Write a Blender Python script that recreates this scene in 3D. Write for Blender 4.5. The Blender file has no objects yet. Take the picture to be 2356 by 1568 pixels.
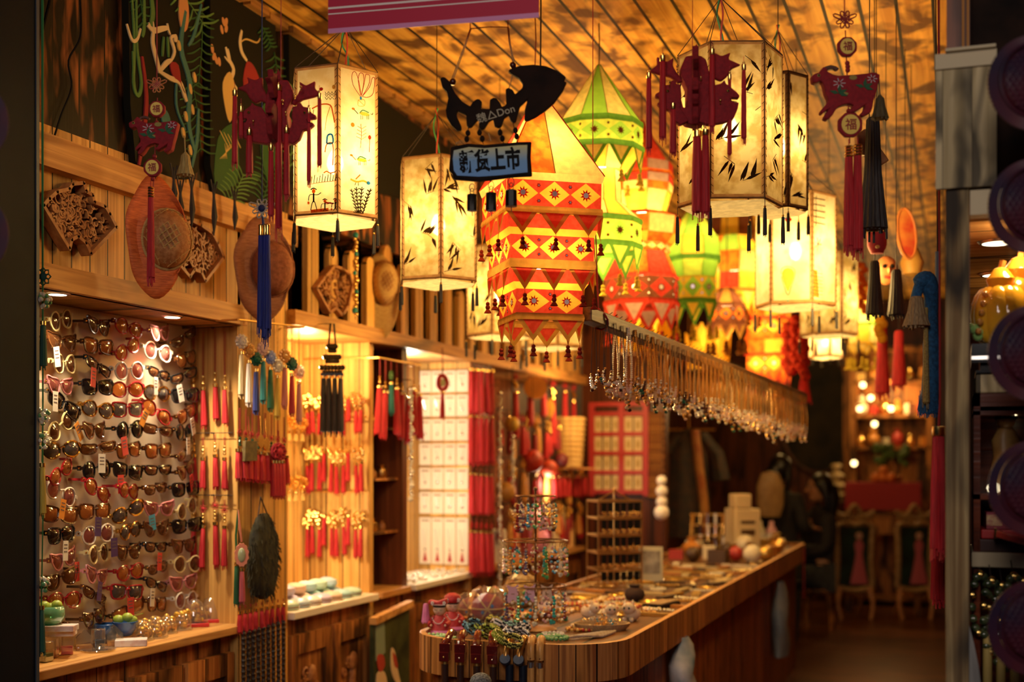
import bpy, math, random
from math import sin, cos, pi, radians
from mathutils import Vector, Matrix
random.seed(7)
SC = bpy.context.scene
COL = SC.collection
# ---------------------------------------------------------------- camera
F, CX, HY, ZC, YAW = 2900.0, 1178.0, 1060.0, 1.5, radians(19.4)
SN, CS = sin(YAW), cos(YAW)
cam_data = bpy.data.cameras.new('camera')
cam_data.sensor_width = 36.0
cam_data.lens = F / 2356 * 36.0
cam_data.shift_y = (HY - 784) / 2356
cam_data.clip_start = 0.05
cam_data.dof.use_dof = True
cam_data.dof.focus_distance = 3.75
cam_data.dof.aperture_fstop = 1.75
cam = bpy.data.objects.new('camera', cam_data)
COL.objects.link(cam)
cam.location = (0, 0, ZC)
cam.rotation_euler = (pi / 2, 0, YAW)
SC.camera = cam
# ---------------------------------------------------------------- world, exposure, street light
world = bpy.data.worlds.new('world'); SC.world = world
world.use_nodes = True
world.node_tree.nodes['Background'].inputs[0].default_value = (0.10, 0.16, 0.32, 1)
world.node_tree.nodes['Background'].inputs[1].default_value = 0.03
SC.view_settings.view_transform = 'Standard'
SC.view_settings.look = 'None'
SC.view_settings.exposure = 0.0
SC.view_settings.gamma = 1.0
SC.cycles.max_bounces = 6
SC.cycles.diffuse_bounces = 3
SC.cycles.glossy_bounces = 3
SC.cycles.transmission_bounces = 4
SC.cycles.transparent_max_bounces = 8
SC.cycles.sample_clamp_indirect = 4.0
SC.cycles.caustics_reflective = False
SC.cycles.caustics_refractive = False


def light(name, kind, loc, power, color, size=0.05, rot=None, parent=None, spot=None, blend=.6):
    d = bpy.data.lights.new(name, kind)
    d.energy = power; d.color = color
    if kind == 'AREA':
        d.size = size
    else:
        d.shadow_soft_size = size
    if spot:
        d.spot_size = spot; d.spot_blend = blend
    o = bpy.data.objects.new(name, d); COL.objects.link(o)
    o.location = loc
    if rot: o.rotation_euler = rot
    if parent: o.parent = parent
    return o


WARM = (1.0, 0.62, 0.20)
WHITE = (1.0, 0.80, 0.52)
light('street_light', 'AREA', (0.1, -1.5, 3.1), 74, (1.0, 0.85, 0.76), 1.3, (radians(68), 0, radians(12)))
for lx, ly, lz, lp in ((-1.5, 5.0, 2.3, 34), (-1.3, 7.2, 2.2, 34), (-0.7, 9.2, 2.3, 22), (-1.5, 12.0, 2.4, 22), (-.45, 5.0, 2.2, 26), (-1.5, 3.5, 2.5, 14)):
    light('shop_fill', 'POINT', (lx, ly, lz), lp, (1.0, .61, .19), .12)  # unseen fill points added among the lanterns to light the room


# ---------------------------------------------------------------- pixel helpers (the photograph's frame, 2356 x 1568)
def P(px, py, Y):
    a = (px - CX) / F
    return Vector((Y * (-SN + CS * a), Y * (CS + SN * a), ZC + Y * (HY - py) / F))


def PX(px, py, x):
    return P(px, py, x / (-SN + CS * (px - CX) / F))


def PU(px, py, u):
    return P(px, py, u / (CS + SN * (px - CX) / F))


def PZ(px, py, z):
    return P(px, py, (z - ZC) * F / (HY - py))


class Fr:
    """a local frame that faces the visitor: x across, z up, origin at a chosen place"""
    def __init__(s, px, py, Y):
        s.px, s.py, s.Y = px, py, Y
        s.loc = P(px, py, Y)
        s.k = Y / F

    def q(s, px, py):
        return ((px - s.px) * s.k, (s.py - py) * s.k)

    def pts(s, L):
        return [s.q(*p) for p in L]


def zoomed(L, x0, y0, sc):
    return [(x0 + x / sc, y0 + y / sc) for x, y in L]


# ---------------------------------------------------------------- mesh builder
class MB:
    def __init__(s):
        s.v, s.f, s.mi, s.m, s.M = [], [], [], 0, Matrix()

    def add(s, vs, fs, m=None):
        b = len(s.v)
        s.v += [tuple(s.M @ Vector(p)) for p in vs]
        s.f += [tuple(i + b for i in f) for f in fs]
        s.mi += [s.m if m is None else m] * len(fs)

    def box(s, x0, x1, y0, y1, z0, z1, m=None):
        s.add([(x0, y0, z0), (x1, y0, z0), (x1, y1, z0), (x0, y1, z0), (x0, y0, z1), (x1, y0, z1), (x1, y1, z1), (x0, y1, z1)],
              [(0, 3, 2, 1), (4, 5, 6, 7), (0, 1, 5, 4), (1, 2, 6, 5), (2, 3, 7, 6), (3, 0, 4, 7)], m)

    def bar(s, p, q, w, h, m=None, up=(0, 0, 1)):
        p, q = Vector(p), Vector(q); d = (q - p).normalized()
        u = Vector(up)
        if abs(d.dot(u)) > .99: u = Vector((0, 1, 0))
        a = d.cross(u).normalized() * w / 2; b = a.cross(d).normalized() * h / 2
        s.add([p - a - b, p + a - b, p + a + b, p - a + b, q - a - b, q + a - b, q + a + b, q - a + b],
              [(0, 1, 2, 3), (7, 6, 5, 4), (0, 4, 5, 1), (1, 5, 6, 2), (2, 6, 7, 3), (3, 7, 4, 0)], m)

    def tube(s, pts, r, n=6, closed=False, m=None, cap=True):
        pts = [Vector(p) for p in pts]; N = len(pts); vs = []; fs = []
        R = r if isinstance(r, (list, tuple)) else [r] * N
        a = None
        for i, p in enumerate(pts):
            if closed: t = pts[(i + 1) % N] - pts[i - 1]
            else: t = pts[min(i + 1, N - 1)] - pts[max(i - 1, 0)]
            if t.length < 1e-9: t = Vector((0, 0, 1))
            t.normalize()
            if a is None:
                a = t.orthogonal().normalized()
            else:
                a = (a - t * a.dot(t))
                a = a.normalized() if a.length > 1e-6 else t.orthogonal().normalized()
            b = t.cross(a)
            for k in range(n):
                g = 2 * pi * k / n
                vs.append(p + (a * cos(g) + b * sin(g)) * R[i])
        for i in range(N if closed else N - 1):
            j = (i + 1) % N
            for k in range(n):
                l = (k + 1) % n
                fs.append((i * n + k, i * n + l, j * n + l, j * n + k))
        if not closed and cap:
            fs.append(tuple(range(n - 1, -1, -1))); fs.append(tuple((N - 1) * n + k for k in range(n)))
        s.add(vs, fs, m)

    def lathe(s, prof, n=16, c=(0, 0, 0), m=None, ph=0.0, sx=1, sy=1, fl=0.0):
        vs = []; fs = []
        for i, (r, z) in enumerate(prof):
            for k in range(n):
                g = 2 * pi * k / n + ph
                q = r * (1 + (fl if k % 2 else -fl))
                vs.append((c[0] + sx * q * sin(g), c[1] - sy * q * cos(g), c[2] + z))
        N = len(prof)
        for i in range(N - 1):
            for k in range(n):
                l = (k + 1) % n
                fs.append((i * n + k, i * n + l, (i + 1) * n + l, (i + 1) * n + k))
        if prof[0][0] > 1e-6: fs.append(tuple(range(n - 1, -1, -1)))
        if prof[-1][0] > 1e-6: fs.append(tuple((N - 1) * n + k for k in range(n)))
        s.add(vs, fs, m)

    def ball(s, c, r, n=8, h=5, m=None, sx=1, sy=1, sz=1):
        prof = [(r * sin(pi * i / h), -r * cos(pi * i / h) * sz) for i in range(h + 1)]
        prof[0] = (1e-7, prof[0][1]); prof[-1] = (1e-7, prof[-1][1])
        s.lathe(prof, n, c, m, 0, sx, sy)

    def prism(s, pts, y0, y1, m=None):
        """outline in x,z given thickness along y"""
        if sum(pts[i][0] * pts[i - 1][1] - pts[i - 1][0] * pts[i][1] for i in range(len(pts))) > 0: pts = pts[::-1]
        n = len(pts)
        s.add([(x, y0, z) for x, z in pts] + [(x, y1, z) for x, z in pts],
              [tuple(range(n)), tuple(range(2 * n - 1, n - 1, -1))] + [(i, i + n, (i + 1) % n + n, (i + 1) % n) for i in range(n)], m)

    def poly(s, pts, m=None):
        s.add(pts, [tuple(range(len(pts)))], m)

    def ribbon(s, pts, w, y0, y1, m=None):
        n = len(pts); L = []; R = []
        for i, (x, z) in enumerate(pts):
            x0, z0 = pts[max(i - 1, 0)]; x1, z1 = pts[min(i + 1, n - 1)]
            dx, dz = x1 - x0, z1 - z0; l = math.hypot(dx, dz) or 1
            ww = (w[i] if isinstance(w, (list, tuple)) else w) / 2
            L.append((x - dz / l * ww, z + dx / l * ww)); R.append((x + dz / l * ww, z - dx / l * ww))
        for i in range(n - 1):
            s.prism([L[i], L[i + 1], R[i + 1], R[i]], y0, y1, m)

    def disc(s, x, z, rx, rz, y0, y1, n=14, m=None, a=0):
        s.prism([(x + rx * cos(2 * pi * k / n) * cos(a) - rz * sin(2 * pi * k / n) * sin(a), z + rz * sin(2 * pi * k / n) * cos(a) + rx * cos(2 * pi * k / n) * sin(a)) for k in range(n)], y0, y1, m)

    def mesh(s, name, mats, smooth=True):
        me = bpy.data.meshes.new(name)
        me.from_pydata(s.v, [], s.f)
        for q in (mats if isinstance(mats, (list, tuple)) else [mats]): me.materials.append(q)
        me.polygons.foreach_set('material_index', s.mi)
        if smooth:
            me.polygons.foreach_set('use_smooth', [True] * len(s.f))
            me.set_sharp_from_angle(angle=radians(42))
        me.update()
        return me

    def build(s, name, mats, parent=None, smooth=True):
        return link(name, s.mesh(name, mats, smooth), parent)


def link(name, me, parent=None, loc=None, rz=None):
    o = bpy.data.objects.new(name, me); COL.objects.link(o)
    if parent: o.parent = parent
    if loc is not None: o.location = loc
    if rz is not None: o.rotation_euler = (0, 0, rz) if not isinstance(rz, tuple) else rz
    return o


def tag(o, label, cat, group=None):
    o['label'] = label; o['category'] = cat
    if group: o['group'] = group
    return o


def thing(name, label, cat, loc=(0, 0, 0), rz=0.0, group=None):
    return tag(link(name, None, None, loc, rz), label, cat, group)


def struct(o):
    o['kind'] = 'structure'; return o


def dup(root, loc=None, rz=None, label=None, group=None, scale=None):
    r = root.copy(); COL.objects.link(r)
    if loc is not None: r.location = loc
    if rz is not None: r.rotation_euler = (0, 0, rz) if not isinstance(rz, tuple) else rz
    if label: r['label'] = label
    if group: r['group'] = group
    if scale: r.scale = (scale,) * 3
    for ch in list(root.children):
        c = ch.copy(); COL.objects.link(c); c.parent = r
        for g in list(ch.children):
            d = g.copy(); COL.objects.link(d); d.parent = c
    return r


def bevel(o, w, seg=2):
    b = o.modifiers.new('bevel', 'BEVEL'); b.width = w; b.segments = seg; b.limit_method = 'ANGLE'
    return o


def text_mesh(body, size, depth=.001, bold=0.0):
    cu = bpy.data.curves.new('t', 'FONT'); cu.body = body; cu.size = size; cu.extrude = depth; cu.offset = bold
    cu.align_x = 'CENTER'; cu.align_y = 'CENTER'; cu.resolution_u = 3
    o = bpy.data.objects.new('t', cu); COL.objects.link(o)
    dg = bpy.context.evaluated_depsgraph_get()
    me = bpy.data.meshes.new_from_object(o.evaluated_get(dg))
    bpy.data.objects.remove(o); bpy.data.curves.remove(cu)
    me.transform(Matrix.Rotation(pi / 2, 4, 'X'))
    xs = [v.co.x for v in me.vertices]; zs = [v.co.z for v in me.vertices]
    if xs: me.transform(Matrix.Translation((-(min(xs) + max(xs)) / 2, 0, -(min(zs) + max(zs)) / 2)))
    return me


def smooth_pts(P_, n=6, closed=False):
    """Catmull-Rom through the points"""
    P_ = [Vector(p) for p in P_]; N = len(P_); out = []
    for i in range(N if closed else N - 1):
        a = P_[i - 1] if (closed or i > 0) else P_[0]
        b = P_[i]; c = P_[(i + 1) % N]; d = P_[(i + 2) % N] if (closed or i + 2 < N) else P_[-1]
        for k in range(n):
            t = k / n
            out.append(.5 * ((2 * b) + (c - a) * t + (2 * a - 5 * b + 4 * c - d) * t * t + (3 * b - a - 3 * c + d) * t ** 3))
    if not closed: out.append(P_[-1])
    return out


def sm2(L, n=4, closed=True):
    return [(p.x, p.y) for p in smooth_pts([Vector((x, y, 0)) for x, y in L], n, closed)]


ORD = ['first', 'second', 'third', 'fourth', 'fifth', 'sixth', 'seventh', 'eighth', 'ninth', 'tenth', 'eleventh', 'twelfth', 'thirteenth',
       'fourteenth', 'fifteenth', 'sixteenth', 'seventeenth', 'eighteenth', 'nineteenth', 'twentieth']
TENS = ['', '', 'twenty', 'thirty', 'forty', 'fifty', 'sixty', 'seventy', 'eighty', 'ninety']


def nth(i):
    if i < 20: return ORD[i]
    t, u = divmod(i + 1, 10)
    return (TENS[t] + '-' + ORD[u - 1]) if u else TENS[t][:-1] + 'ieth'


# ---------------------------------------------------------------- materials
MATS = {}


def sock(b, name):
    return b.inputs[name]


def mat(name, col, rough=.6, metal=0.0, coat=0.0, emit=None, estr=0.0, spec=None, alpha=None):
    if name in MATS: return MATS[name]
    m = bpy.data.materials.new(name); m.use_nodes = True
    b = m.node_tree.nodes['Principled BSDF']
    b.inputs['Base Color'].default_value = (*col, 1)
    b.inputs['Roughness'].default_value = rough
    b.inputs['Metallic'].default_value = metal
    b.inputs['Coat Weight'].default_value = coat
    if spec is not None: b.inputs['Specular IOR Level'].default_value = spec
    if emit:
        b.inputs['Emission Color'].default_value = (*emit, 1); b.inputs['Emission Strength'].default_value = estr
    if alpha is not None: b.inputs['Alpha'].default_value = alpha
    MATS[name] = m
    return m


def nodes(m):
    return m.node_tree.nodes, m.node_tree.links


def varied(name, col, col2, scale=30, rough=.6, stretch=(1, 1, 1), bump=.2, metal=0.0, coat=0.0, lo=.35, hi=.65):
    """two colours mixed by noise, with a little relief"""
    if name in MATS: return MATS[name]
    m = mat(name, col, rough, metal, coat); N, L = nodes(m); b = N['Principled BSDF']
    tc = N.new('ShaderNodeTexCoord'); mp = N.new('ShaderNodeMapping'); mp.inputs['Scale'].default_value = stretch
    no = N.new('ShaderNodeTexNoise'); no.inputs['Scale'].default_value = scale; no.inputs['Detail'].default_value = 3
    r = N.new('ShaderNodeValToRGB')
    r.color_ramp.elements[0].position = lo; r.color_ramp.elements[0].color = (*col, 1)
    r.color_ramp.elements[1].position = hi; r.color_ramp.elements[1].color = (*col2, 1)
    L.new(tc.outputs['Object'], mp.inputs['Vector']); L.new(mp.outputs[0], no.inputs['Vector']); L.new(no.outputs[0], r.inputs[0])
    L.new(r.outputs[0], b.inputs['Base Color'])
    if bump:
        bp = N.new('ShaderNodeBump'); bp.inputs['Strength'].default_value = bump; bp.inputs['Distance'].default_value = .01
        L.new(no.outputs[0], bp.inputs['Height']); L.new(bp.outputs[0], b.inputs['Normal'])
    return m


def wood(name, light_c, dark_c, char_c=(.015, .006, .003), along=2, across=0, width=.1, char=.5, rough=.5, blotch=3.0, gap=.03, grain=16.0, coat=.0, blen=.35):
    """planks along one axis, grain, scorched patches, dark joints"""
    if name in MATS: return MATS[name]
    m = mat(name, light_c, rough, 0, coat, spec=.22); N, L = nodes(m); b = N['Principled BSDF']

    def math_(op, a, c=None):
        n = N.new('ShaderNodeMath'); n.operation = op
        for i, q in enumerate((a, c)):
            if q is None: continue
            if isinstance(q, (int, float)): n.inputs[i].default_value = q
            else: L.new(q, n.inputs[i])
        return n.outputs[0]
    tc = N.new('ShaderNodeTexCoord'); sep = N.new('ShaderNodeSeparateXYZ'); L.new(tc.outputs['Object'], sep.inputs[0])
    t = math_('DIVIDE', math_('ADD', sep.outputs[across], 50.0), width)
    cell = math_('FLOOR', t); fr = math_('FRACT', t)
    wn = N.new('ShaderNodeTexWhiteNoise'); wn.noise_dimensions = '1D'; L.new(cell, wn.inputs['W'])
    comb = N.new('ShaderNodeCombineXYZ')
    off = math_('MULTIPLY', wn.outputs['Value'], 37.0)
    for i in range(3):
        if i == along: L.new(math_('ADD', sep.outputs[i], off), comb.inputs[i])
        else: L.new(sep.outputs[i], comb.inputs[i])

    def noise(sa, sc_, detail, dist=0.0):
        mp = N.new('ShaderNodeMapping'); v = [sc_] * 3; v[along] = sa; mp.inputs['Scale'].default_value = v
        no = N.new('ShaderNodeTexNoise'); no.inputs['Scale'].default_value = 1; no.inputs['Detail'].default_value = detail; no.inputs['Distortion'].default_value = dist
        L.new(comb.outputs[0], mp.inputs['Vector']); L.new(mp.outputs[0], no.inputs['Vector']); return no.outputs[0]
    g = noise(1.6, grain * 2.2, 4, .6); bl = noise(blotch, blotch * 3.2 * blen / .35, 2.5, .4)

    def ramp(x, p0, p1, c0, c1):
        r = N.new('ShaderNodeValToRGB'); r.color_ramp.elements[0].position = p0; r.color_ramp.elements[1].position = p1
        r.color_ramp.elements[0].color = (*c0, 1); r.color_ramp.elements[1].color = (*c1, 1); L.new(x, r.inputs[0]); return r.outputs[0]

    def mix(kind, f, a, c):
        n = N.new('ShaderNodeMixRGB'); n.blend_type = kind
        for i, q in ((0, f), (1, a), (2, c)):
            if isinstance(q, (int, float)): n.inputs[i].default_value = q
            elif isinstance(q, tuple): n.inputs[i].default_value = (*q, 1)
            else: L.new(q, n.inputs[i])
        return n.outputs[0]
    base = ramp(g, .36, .62, dark_c, light_c)
    bm = ramp(bl, .66 - .3 * char, .80 - .3 * char, (0, 0, 0), (1, 1, 1))
    c1 = mix('MIX', math_('MULTIPLY', bm, min(1.0, .55 + char * .5)), base, char_c)
    v = math_('ADD', math_('MULTIPLY', wn.outputs['Value'], .5), .72)
    c2 = mix('MULTIPLY', 1.0, c1, v)
    e = math_('MINIMUM', fr, math_('SUBTRACT', 1.0, fr))
    gm = math_('GREATER_THAN', e, gap)
    c3 = mix('MIX', gm, (.006, .003, .002), c2)
    L.new(c3, b.inputs['Base Color'])
    bp = N.new('ShaderNodeBump'); bp.inputs['Strength'].default_value = .35; bp.inputs['Distance'].default_value = .004
    L.new(math_('ADD', math_('MULTIPLY', g, .6), gm), bp.inputs['Height']); L.new(bp.outputs[0], b.inputs['Normal'])
    return m


def cloth(name, col, trans=.6, clear=0.0, speck=None, speck_scale=40):
    """thin lit-through paper or cotton"""
    if name in MATS: return MATS[name]
    m = bpy.data.materials.new(name); m.use_nodes = True; N, L = nodes(m)
    N.remove(N['Principled BSDF'])
    df = N.new('ShaderNodeBsdfDiffuse'); tr = N.new('ShaderNodeBsdfTranslucent'); mx = N.new('ShaderNodeMixShader')
    mx.inputs[0].default_value = trans
    L.new(df.outputs[0], mx.inputs[1]); L.new(tr.outputs[0], mx.inputs[2])
    df.inputs[0].default_value = (*col, 1); tr.inputs[0].default_value = (*col, 1)
    tc = N.new('ShaderNodeTexCoord'); no = N.new('ShaderNodeTexNoise'); no.inputs['Scale'].default_value = speck_scale; no.inputs['Detail'].default_value = 5
    L.new(tc.outputs['Object'], no.inputs['Vector'])
    r = N.new('ShaderNodeValToRGB'); r.color_ramp.elements[0].position = .40; r.color_ramp.elements[1].position = .60
    sp = speck or tuple(c * .8 for c in col)
    r.color_ramp.elements[0].color = (*sp, 1); r.color_ramp.elements[1].color = (*col, 1)
    L.new(no.outputs[0], r.inputs[0]); L.new(r.outputs[0], df.inputs[0]); L.new(r.outputs[0], tr.inputs[0])
    last = mx.outputs[0]
    if clear:
        tp = N.new('ShaderNodeBsdfTransparent'); m2 = N.new('ShaderNodeMixShader'); m2.inputs[0].default_value = clear
        L.new(last, m2.inputs[1]); L.new(tp.outputs[0], m2.inputs[2]); last = m2.outputs[0]
    L.new(last, N['Material Output'].inputs['Surface'])
    MATS[name] = m
    return m


def glassy(name, col, clear=.7, rough=.05, gloss=.75):
    """thin tinted clear stuff: tinted see-through plus gloss"""
    if name in MATS: return MATS[name]
    m = bpy.data.materials.new(name); m.use_nodes = True; N, L = nodes(m)
    N.remove(N['Principled BSDF'])
    tp = N.new('ShaderNodeBsdfTransparent'); tp.inputs[0].default_value = (*col, 1)
    gl = N.new('ShaderNodeBsdfGlossy'); gl.inputs['Roughness'].default_value = rough; gl.inputs[0].default_value = (1, 1, 1, 1)
    df = N.new('ShaderNodeBsdfDiffuse'); df.inputs[0].default_value = (*col, 1)
    lw = N.new('ShaderNodeLayerWeight'); lw.inputs[0].default_value = .35
    ad = N.new('ShaderNodeMath'); ad.operation = 'MULTIPLY_ADD'; ad.inputs[1].default_value = gloss; ad.inputs[2].default_value = .06 * gloss / .75
    L.new(lw.outputs['Facing'], ad.inputs[0])
    m1 = N.new('ShaderNodeMixShader'); m1.inputs[0].default_value = clear
    L.new(df.outputs[0], m1.inputs[1]); L.new(tp.outputs[0], m1.inputs[2])
    m2 = N.new('ShaderNodeMixShader'); L.new(ad.outputs[0], m2.inputs[0]); L.new(m1.outputs[0], m2.inputs[1]); L.new(gl.outputs[0], m2.inputs[2])
    L.new(m2.outputs[0], N['Material Output'].inputs['Surface'])
    MATS[name] = m
    return m


def ink(name, col, body=.25):
    """dye on thin cloth or paper: filters the light that comes through"""
    m = bpy.data.materials.new(name); m.use_nodes = True; N, L = nodes(m); N.remove(N['Principled BSDF'])
    tp = N.new('ShaderNodeBsdfTransparent'); tp.inputs[0].default_value = (*col, 1); df = N.new('ShaderNodeBsdfDiffuse'); df.inputs[0].default_value = (*col, 1)
    mx = N.new('ShaderNodeMixShader'); mx.inputs[0].default_value = body; L.new(tp.outputs[0], mx.inputs[1]); L.new(df.outputs[0], mx.inputs[2]); L.new(mx.outputs[0], N['Material Output'].inputs['Surface'])
    return m


W_CEIL = wood('ceiling_boards', (.78, .42, .08), (.50, .22, .032), (.07, .02, .006), along=1, across=0, width=.13, char=.66, blotch=5.5, blen=.15, grain=14, rough=.5, gap=.05)
W_BURNT = wood('scorched_planks', (.40, .13, .035), (.16, .045, .012), (.006, .003, .002), along=2, across=1, width=.12, char=.9, blotch=4.0, grain=30)
W_PANEL = wood('pale_planks', (.75, .42, .12), (.52, .25, .06), (.10, .035, .01), along=2, across=1, width=.085, char=.18, blotch=2.2, grain=30)
W_BEAM = wood('pale_beam', (.66, .34, .10), (.42, .18, .045), (.05, .02, .008), along=1, across=2, width=.3, char=.45, blotch=2.0, grain=20, gap=0)
W_CAB = wood('cabinet_wood', (.58, .24, .06), (.30, .095, .022), (.022, .008, .004), along=2, across=1, width=.14, char=.66, blotch=3, grain=20, gap=.015)
W_TOP = wood('shelf_wood', (.75, .40, .12), (.50, .22, .06), (.06, .02, .008), along=1, across=0, width=.3, char=.2, grain=16, gap=0)
W_RIM = wood('counter_rim', (.55, .24, .07), (.27, .085, .025), (.05, .018, .008), along=2, across=1, width=.075, char=.35, grain=34, blotch=3, coat=.1)
W_RIMX = wood('counter_rim_front', (.55, .23, .055), (.24, .08, .018), (.05, .017, .006), along=2, across=0, width=.052, char=.45, grain=34, blotch=3, coat=.1)
W_CTR = wood('counter_planks', (.40, .13, .03), (.20, .055, .015), (.04, .012, .005), along=2, across=1, width=.11, char=.4, grain=26, blotch=3)
W_POST = wood('weathered_post', (.44, .32, .15), (.20, .12, .05), (.022, .018, .016), along=2, across=0, width=.3, char=.72, grain=34, blotch=3.2, gap=0, rough=.75)
W_GREY = wood('weathered_board', (.58, .46, .26), (.42, .32, .16), (.03, .026, .022), along=2, across=0, width=.062, char=.62, grain=26, blotch=4.2, gap=.01, rough=.75)
W_DARK = wood('dark_wood', (.13, .035, .012), (.06, .016, .006), (.01, .004, .002), along=2, across=0, width=.2, char=.4, grain=16, rough=.35)
W_DARKY = wood('dark_wood_side', (.16, .045, .014), (.07, .02, .007), (.01, .004, .002), along=2, across=1, width=.16, char=.4, grain=16, rough=.4)
W_PANELX = wood('pale_planks_cross', (.78, .46, .13), (.55, .28, .07), (.10, .035, .01), along=2, across=0, width=.085, char=.15, blotch=2.2, grain=30)
W_FLOOR = wood('floor_boards', (.16, .055, .015), (.09, .028, .008), (.02, .007, .003), along=0, across=1, width=.6, char=.4, grain=10, rough=.32, gap=.01)
W_SOFF = wood('soffit_boards', (.60, .30, .09), (.38, .16, .04), (.06, .02, .008), along=0, across=1, width=.5, char=.3, grain=14, gap=.02)
W_CARVE = varied('carved_wood', (.33, .12, .032), (.48, .20, .055), 40, .5)
BLACK = mat('black', (.006, .005, .005), .7, spec=.1)
BLACK_ = mat('black', (.008, .007, .007), .5)
DARKW = varied('dark_blackened_wood', (.008, .005, .004), (.022, .010, .006), 12, .8)
DARKW.node_tree.nodes['Principled BSDF'].inputs['Specular IOR Level'].default_value = .12
NAVY = varied('navy_painted_metal', (.002, .004, .008), (.004, .007, .012), 5, .6, bump=.05)
NAVY.node_tree.nodes['Principled BSDF'].inputs['Specular IOR Level'].default_value = .15
CREAM = mat('cream_board', (.84, .68, .46), .6, spec=.15)
WHITEB = mat('white_shelf', (.86, .78, .62), .4)
RED = varied('red_thread', (.55, .012, .018), (.32, .006, .010), 300, .7, (1, 1, .05), .3)
REDF = varied('red_felt', (.30, .008, .014), (.22, .006, .012), 120, .85)
GOLD = mat('gold', (.95, .62, .18), .25, 1.0)
BRASS = mat('brass', (.70, .42, .12), .35, 1.0)
SILVER = mat('silver', (.8, .78, .74), .25, 1.0)
CORD = mat('dark_cord', (.03, .015, .01), .8)
TWINE = varied('jute_twine', (.45, .28, .10), (.30, .17, .06), 200, .9)
REDC = mat('red_cord', (.28, .012, .012), .7)
BLK_T = varied('black_thread', (.012, .010, .010), (.035, .03, .028), 260, .7, (1, 1, .05), .3)
# ================================================================ setting
def sbox(name, m, *b):
    q = MB(); q.box(*b); return struct(q.build(name, m))


sbox('floor', W_FLOOR, -3.0, 1.6, 1.8, 14.2, -.05, 0)
sbox('ceiling', W_CEIL, -2.5, -.02, 2.5, 14.2, 3.2, 3.26)
sbox('wall_left', W_DARKY, -3.02, -2.95, 2.5, 14.2, 0, 3.3)
sbox('wall_back', W_DARK, -3.0, .03, 14.0, 14.1, 0, 3.2)
sbox('wall_right', W_DARKY, -.02, .03, 3.06, 14.0, 0, 3.3)
sbox('wall_partition', W_DARK, -2.5, -1.9, 8.6, 8.7, 0, 3.2)
# ragged ceiling edge against the left wall
q = MB()
for i in range(70):
    y = 2.6 + i * .16
    q.box(-2.56 - random.random() * .03, -2.45 + random.random() * .03, y, y + .135, 3.175, 3.2)
struct(q.build('trim_ceiling', W_BEAM))
sbox('wall_left_upper', W_BURNT, -2.95, -2.5, 2.5, 8.6, 2.48, 3.2)
sbox('wall_left_band', W_PANEL, -2.95, -2.5, 2.5, 4.07, 2.06, 2.48)
sbox('trim_beam', W_BEAM, -2.51, -2.455, 2.5, 4.42, 2.345, 2.44)
sbox('trim_fascia', W_BEAM, -2.51, -2.465, 2.5, 4.07, 2.0, 2.07)
sbox('wall_niche_soffit', W_SOFF, -2.95, -2.49, 2.5, 4.05, 2.0, 2.06)
# pickets with rounded tops over the further niches
q = MB()
y = 4.45; k = 0
while y < 8.5:
    w = .075 + random.random() * .02; h = 2.40 + .10 * random.random()
    q.M = Matrix.Translation((-2.5, y, 0)) @ Matrix.Rotation(pi / 2, 4, 'Z')
    q.prism([(0, 2.10), (w, 2.10), (w, h - .04), (w * .8, h - .01), (w * .5, h), (w * .2, h - .01), (0, h - .04)], -.025 * (k % 2), .0)
    y += w + .006; k += 1
struct(q.build('trim_pickets', W_PANEL))
sbox('trim_fascia', W_BEAM, -2.53, -2.465, 4.42, 8.6, 2.04, 2.10)
sbox('wall_niche_soffit', W_SOFF, -2.95, -2.53, 4.42, 8.6, 2.04, 2.10)
sbox('wall_left_column', W_PANEL, -2.95, -2.5, 4.05, 4.42, 0, 2.48)
sbox('wall_left_column', W_PANELX, -2.95, -2.52, 5.2, 5.24, .0, 2.04)
sbox('wall_left_column', W_DARKY, -2.95, -2.52, 5.56, 5.62, .0, 2.04)
sbox('wall_left_column', W_PANELX, -2.95, -2.50, 6.40, 6.42, .0, 2.04)
sbox('wall_left_column', W_DARKY, -2.95, -2.50, 6.42, 6.77, .0, 2.04)
sbox('wall_niche_back', W_PANEL, -2.95, -2.84, 4.42, 5.2, .9, 2.04)
sbox('wall_niche_back', W_DARKY, -2.95, -2.88, 5.24, 5.56, .9, 2.04)
sbox('wall_niche_back', W_PANEL, -2.95, -2.80, 5.62, 6.4, .9, 2.04)
sbox('wall_niche_back', W_DARKY, -2.95, -2.80, 6.77, 8.6, .9, 2.04)
# corridor ceiling over the neighbouring stall, seen past the post
sbox('wall_stall_front', DARKW, .03, 1.6, 3.16, 3.20, 2.10, 3.5)
sbox('ceiling_stall', wood('stall_ceiling', (.60, .32, .10), (.40, .18, .05), (.08, .03, .01), along=0, across=1, width=.42, char=.4, grain=14, gap=.012, rough=.25), .03, 1.6, 3.2, 8.0, 2.07, 2.10)
sbox('wall_stall_back', W_DARK, .03, 1.6, 7.9, 8.0, 0, 2.07)
sbox('wall_stall_right', W_DARKY, 1.55, 1.6, 3.2, 7.9, 0, 2.07)


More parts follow.
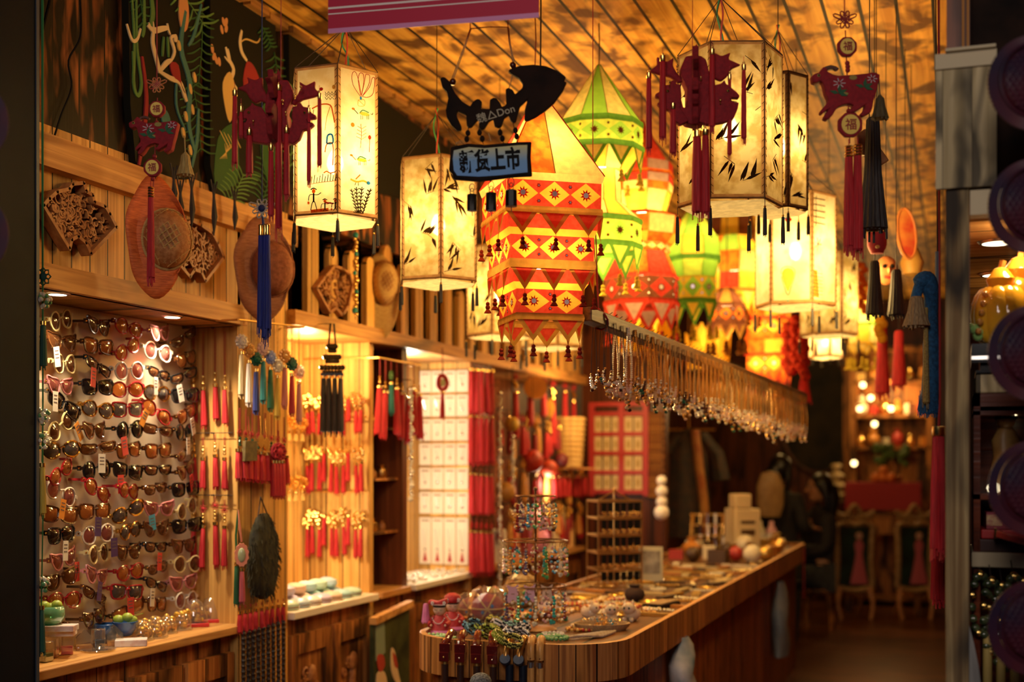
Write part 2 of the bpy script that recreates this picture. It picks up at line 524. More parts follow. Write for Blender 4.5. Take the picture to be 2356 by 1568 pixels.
# ================================================================ cabinets
def cabinet(label, y0, y1, doors, carved=False, top=W_TOP, group=None):
    t = thing('low_cabinet', label, 'cabinet', (-2.5, (y0 + y1) / 2, 0), 0, group)
    c = (y0 + y1) / 2
    b = MB(); b.box(-.44, -.03, y0 - c, y1 - c, 0, .868); b.build('body', W_CAB, t, False)
    b = MB(); b.box(-.44, .03, y0 - c, y1 - c, .87, .9); bevel(b.build('top_board', top, t, False), .004)
    for d0, d1 in doors:
        b = MB(); a, e = d0 - c, d1 - c
        b.box(-.03, 0, a + .004, a + .055, .06, .80); b.box(-.03, 0, e - .055, e - .004, .06, .80)
        b.box(-.03, 0, a + .055, e - .055, .72, .80); b.box(-.03, 0, a + .055, e - .055, .06, .14)
        b.box(-.03, -.014, a + .055, e - .055, .14, .72)
        d = b.build('door', W_CAB, t, False)
        if carved:
            g = MB(); g.M = Matrix.Translation((-.012, 0, 0)) @ Matrix.Rotation(pi / 2, 4, 'Z')
            m_ = (a + e) / 2
            for k in range(26):
                x = m_ + random.uniform(-.09, .09) * (1 - k / 60); z = .22 + .42 * random.random()
                r = random.uniform(.012, .03); s0 = random.uniform(0, 6)
                g.tube([(x + r * cos(s0 + j * .6) * (1 - j * .05), -.004, z + r * sin(s0 + j * .6) * (1 - j * .05)) for j in range(10)], .006, 5)
            g.ball((m_, -.01, .62), .03, 8, 6, None, 1, .6, 1.5)
            g.tube([(m_, -.008, .2), (m_ + .02, -.008, .35), (m_ - .01, -.008, .5), (m_, -.008, .6)], .016, 6)
            g.build('carving', W_CARVE, d)
    for yy in (y0 + .012, y1 - .012):
        pass
    return t


cabinet('panelled low cabinet under the sunglasses niche', 2.55, 4.05, [(2.6, 3.0), (3.03, 3.38), (3.43, 3.71), (3.73, 4.03)])
cabinet('low cabinet with two carved doors and a bright white top', 4.42, 5.2, [(4.45, 4.80), (4.82, 5.18)], True, WHITEB)
cabinet('narrow low cabinet between the two white-topped ones', 5.24, 5.56, [(5.26, 5.54)])
cabinet('low cabinet under the rows of white jewellery cards', 5.62, 6.4, [(5.65, 6.0), (6.02, 6.38)], False, WHITEB)
cabinet('long low cabinet at the far end of the wall', 6.77, 8.58, [(6.8, 7.35), (7.4, 7.95), (8.0, 8.55)])


# ================================================================ things traced on the left wall
class Wx:
    """local frame of a thing on a wall facing +x"""
    def __init__(s, px, py, x):
        s.loc = PX(px, py, x); s.x = x; s.rz = pi / 2

    def q(s, px, py):
        p = PX(px, py, s.x); return (p.y - s.loc.y, p.z - s.loc.z)

    def pts(s, L):
        return [s.q(*p) for p in L]


def inside(p, poly):
    x, y = p; r = False
    for i in range(len(poly)):
        x0, y0 = poly[i - 1]; x1, y1 = poly[i]
        if (y0 > y) != (y1 > y) and x < (x1 - x0) * (y - y0) / (y1 - y0) + x0: r = not r
    return r


def fan_carving(label, outline, cx, cy, n, seed):
    w = Wx(cx, cy, -2.46); rnd = random.Random(seed)
    t = thing('carved_fan_panel', label, 'wood carving', w.loc, w.rz)
    o = w.pts(outline)
    b = MB(); b.prism([(x * .97, z * .97) for x, z in o], .028, .034); b.build('backing', DARKW, t)
    b = MB()
    for i in range(len(o)):
        p, r = o[i - 1], o[i]
        b.bar((p[0], .010, p[1]), (r[0], .010, r[1]), .011, .036, None, (0, 1, 0)); b.M = Matrix.Translation((r[0], .010, r[1])) @ Matrix.Rotation(pi / 2, 4, 'X'); b.lathe([(.0055, -.018), (.0055, .018)], 8); b.M = Matrix()
    b.build('frame', W_CARVE, t)
    b = MB()
    xs = [p[0] for p in o]; zs = [p[1] for p in o]
    k = 0
    while k < n:
        x = rnd.uniform(min(xs), max(xs)); z = rnd.uniform(min(zs), max(zs))
        if not inside((x, z), o): continue
        k += 1
        r = rnd.uniform(.009, .020); s0 = rnd.uniform(0, 6.3); tw = rnd.choice((-1, 1)) * rnd.uniform(.35, .6); P2 = []
        for j in range(8):
            p = (x + r * (1 - j * .07) * cos(s0 + j * tw), z + r * (1 - j * .07) * sin(s0 + j * tw))
            if not inside(p, o): break
            P2.append(p)
        if len(P2) > 2: b.ribbon(P2, .0048, .004 + rnd.random() * .006, .028)
    b.build('openwork', W_CARVE, t)
    # little hanging nail
    return t


Z6 = lambda L: zoomed(L, 0, 380, 3.92)
f1 = Z6([(375, 360), (430, 300), (500, 240), (610, 215), (640, 170), (740, 160), (760, 235), (820, 270), (835, 335), (930, 370), (975, 440), (1035, 560), (805, 800), (760, 700), (690, 640), (630, 670), (612, 755)])
fan_carving('fan-shaped openwork wood carving nearest the dark doorpost', f1, 178, 500, 185, 3)
f2 = Z6([(1590, 640), (1650, 540), (1720, 500), (1800, 540), (1900, 610), (1950, 700), (2005, 830), (1840, 1045), (1800, 960), (1740, 940), (1700, 1005), (1590, 880)])
fan_carving('fan-shaped openwork wood carving beside the orange straw hat', f2, 460, 575, 185, 5)
f3 = zoomed([(845, 980), (920, 880), (1000, 790), (1080, 820), (1130, 860), (1155, 960), (1120, 1130), (1065, 1215), (1010, 1150), (960, 1190)], 500, 400, 3.734)
fan_carving('fan-shaped openwork wood carving hung on the picket boards', f3, 768, 660, 110, 8)


def hat(name, label, px, py, Y, brim, crown, off, mb, mc, weave, wav=.3, tilt=0.0):
    """a hat hung flat on the wall: brim (rx, rz in px), crown dome bulging to the visitor"""
    f = Fr(px, py, Y); k = f.k
    t = thing(name, label, 'hat', f.loc, YAW + tilt)
    rx, rz = brim[0] * k, brim[1] * k; cx, cz = off[0] * k, -off[1] * k; ax, az = crown[0] * k, crown[1] * k
    b = MB(); n = 40; vs = []; fs = []
    for j in range(6):
        u = j / 5
        for i in range(n):
            g = 2 * pi * i / n
            x = cx + ax * cos(g) * .98 + (rx * cos(g) * (1 + .05 * sin(5 * g)) - cx - ax * cos(g) * .98) * u
            z = cz + az * sin(g) * .98 + (rz * sin(g) * (1 + .04 * sin(4 * g + 1)) - cz - az * sin(g) * .98) * u
            y = .012 - wav * .07 * u * u * cos(2 * g) + .003 * sin(u * 20)
            vs.append((x, y, z))
    for j in range(5):
        for i in range(n):
            l = (i + 1) % n; fs.append((j * n + i, j * n + l, (j + 1) * n + l, (j + 1) * n + i))
    b.add(vs, fs)
    o = b.build('brim', mb, t); s = o.modifiers.new('thick', 'SOLIDIFY'); s.thickness = .004
    b = MB(); D = .085
    prof = [(1.0, 0), (.97, .3), (.9, .6), (.75, .85), (.5, .97), (.001, 1.0)]
    vs = []; fs = []
    for r, h in prof:
        for i in range(28):
            g = 2 * pi * i / 28; vs.append((cx + ax * r * cos(g), .012 - D * h, cz + az * r * sin(g)))
    for j in range(len(prof) - 1):
        for i in range(28):
            l = (i + 1) % 28; fs.append((j * 28 + i, j * 28 + l, (j + 1) * 28 + l, (j + 1) * 28 + i))
    b.add(vs, fs); b.build('crown', mc, t)
    if weave:
        b = MB()
        for q_ in range(-4, 5):
            for d in (0, 1):
                L = []
                for j in range(-8, 9):
                    u, v = q_ / 5, j / 9
                    if d: u, v = v, u
                    r2 = u * u + v * v
                    if r2 > .95: continue
                    a = .6; uu = u * cos(a) - v * sin(a); vv = u * sin(a) + v * cos(a)
                    L.append((cx + ax * uu * 1.0, .008 - D * math.sqrt(max(0, 1 - r2)) ** .75, cz + az * vv))
                if len(L) > 2: b.tube(L, .0022, 4)
        b.build('weave', weave, t)
    b = MB(); b.tube([(cx + ax * cos(g) * 1.03, .004, cz + az * sin(g) * 1.03) for g in [2 * pi * i / 24 for i in range(24)]], .004, 5, True)
    b.build('hat_band', weave or mc, t)
    b = MB(); b.tube([(0, .01, rz * .95), (.01, .03, rz + .05), (-.10, .28, rz + .06)], .002, 4); b.build('hanging_loop', CORD, t)
    return t


ORNG = varied('orange_straw', (.85, .20, .04), (.60, .11, .02), 40, .7, (1, 1, 6))
BRNH = varied('brown_straw', (.42, .17, .06), (.28, .10, .03), 50, .7, (1, 1, 6))
TANH = varied('tan_straw', (.62, .40, .14), (.45, .26, .08), 60, .7, (1, 1, 6))
hat('straw_hat', 'orange fabric-brimmed straw hat hung below the goat pendant', 358, 540, 3.92, (66, 138), (54, 68), (26, 8), ORNG, varied('straw_mesh', (.50, .22, .07), (.34, .12, .03), 90, .7), TANH, .35, .35)
hat('straw_hat', 'brown wavy-brimmed hat hung behind the blue tassel', 605, 615, 4.62, (66, 118), (48, 62), (22, 2), BRNH, varied('brown_felt', (.30, .10, .04), (.20, .06, .02), 90, .8), None, .4, .3)
hat('cowboy_hat', 'tan woven cowboy hat hung under the picket boards', 876, 680, 5.72, (44, 98), (32, 50), (8, -30), TANH, TANH, BRNH, .6, .3)

# ---------------------------------------------------------------- painted murals
MB_DK = mat('mural_ground', (.010, .009, .005), .6)
M_CREAM = mat('paint_cream', (.72, .55, .28), .5); M_GRN = mat('paint_green', (.10, .20, .05), .5); M_LEAF = mat('paint_leaf', (.035, .10, .03), .5)
M_TEAL = mat('paint_teal', (.06, .17, .14), .5); M_ORG = mat('paint_orange', (.60, .28, .10), .5); M_RED = mat('paint_red', (.30, .03, .03), .5); M_YEL = mat('paint_yellow', (.65, .42, .12), .5)
for _m in (MB_DK, M_CREAM, M_GRN, M_LEAF, M_TEAL, M_ORG, M_RED, M_YEL): _m.node_tree.nodes['Principled BSDF'].inputs['Specular IOR Level'].default_value = .1
MMATS = [MB_DK, M_CREAM, M_GRN, M_LEAF, M_TEAL, M_ORG, M_RED, M_YEL]


class Mural:
    def __init__(s, label, px, py, outline, x=-2.47):
        s.w = Wx(px, py, x); s.t = thing('painted_mural', label, 'painting', s.w.loc, s.w.rz)
        b = MB(); b.prism(s.w.pts(outline), 0, .026); b.build('board', MB_DK, s.t)
        s.b = MB(); s.d = 0

    def yy(s):
        s.d += .00004; return -.0012 - s.d

    def rib(s, L, w, m, z=1.0):
        L = sm2(L, 4, False)
        n = len(L)
        W = [w * s.w_px * (.55 + .45 * sin(pi * i / max(1, n - 1))) for i in range(n)]
        s.b.ribbon(s.w.pts(L), W, s.yy(), 0, m)

    w_px = 4.3 / F

    def blob(s, L, m):
        s.b.prism(s.w.pts(sm2(L, 3)), s.yy(), 0, m)

    def el(s, x, y, rx, ry, m, a=0):
        c = s.w.q(x, y); s.b.disc(c[0], c[1], rx * s.w_px, ry * s.w_px, s.yy(), 0, 14, m, a)

    def frond(s, x0, y0, x1, y1, n, l, m, w=4):
        s.rib([(x0, y0), ((x0 + x1) / 2 + 4, (y0 + y1) / 2), (x1, y1)], 3, m)
        dx, dy = x1 - x0, y1 - y0; D = math.hypot(dx, dy); ux, uy = dx / D, dy / D
        for i in range(n):
            f = (i + .5) / n
            for sgn in (-1, 1):
                bx, by = x0 + dx * f, y0 + dy * f
                s.rib([(bx, by), (bx + ux * l * .4 - uy * sgn * l * .5, by + uy * l * .4 + ux * sgn * l * .5), (bx + ux * l * .5 - uy * sgn * l, by + uy * l * .5 + ux * sgn * l)], w, m)

    def done(s):
        s.b.build('painted_figures', MMATS, s.t)


m = Mural('painted wall panel of a cream zigzag figure among leaves', 375, 200, [(292, -185), (462, -75), (461, 330), (455, 395), (435, 412), (330, 402), (312, 370), (300, 240)])
m.frond(465, 20, 455, 200, 9, 30, 3); m.frond(440, 180, 462, 350, 9, 34, 3); m.frond(380, -60, 470, 60, 8, 34, 2, 5); m.frond(300, -100, 330, 60, 8, 22, 3)
m.rib([(302, -10), (308, 100), (306, 190), (316, 220), (324, 190), (314, 110), (312, -10)], 9, 2)
m.rib([(304, 118), (308, 200), (316, 218), (324, 200), (318, 130)], 7, 2); m.rib([(330, -20), (330, 60), (326, 85)], 10, 2); m.rib([(345, -20), (350, 30), (345, 60)], 14, 2)
m.el(421, 28, 20, 45, 5); m.rib([(425, 25), (415, 110), (435, 190), (432, 280), (446, 345)], 17, 4); m.rib([(462, 10), (445, 80), (432, 105)], 9, 4); m.rib([(455, 250), (452, 320), (440, 385)], 11, 4)
m.rib([(408, 150), (404, 240), (425, 300)], 7, 4); m.el(380, 275, 16, 22, 4, .4)
m.rib([(290, 55), (299, 85), (306, 95), (315, 88), (322, 66)], 8, 1)
m.rib([(338, 58), (352, 70), (372, 66), (386, 64)], 13, 1); m.rib([(352, 70), (350, 100), (362, 150), (366, 168)], 13, 1); m.rib([(366, 165), (390, 180), (412, 190), (424, 222), (428, 234)], 13, 1)
m.rib([(366, 164), (380, 146), (392, 138)], 12, 1); m.rib([(392, 140), (400, 118), (392, 88), (402, 82)], 9, 1); m.el(402, 88, 7, 9, 1); m.rib([(340, 52), (350, 78)], 5, 1); m.rib([(350, 50), (353, 75)], 5, 1); m.rib([(383, 54), (386, 70), (390, 80)], 6, 1)
m.blob([(390, 145), (408, 150), (416, 200), (424, 215), (412, 190), (396, 175)], 6); m.rib([(375, 85), (372, 130)], 7, 2); m.rib([(384, 85), (386, 132)], 7, 2)
for x, y in ((446, 178), (436, 205), (441, 252), (426, 268), (436, 345), (420, 305), (410, 105)): m.el(x, y, 6, 12, 7, .3)
m.rib([(325, 130), (335, 220), (330, 300), (318, 380)], 12, 6)
m.done()
m = Mural('painted wall panel of a caped figure reaching towards butterflies', 560, 220, [(484, -58), (634, 48), (634, 440), (618, 470), (500, 455), (484, 380)])
m.w_px = 4.65 / F
for x, y, a in ((514, 50, .5), (520, 66, -.4), (510, 68, .4), (520, 50, -.4), (488, 112, .2), (497, 138, .5), (492, 130, -.5), (504, 142, .2)): m.el(x, y, 6, 10, 5, a)
m.rib([(519, 108), (526, 135), (537, 160), (532, 185), (545, 205)], 12, 1); m.rib([(524, 112), (530, 140)], 6, 1); m.rib([(516, 130), (528, 145)], 5, 1)
m.rib([(556, 70), (552, 95), (556, 120), (568, 140)], 12, 1); m.rib([(553, 98), (566, 90), (590, 98), (598, 88)], 4, 7)
m.blob([(566, 145), (582, 150), (598, 190), (590, 215), (560, 200)], 6); m.blob([(512, 190), (528, 165), (540, 200), (540, 245), (528, 282), (516, 240)], 7)
m.blob([(500, 320), (530, 285), (545, 300), (545, 420), (495, 430)], 3)
for i in range(5): m.rib([(505 + i * 9, 300 + i * 4), (525 + i * 7, 340)], 3, 7); m.rib([(540 - i * 6, 330), (505 + i * 4, 365)], 2, 7)
m.frond(520, 470, 560, 400, 8, 36, 2, 4); m.frond(600, 470, 620, 380, 8, 36, 3, 4); m.frond(630, 120, 640, 250, 7, 22, 3); m.frond(600, 60, 622, 110, 6, 14, 3)
m.blob([(600, 250), (625, 240), (640, 300), (620, 420), (600, 360)], 3)
m.done()
m = Mural('dark green painted wall panel behind the drawn paper lantern', 770, 300, [(665, 74), (1035, 342), (1035, 480), (862, 440), (668, 420)])
m.w_px = 5.3 / F
for i in range(9): m.frond(665 + i * 22, 395 - (i % 3) * 12, 676 + i * 20, 190 + i * 18 + (i % 3) * 10, 8, 17, 3 if i % 2 else 2, 4)
for x, y in ((850, 300), (840, 330), (690, 210), (720, 190), (815, 260)): m.el(x, y, 6, 9, 6)
m.done()
b = MB()
w = Wx(120, 200, -2.49)
for L, r in ((([(112, 0), (94, 75)]), .004), ([(182, 0), (182, 85), (155, 140), (162, 200), (138, 265), (119, 325)], .003)):
    b.tube([(x, -.004, z) for x, z in w.pts(sm2(L, 5, False))], r, 5)
tag(link('electric_cable', b.mesh('electric_cable', BLACK), None, w.loc, w.rz), 'thin black cable wandering down the scorched planks', 'cable')
for i, (x, y, l) in enumerate(((400, 420, 46), (415, 450, 50), (441, 440, 80), (492, 455, 86), (540, 470, 60))):
    f = Wx(x, y, -2.42)
    b = MB(); k = 4.4 / F
    b.tube([(0, 0, .05), (0, 0, 0), (.004, 0, -l * k * .5), (.0, .0, -l * k)], [.003, .005, .011, .002], 6)
    b.tube([(-.02, 0, .06), (0, 0, 0), (.02, 0, .06)], .003, 5)
    tag(link('black_tie_cord', b.mesh('black_tie_cord', BLK_T), None, f.loc, f.rz), 'black knotted tie cord hanging %s' % ('over the orange hat brim', 'just past the orange hat brim', 'above the middle fan carving', 'at the far side of the middle fan carving', 'before the wavy-brimmed hat')[i], 'cord')
# ================================================================ lanterns
PAPER = cloth('lantern_paper', (.66, .58, .38), .62, .08, (.55, .44, .24), 16)
PAPER2 = cloth('bamboo_paper', (.62, .50, .26), .62, .08, (.40, .28, .10), 22)
TAPE = cloth('paper_tape', (.40, .22, .09), .5)
INKB = ink('ink_brown', (.16, .09, .035)); INKK = ink('ink_black', (.06, .05, .04))
INKR = ink('ink_red', (.62, .07, .03)); INKO = ink('ink_orange', (.85, .36, .06)); INKU = ink('ink_blue', (.06, .35, .75)); INKG = ink('ink_green', (.15, .42, .25)); INKY = ink('ink_yellow', (.85, .65, .15))
BULB = glassy('bulb_glow', (1, .97, .9), .98, .2)
_N, _L = nodes(BULB)
_e = _N.new('ShaderNodeEmission'); _e.inputs[0].default_value = (1, .82, .45, 1); _e.inputs[1].default_value = 9
_a = _N.new('ShaderNodeAddShader'); _o = _N['Material Output'].inputs['Surface']
_L.new(_o.links[0].from_socket, _a.inputs[0]); _L.new(_e.outputs[0], _a.inputs[1]); _L.new(_a.outputs[0], _o)
ZCEIL = 3.2


def tassel_mb(L, r, cap=.0, n=11, c=(0, 0, 0), seed=0, mi=(0, 1), flare=1.0, b=None):
    """strands hanging from c, ragged at the bottom; cap = length of the metal collar"""
    rnd = random.Random(seed); b = b or MB(); x, y, z = c
    if cap: b.lathe([(r * .8, -cap), (r * .86, -cap * .95), (r * .86, -cap * .05), (r * .6, 0)], 10, c, mi[1])
    z0 = -cap * .97
    b.lathe([(r * .2, -L * .92), (r * flare, -L * .9), (r * .95, -L * .45), (r * .72, z0 - r * .3), (r * .5, z0)], 2 * n, c, mi[0], 0, 1, 1, .05)
    for i in range(n):
        g = 6.283 * i / n; q = r * flare * rnd.uniform(.5, .95); l = rnd.uniform(.0, .11) * L
        b.bar((x + q * sin(g), y - q * cos(g), z - L * .85), (x + q * 1.05 * sin(g), y - q * 1.05 * cos(g), z - L * .90 - l), r * .22, r * .22, mi[0])
    return b


def leaf(b, x, z, a, l, w, y0, m):
    dx, dz = cos(a), sin(a)
    o = [(0, 0), (.25, .5), (.55, .42), (1, 0), (.55, -.42), (.25, -.5)]
    b.prism([(x + (u * l) * dx - v * w * dz, z + (u * l) * dz + v * w * dx) for u, v in o], y0, y0 + .0003, m)


def bamboo(b, W, H, rnd, m):
    for k in range(6):
        x = rnd.uniform(.1, .9) * W; z = H * (.06 + .9 * (k + rnd.random() * .7) / 6); a0 = rnd.uniform(-2.4, -.6) if k % 2 else rnd.uniform(.2, 1.6)
        s = rnd.choice((-1, 1))
        P_ = [(x + s * j * .008, z + j * .006 * (1 if k % 2 else -.4)) for j in range(5)]
        P_ = [p for p in P_ if .04 * W < p[0] < .96 * W]
        if len(P_) > 1: b.ribbon(P_, .0016, -.0008, -.0004, m)
        for j in range(rnd.randint(3, 6)):
            a = a0 + rnd.uniform(-.6, .6); l = rnd.uniform(.035, .065)
            px, pz = x + s * j * .008, z + j * .006 * (1 if k % 2 else -.4)
            ex = px + l * cos(a); ez = pz + l * sin(a)
            if .04 * W < ex < .96 * W and .02 * H < ez < .98 * H and .04 * W < px < .96 * W: leaf(b, px, pz, a, l, .009, -.001 - j * .00005, m)


def paper_lantern(label, cx, yt, yb, Y, R, rot, kind, apex=None, power=6.0, glow=.45, dark=False, tas=40, draw=None, seed=1, paper=None, scale_bulb=1.0):
    f = Fr(cx, yb, Y); k = f.k; R *= k; H = (yb - yt) * k; rnd = random.Random(seed)
    t = thing('paper_lantern', label, 'lantern', f.loc, YAW, 'hexagonal paper lanterns')
    C6 = [(R * sin(radians(rot + 60 * i)), -R * cos(radians(rot + 60 * i))) for i in range(6)]
    pp = paper or (PAPER2 if kind == 'bamboo' else PAPER)
    tape = cloth('dark_tape', (.10, .045, .02), .4) if dark else TAPE
    fr = MB()
    for i in range(6):
        A, B = Vector((*C6[i], 0)), Vector((*C6[(i + 1) % 6], 0)); u = (B - A).normalized(); W = (B - A).length
        n = Vector((u.y, -u.x, 0))
        M = Matrix(((u.x, -n.x, 0, A.x), (u.y, -n.y, 0, A.y), (0, 0, 1, 0), (0, 0, 0, 1)))
        b = MB(); b.M = M
        w = .011
        b.poly([(w, 0, w * 1.1), (W - w, 0, w * 1.1), (W - w, 0, H - w), (w, 0, H - w)], 0)
        if kind == 'bamboo': bamboo(b, W, H, rnd, 1)
        if draw and i in draw:
            Lc = Vector((Y * (cx - CX) / F, Y, Y * (HY - yb) / F))

            def q(px, py):
                d = Vector(((px - CX) / F, 1, (HY - py) / F)); lam = n.dot(A + Lc) / n.dot(d); p = d * lam - Lc
                return (min(W * .97, max(W * .03, (p - A).dot(u))), min(H * .97, max(H * .02, p.z)))
            draw[i](b, q)
        elif kind == 'folk' and not draw:
            pass
        b.build('panel', [pp, INKB, INKK, INKR, INKO, INKU, INKG, INKY], t)
        fr.M = M
        for x0, x1, z0, z1 in ((.001, w, 0, H), (W - w, W - .001, 0, H), (w, W - w, 0, w * 1.1), (w, W - w, H - w, H)): fr.poly([(x0, 0, z0), (x1, 0, z0), (x1, 0, z1), (x0, 0, z1)], 0)
        for j in range(int(H / .022)):
            z = .012 + j * .022
            fr.bar((.002, -.0022, z + .007), (.009, -.0022, z), .0012, .0008, 1, (0, 1, 0))
            fr.bar((W - .002, -.0022, z + .007), (W - .009, -.0022, z), .0012, .0008, 1, (0, 1, 0))
    fr.M = Matrix()
    for i in range(6):
        p, q_ = C6[i], C6[(i + 1) % 6]
        fr.tube([(p[0] * .975, p[1] * .975, 0), (p[0] * .975, p[1] * .975, H)], .003, 5, False, 1)
        for z in (.002, H - .002): fr.tube([(p[0] * .98, p[1] * .98, z), (q_[0] * .98, q_[1] * .98, z)], .0035, 5, False, 0)
    fr.build('frame', [tape, INKB], t)
    b = MB(); b.poly([(R * .955 * sin(radians(rot + 60 * i)), -R * .955 * cos(radians(rot + 60 * i)), -.002 - .006 * (i % 2)) for i in range(6)])
    b.build('bottom_paper', cloth('base_paper', (.80, .72, .48), .6), t)
    hang = MB()
    az = (yb - apex[1]) * k if apex else H + .22
    ax = (apex[0] - cx) * k if apex else 0
    for p in C6: hang.tube([(p[0], p[1], H), (ax, 0, az)], .0014, 4)
    hang.tube([(ax, 0, az), (ax, 0, ZCEIL - f.loc.z)], .002, 4)
    hang.build('hanging_cords', CORD, t)
    b = MB(); b.tube(smooth_pts([(ax + .004, .0, az + .02), (ax - .012, -.004, az - .05), (ax + .01, -.004, H + .03), (0, 0, H * glow + .06)], 4), .0028, 5, False, 0)
    b.tube(smooth_pts([(ax - .004, .0, az + .02), (ax + .006, -.006, az - .05), (ax + .0, -.008, H + .03), (0.004, 0, H * glow + .06)], 4), .0028, 5, False, 1)
    b.build('flex', [mat('green_wire', (.05, .35, .12), .5), mat('red_wire', (.6, .06, .03), .5)], t)
    b = MB(); z = H * glow; s = scale_bulb
    b.lathe([(.0001, z - .045 * s), (.018 * s, z - .035 * s), (.028 * s, z - .012 * s), (.024 * s, z + .01 * s), (.013 * s, z + .032 * s)], 12); b.build('bulb', BULB, t)
    b = MB(); b.lathe([(.014 * s, z + .032 * s), (.016 * s, z + .034 * s), (.015 * s, z + .07 * s), (.006, z + .075 * s)], 10); b.build('socket', BLACK, t)
    for i in range(6):
        b = MB(); T = tas * k
        b.tube([(0, 0, 0), (0, 0, -T * .25)], .0012, 4, False, 0)
        b.ball((0, 0, -T * .22), .004, 6, 4, 1)
        tassel_mb(T * .75, .006, 0, 6, (0, 0, -T * .25), i + seed, (0, 1), 1.0, b)
        o = b.build('tassel', [BLK_T, BRASS], t); o.location = (*C6[i], 0)
    l = light('lantern_light', 'POINT', (0, 0, z + .0), power * (2.8 if draw else 2.3), (1.0, .68, .27), .03 * s, None, t)
    l.location = (0, 0, z)
    return t


# the drawings on the nearest lantern (people, beasts and plants in ink)
def rb(b, q, L, w, m, k=1.34e-3):
    b.d = getattr(b, 'd', 0) + .00004
    b.ribbon([q(x, y) for x, y in sm2(L, 4, False)], w * k, -.0008 - b.d, -.0004, m)


def eb(b, q, x, y, rx, ry, m, k=1.34e-3):
    b.d = getattr(b, 'd', 0) + .00004
    c = q(x, y); b.disc(c[0], c[1], rx * k, ry * k, -.0008 - b.d, -.0004, 12, m)


def Zf(L): return zoomed(L, 640, 150, 3.3346)


def man(b, q, x, y, s, m):
    eb(b, q, x, y - 30 * s, 5 * s, 6 * s, 4); rb(b, q, [(x - 8 * s, y - 34 * s), (x, y - 38 * s), (x + 8 * s, y - 34 * s)], 2.5 * s, m)
    rb(b, q, [(x, y - 24 * s), (x, y)], 4 * s, m); rb(b, q, [(x - 14 * s, y - 4 * s), (x - 10 * s, y - 20 * s), (x + 10 * s, y - 20 * s), (x + 20 * s, y - 26 * s)], 1.6 * s, m)
    rb(b, q, [(x - 8 * s, y + 22 * s), (x - 3 * s, y), (x + 3 * s, y), (x + 9 * s, y + 22 * s)], 1.8 * s, m); eb(b, q, x - 14 * s, y + 2 * s, 3 * s, 4 * s, 4)


def beast(b, q, x, y, s, m, m2):
    eb(b, q, x, y, 17 * s, 5 * s, m2); rb(b, q, [(x - 17 * s, y), (x - 24 * s, y - 8 * s), (x - 30 * s, y - 13 * s)], 2 * s, m); eb(b, q, x - 30 * s, y - 14 * s, 5 * s, 3 * s, 4)
    for d in (-9, -5, 7, 12): rb(b, q, [(x + d * s, y + 3 * s), (x + d * s, y + 15 * s)], 1 * s, m)
    rb(b, q, [(x + 17 * s, y), (x + 22 * s, y + 2 * s), (x + 23 * s, y - 3 * s)], 1.2 * s, m); rb(b, q, [(x - 12 * s, y - 3 * s), (x - 4 * s, y - 10 * s), (x + 12 * s, y - 3 * s)], 3 * s, 6)


def d_left(b, q):
    for i in range(8):
        a = i * pi / 4; rb(b, q, [(682 + 3 * cos(a), 369 + 7 * sin(a)), (682 + 7 * cos(a), 369 + 22 * sin(a))], 1.6, 3)
    eb(b, q, 682, 369, 3, 6, 7)
    b.prism([q(x, y) for x, y in sm2([(683, 415), (687, 440), (686, 480), (682, 500), (678, 480), (677, 440)], 3)], -.001, -.0004, 5)
    for i in range(12): rb(b, q, [(677, 425 + i * 6), (688, 422 + i * 6)], .7, 2)


def d_mid(b, q):
    for i, (w, yy) in enumerate(((28, 214), (34, 219), (22, 226))):
        rb(b, q, [(748 + j * 4, yy + (3 if j % 2 else -3)) for j in range(int(w / 4) + 1)], 1.1, 2)
    eb(b, q, 768, 200, 4, 5, 7); eb(b, q, 739, 205, 5, 4, 3)
    rb(b, q, [(718, 250), (740, 240), (760, 242), (766, 260), (770, 282)], 3, 4); rb(b, q, [(760, 245), (752, 270), (748, 300)], 1.4, 7); rb(b, q, [(722, 252), (716, 290)], 1.4, 7)
    rb(b, q, [(752, 330), (754, 312), (764, 310), (766, 328), (752, 330)], 4, 5); rb(b, q, [(748, 350), (752, 332), (766, 332), (766, 380)], 2.4, 4)
    rb(b, q, [(708, 425), (735, 420), (778, 415)], 1.2, 4)
    for i in range(11): rb(b, q, [(710 + i * 6.2, 423 - i * .8), (712 + i * 6.2, 410 - i * .8 - (i % 3) * 3)], 1.3, 2)
    rb(b, q, [(745, 398), (752, 394), (760, 398), (772, 395)], 2.2, 4)
    man(b, q, 722, 465, .85, 2); man(b, q, 748, 482, .65, 2); man(b, q, 772, 480, .62, 2)
    rb(b, q, [(716, 486), (756, 482)], 7, 4); rb(b, q, [(750, 466), (768, 468)], 3, 3)


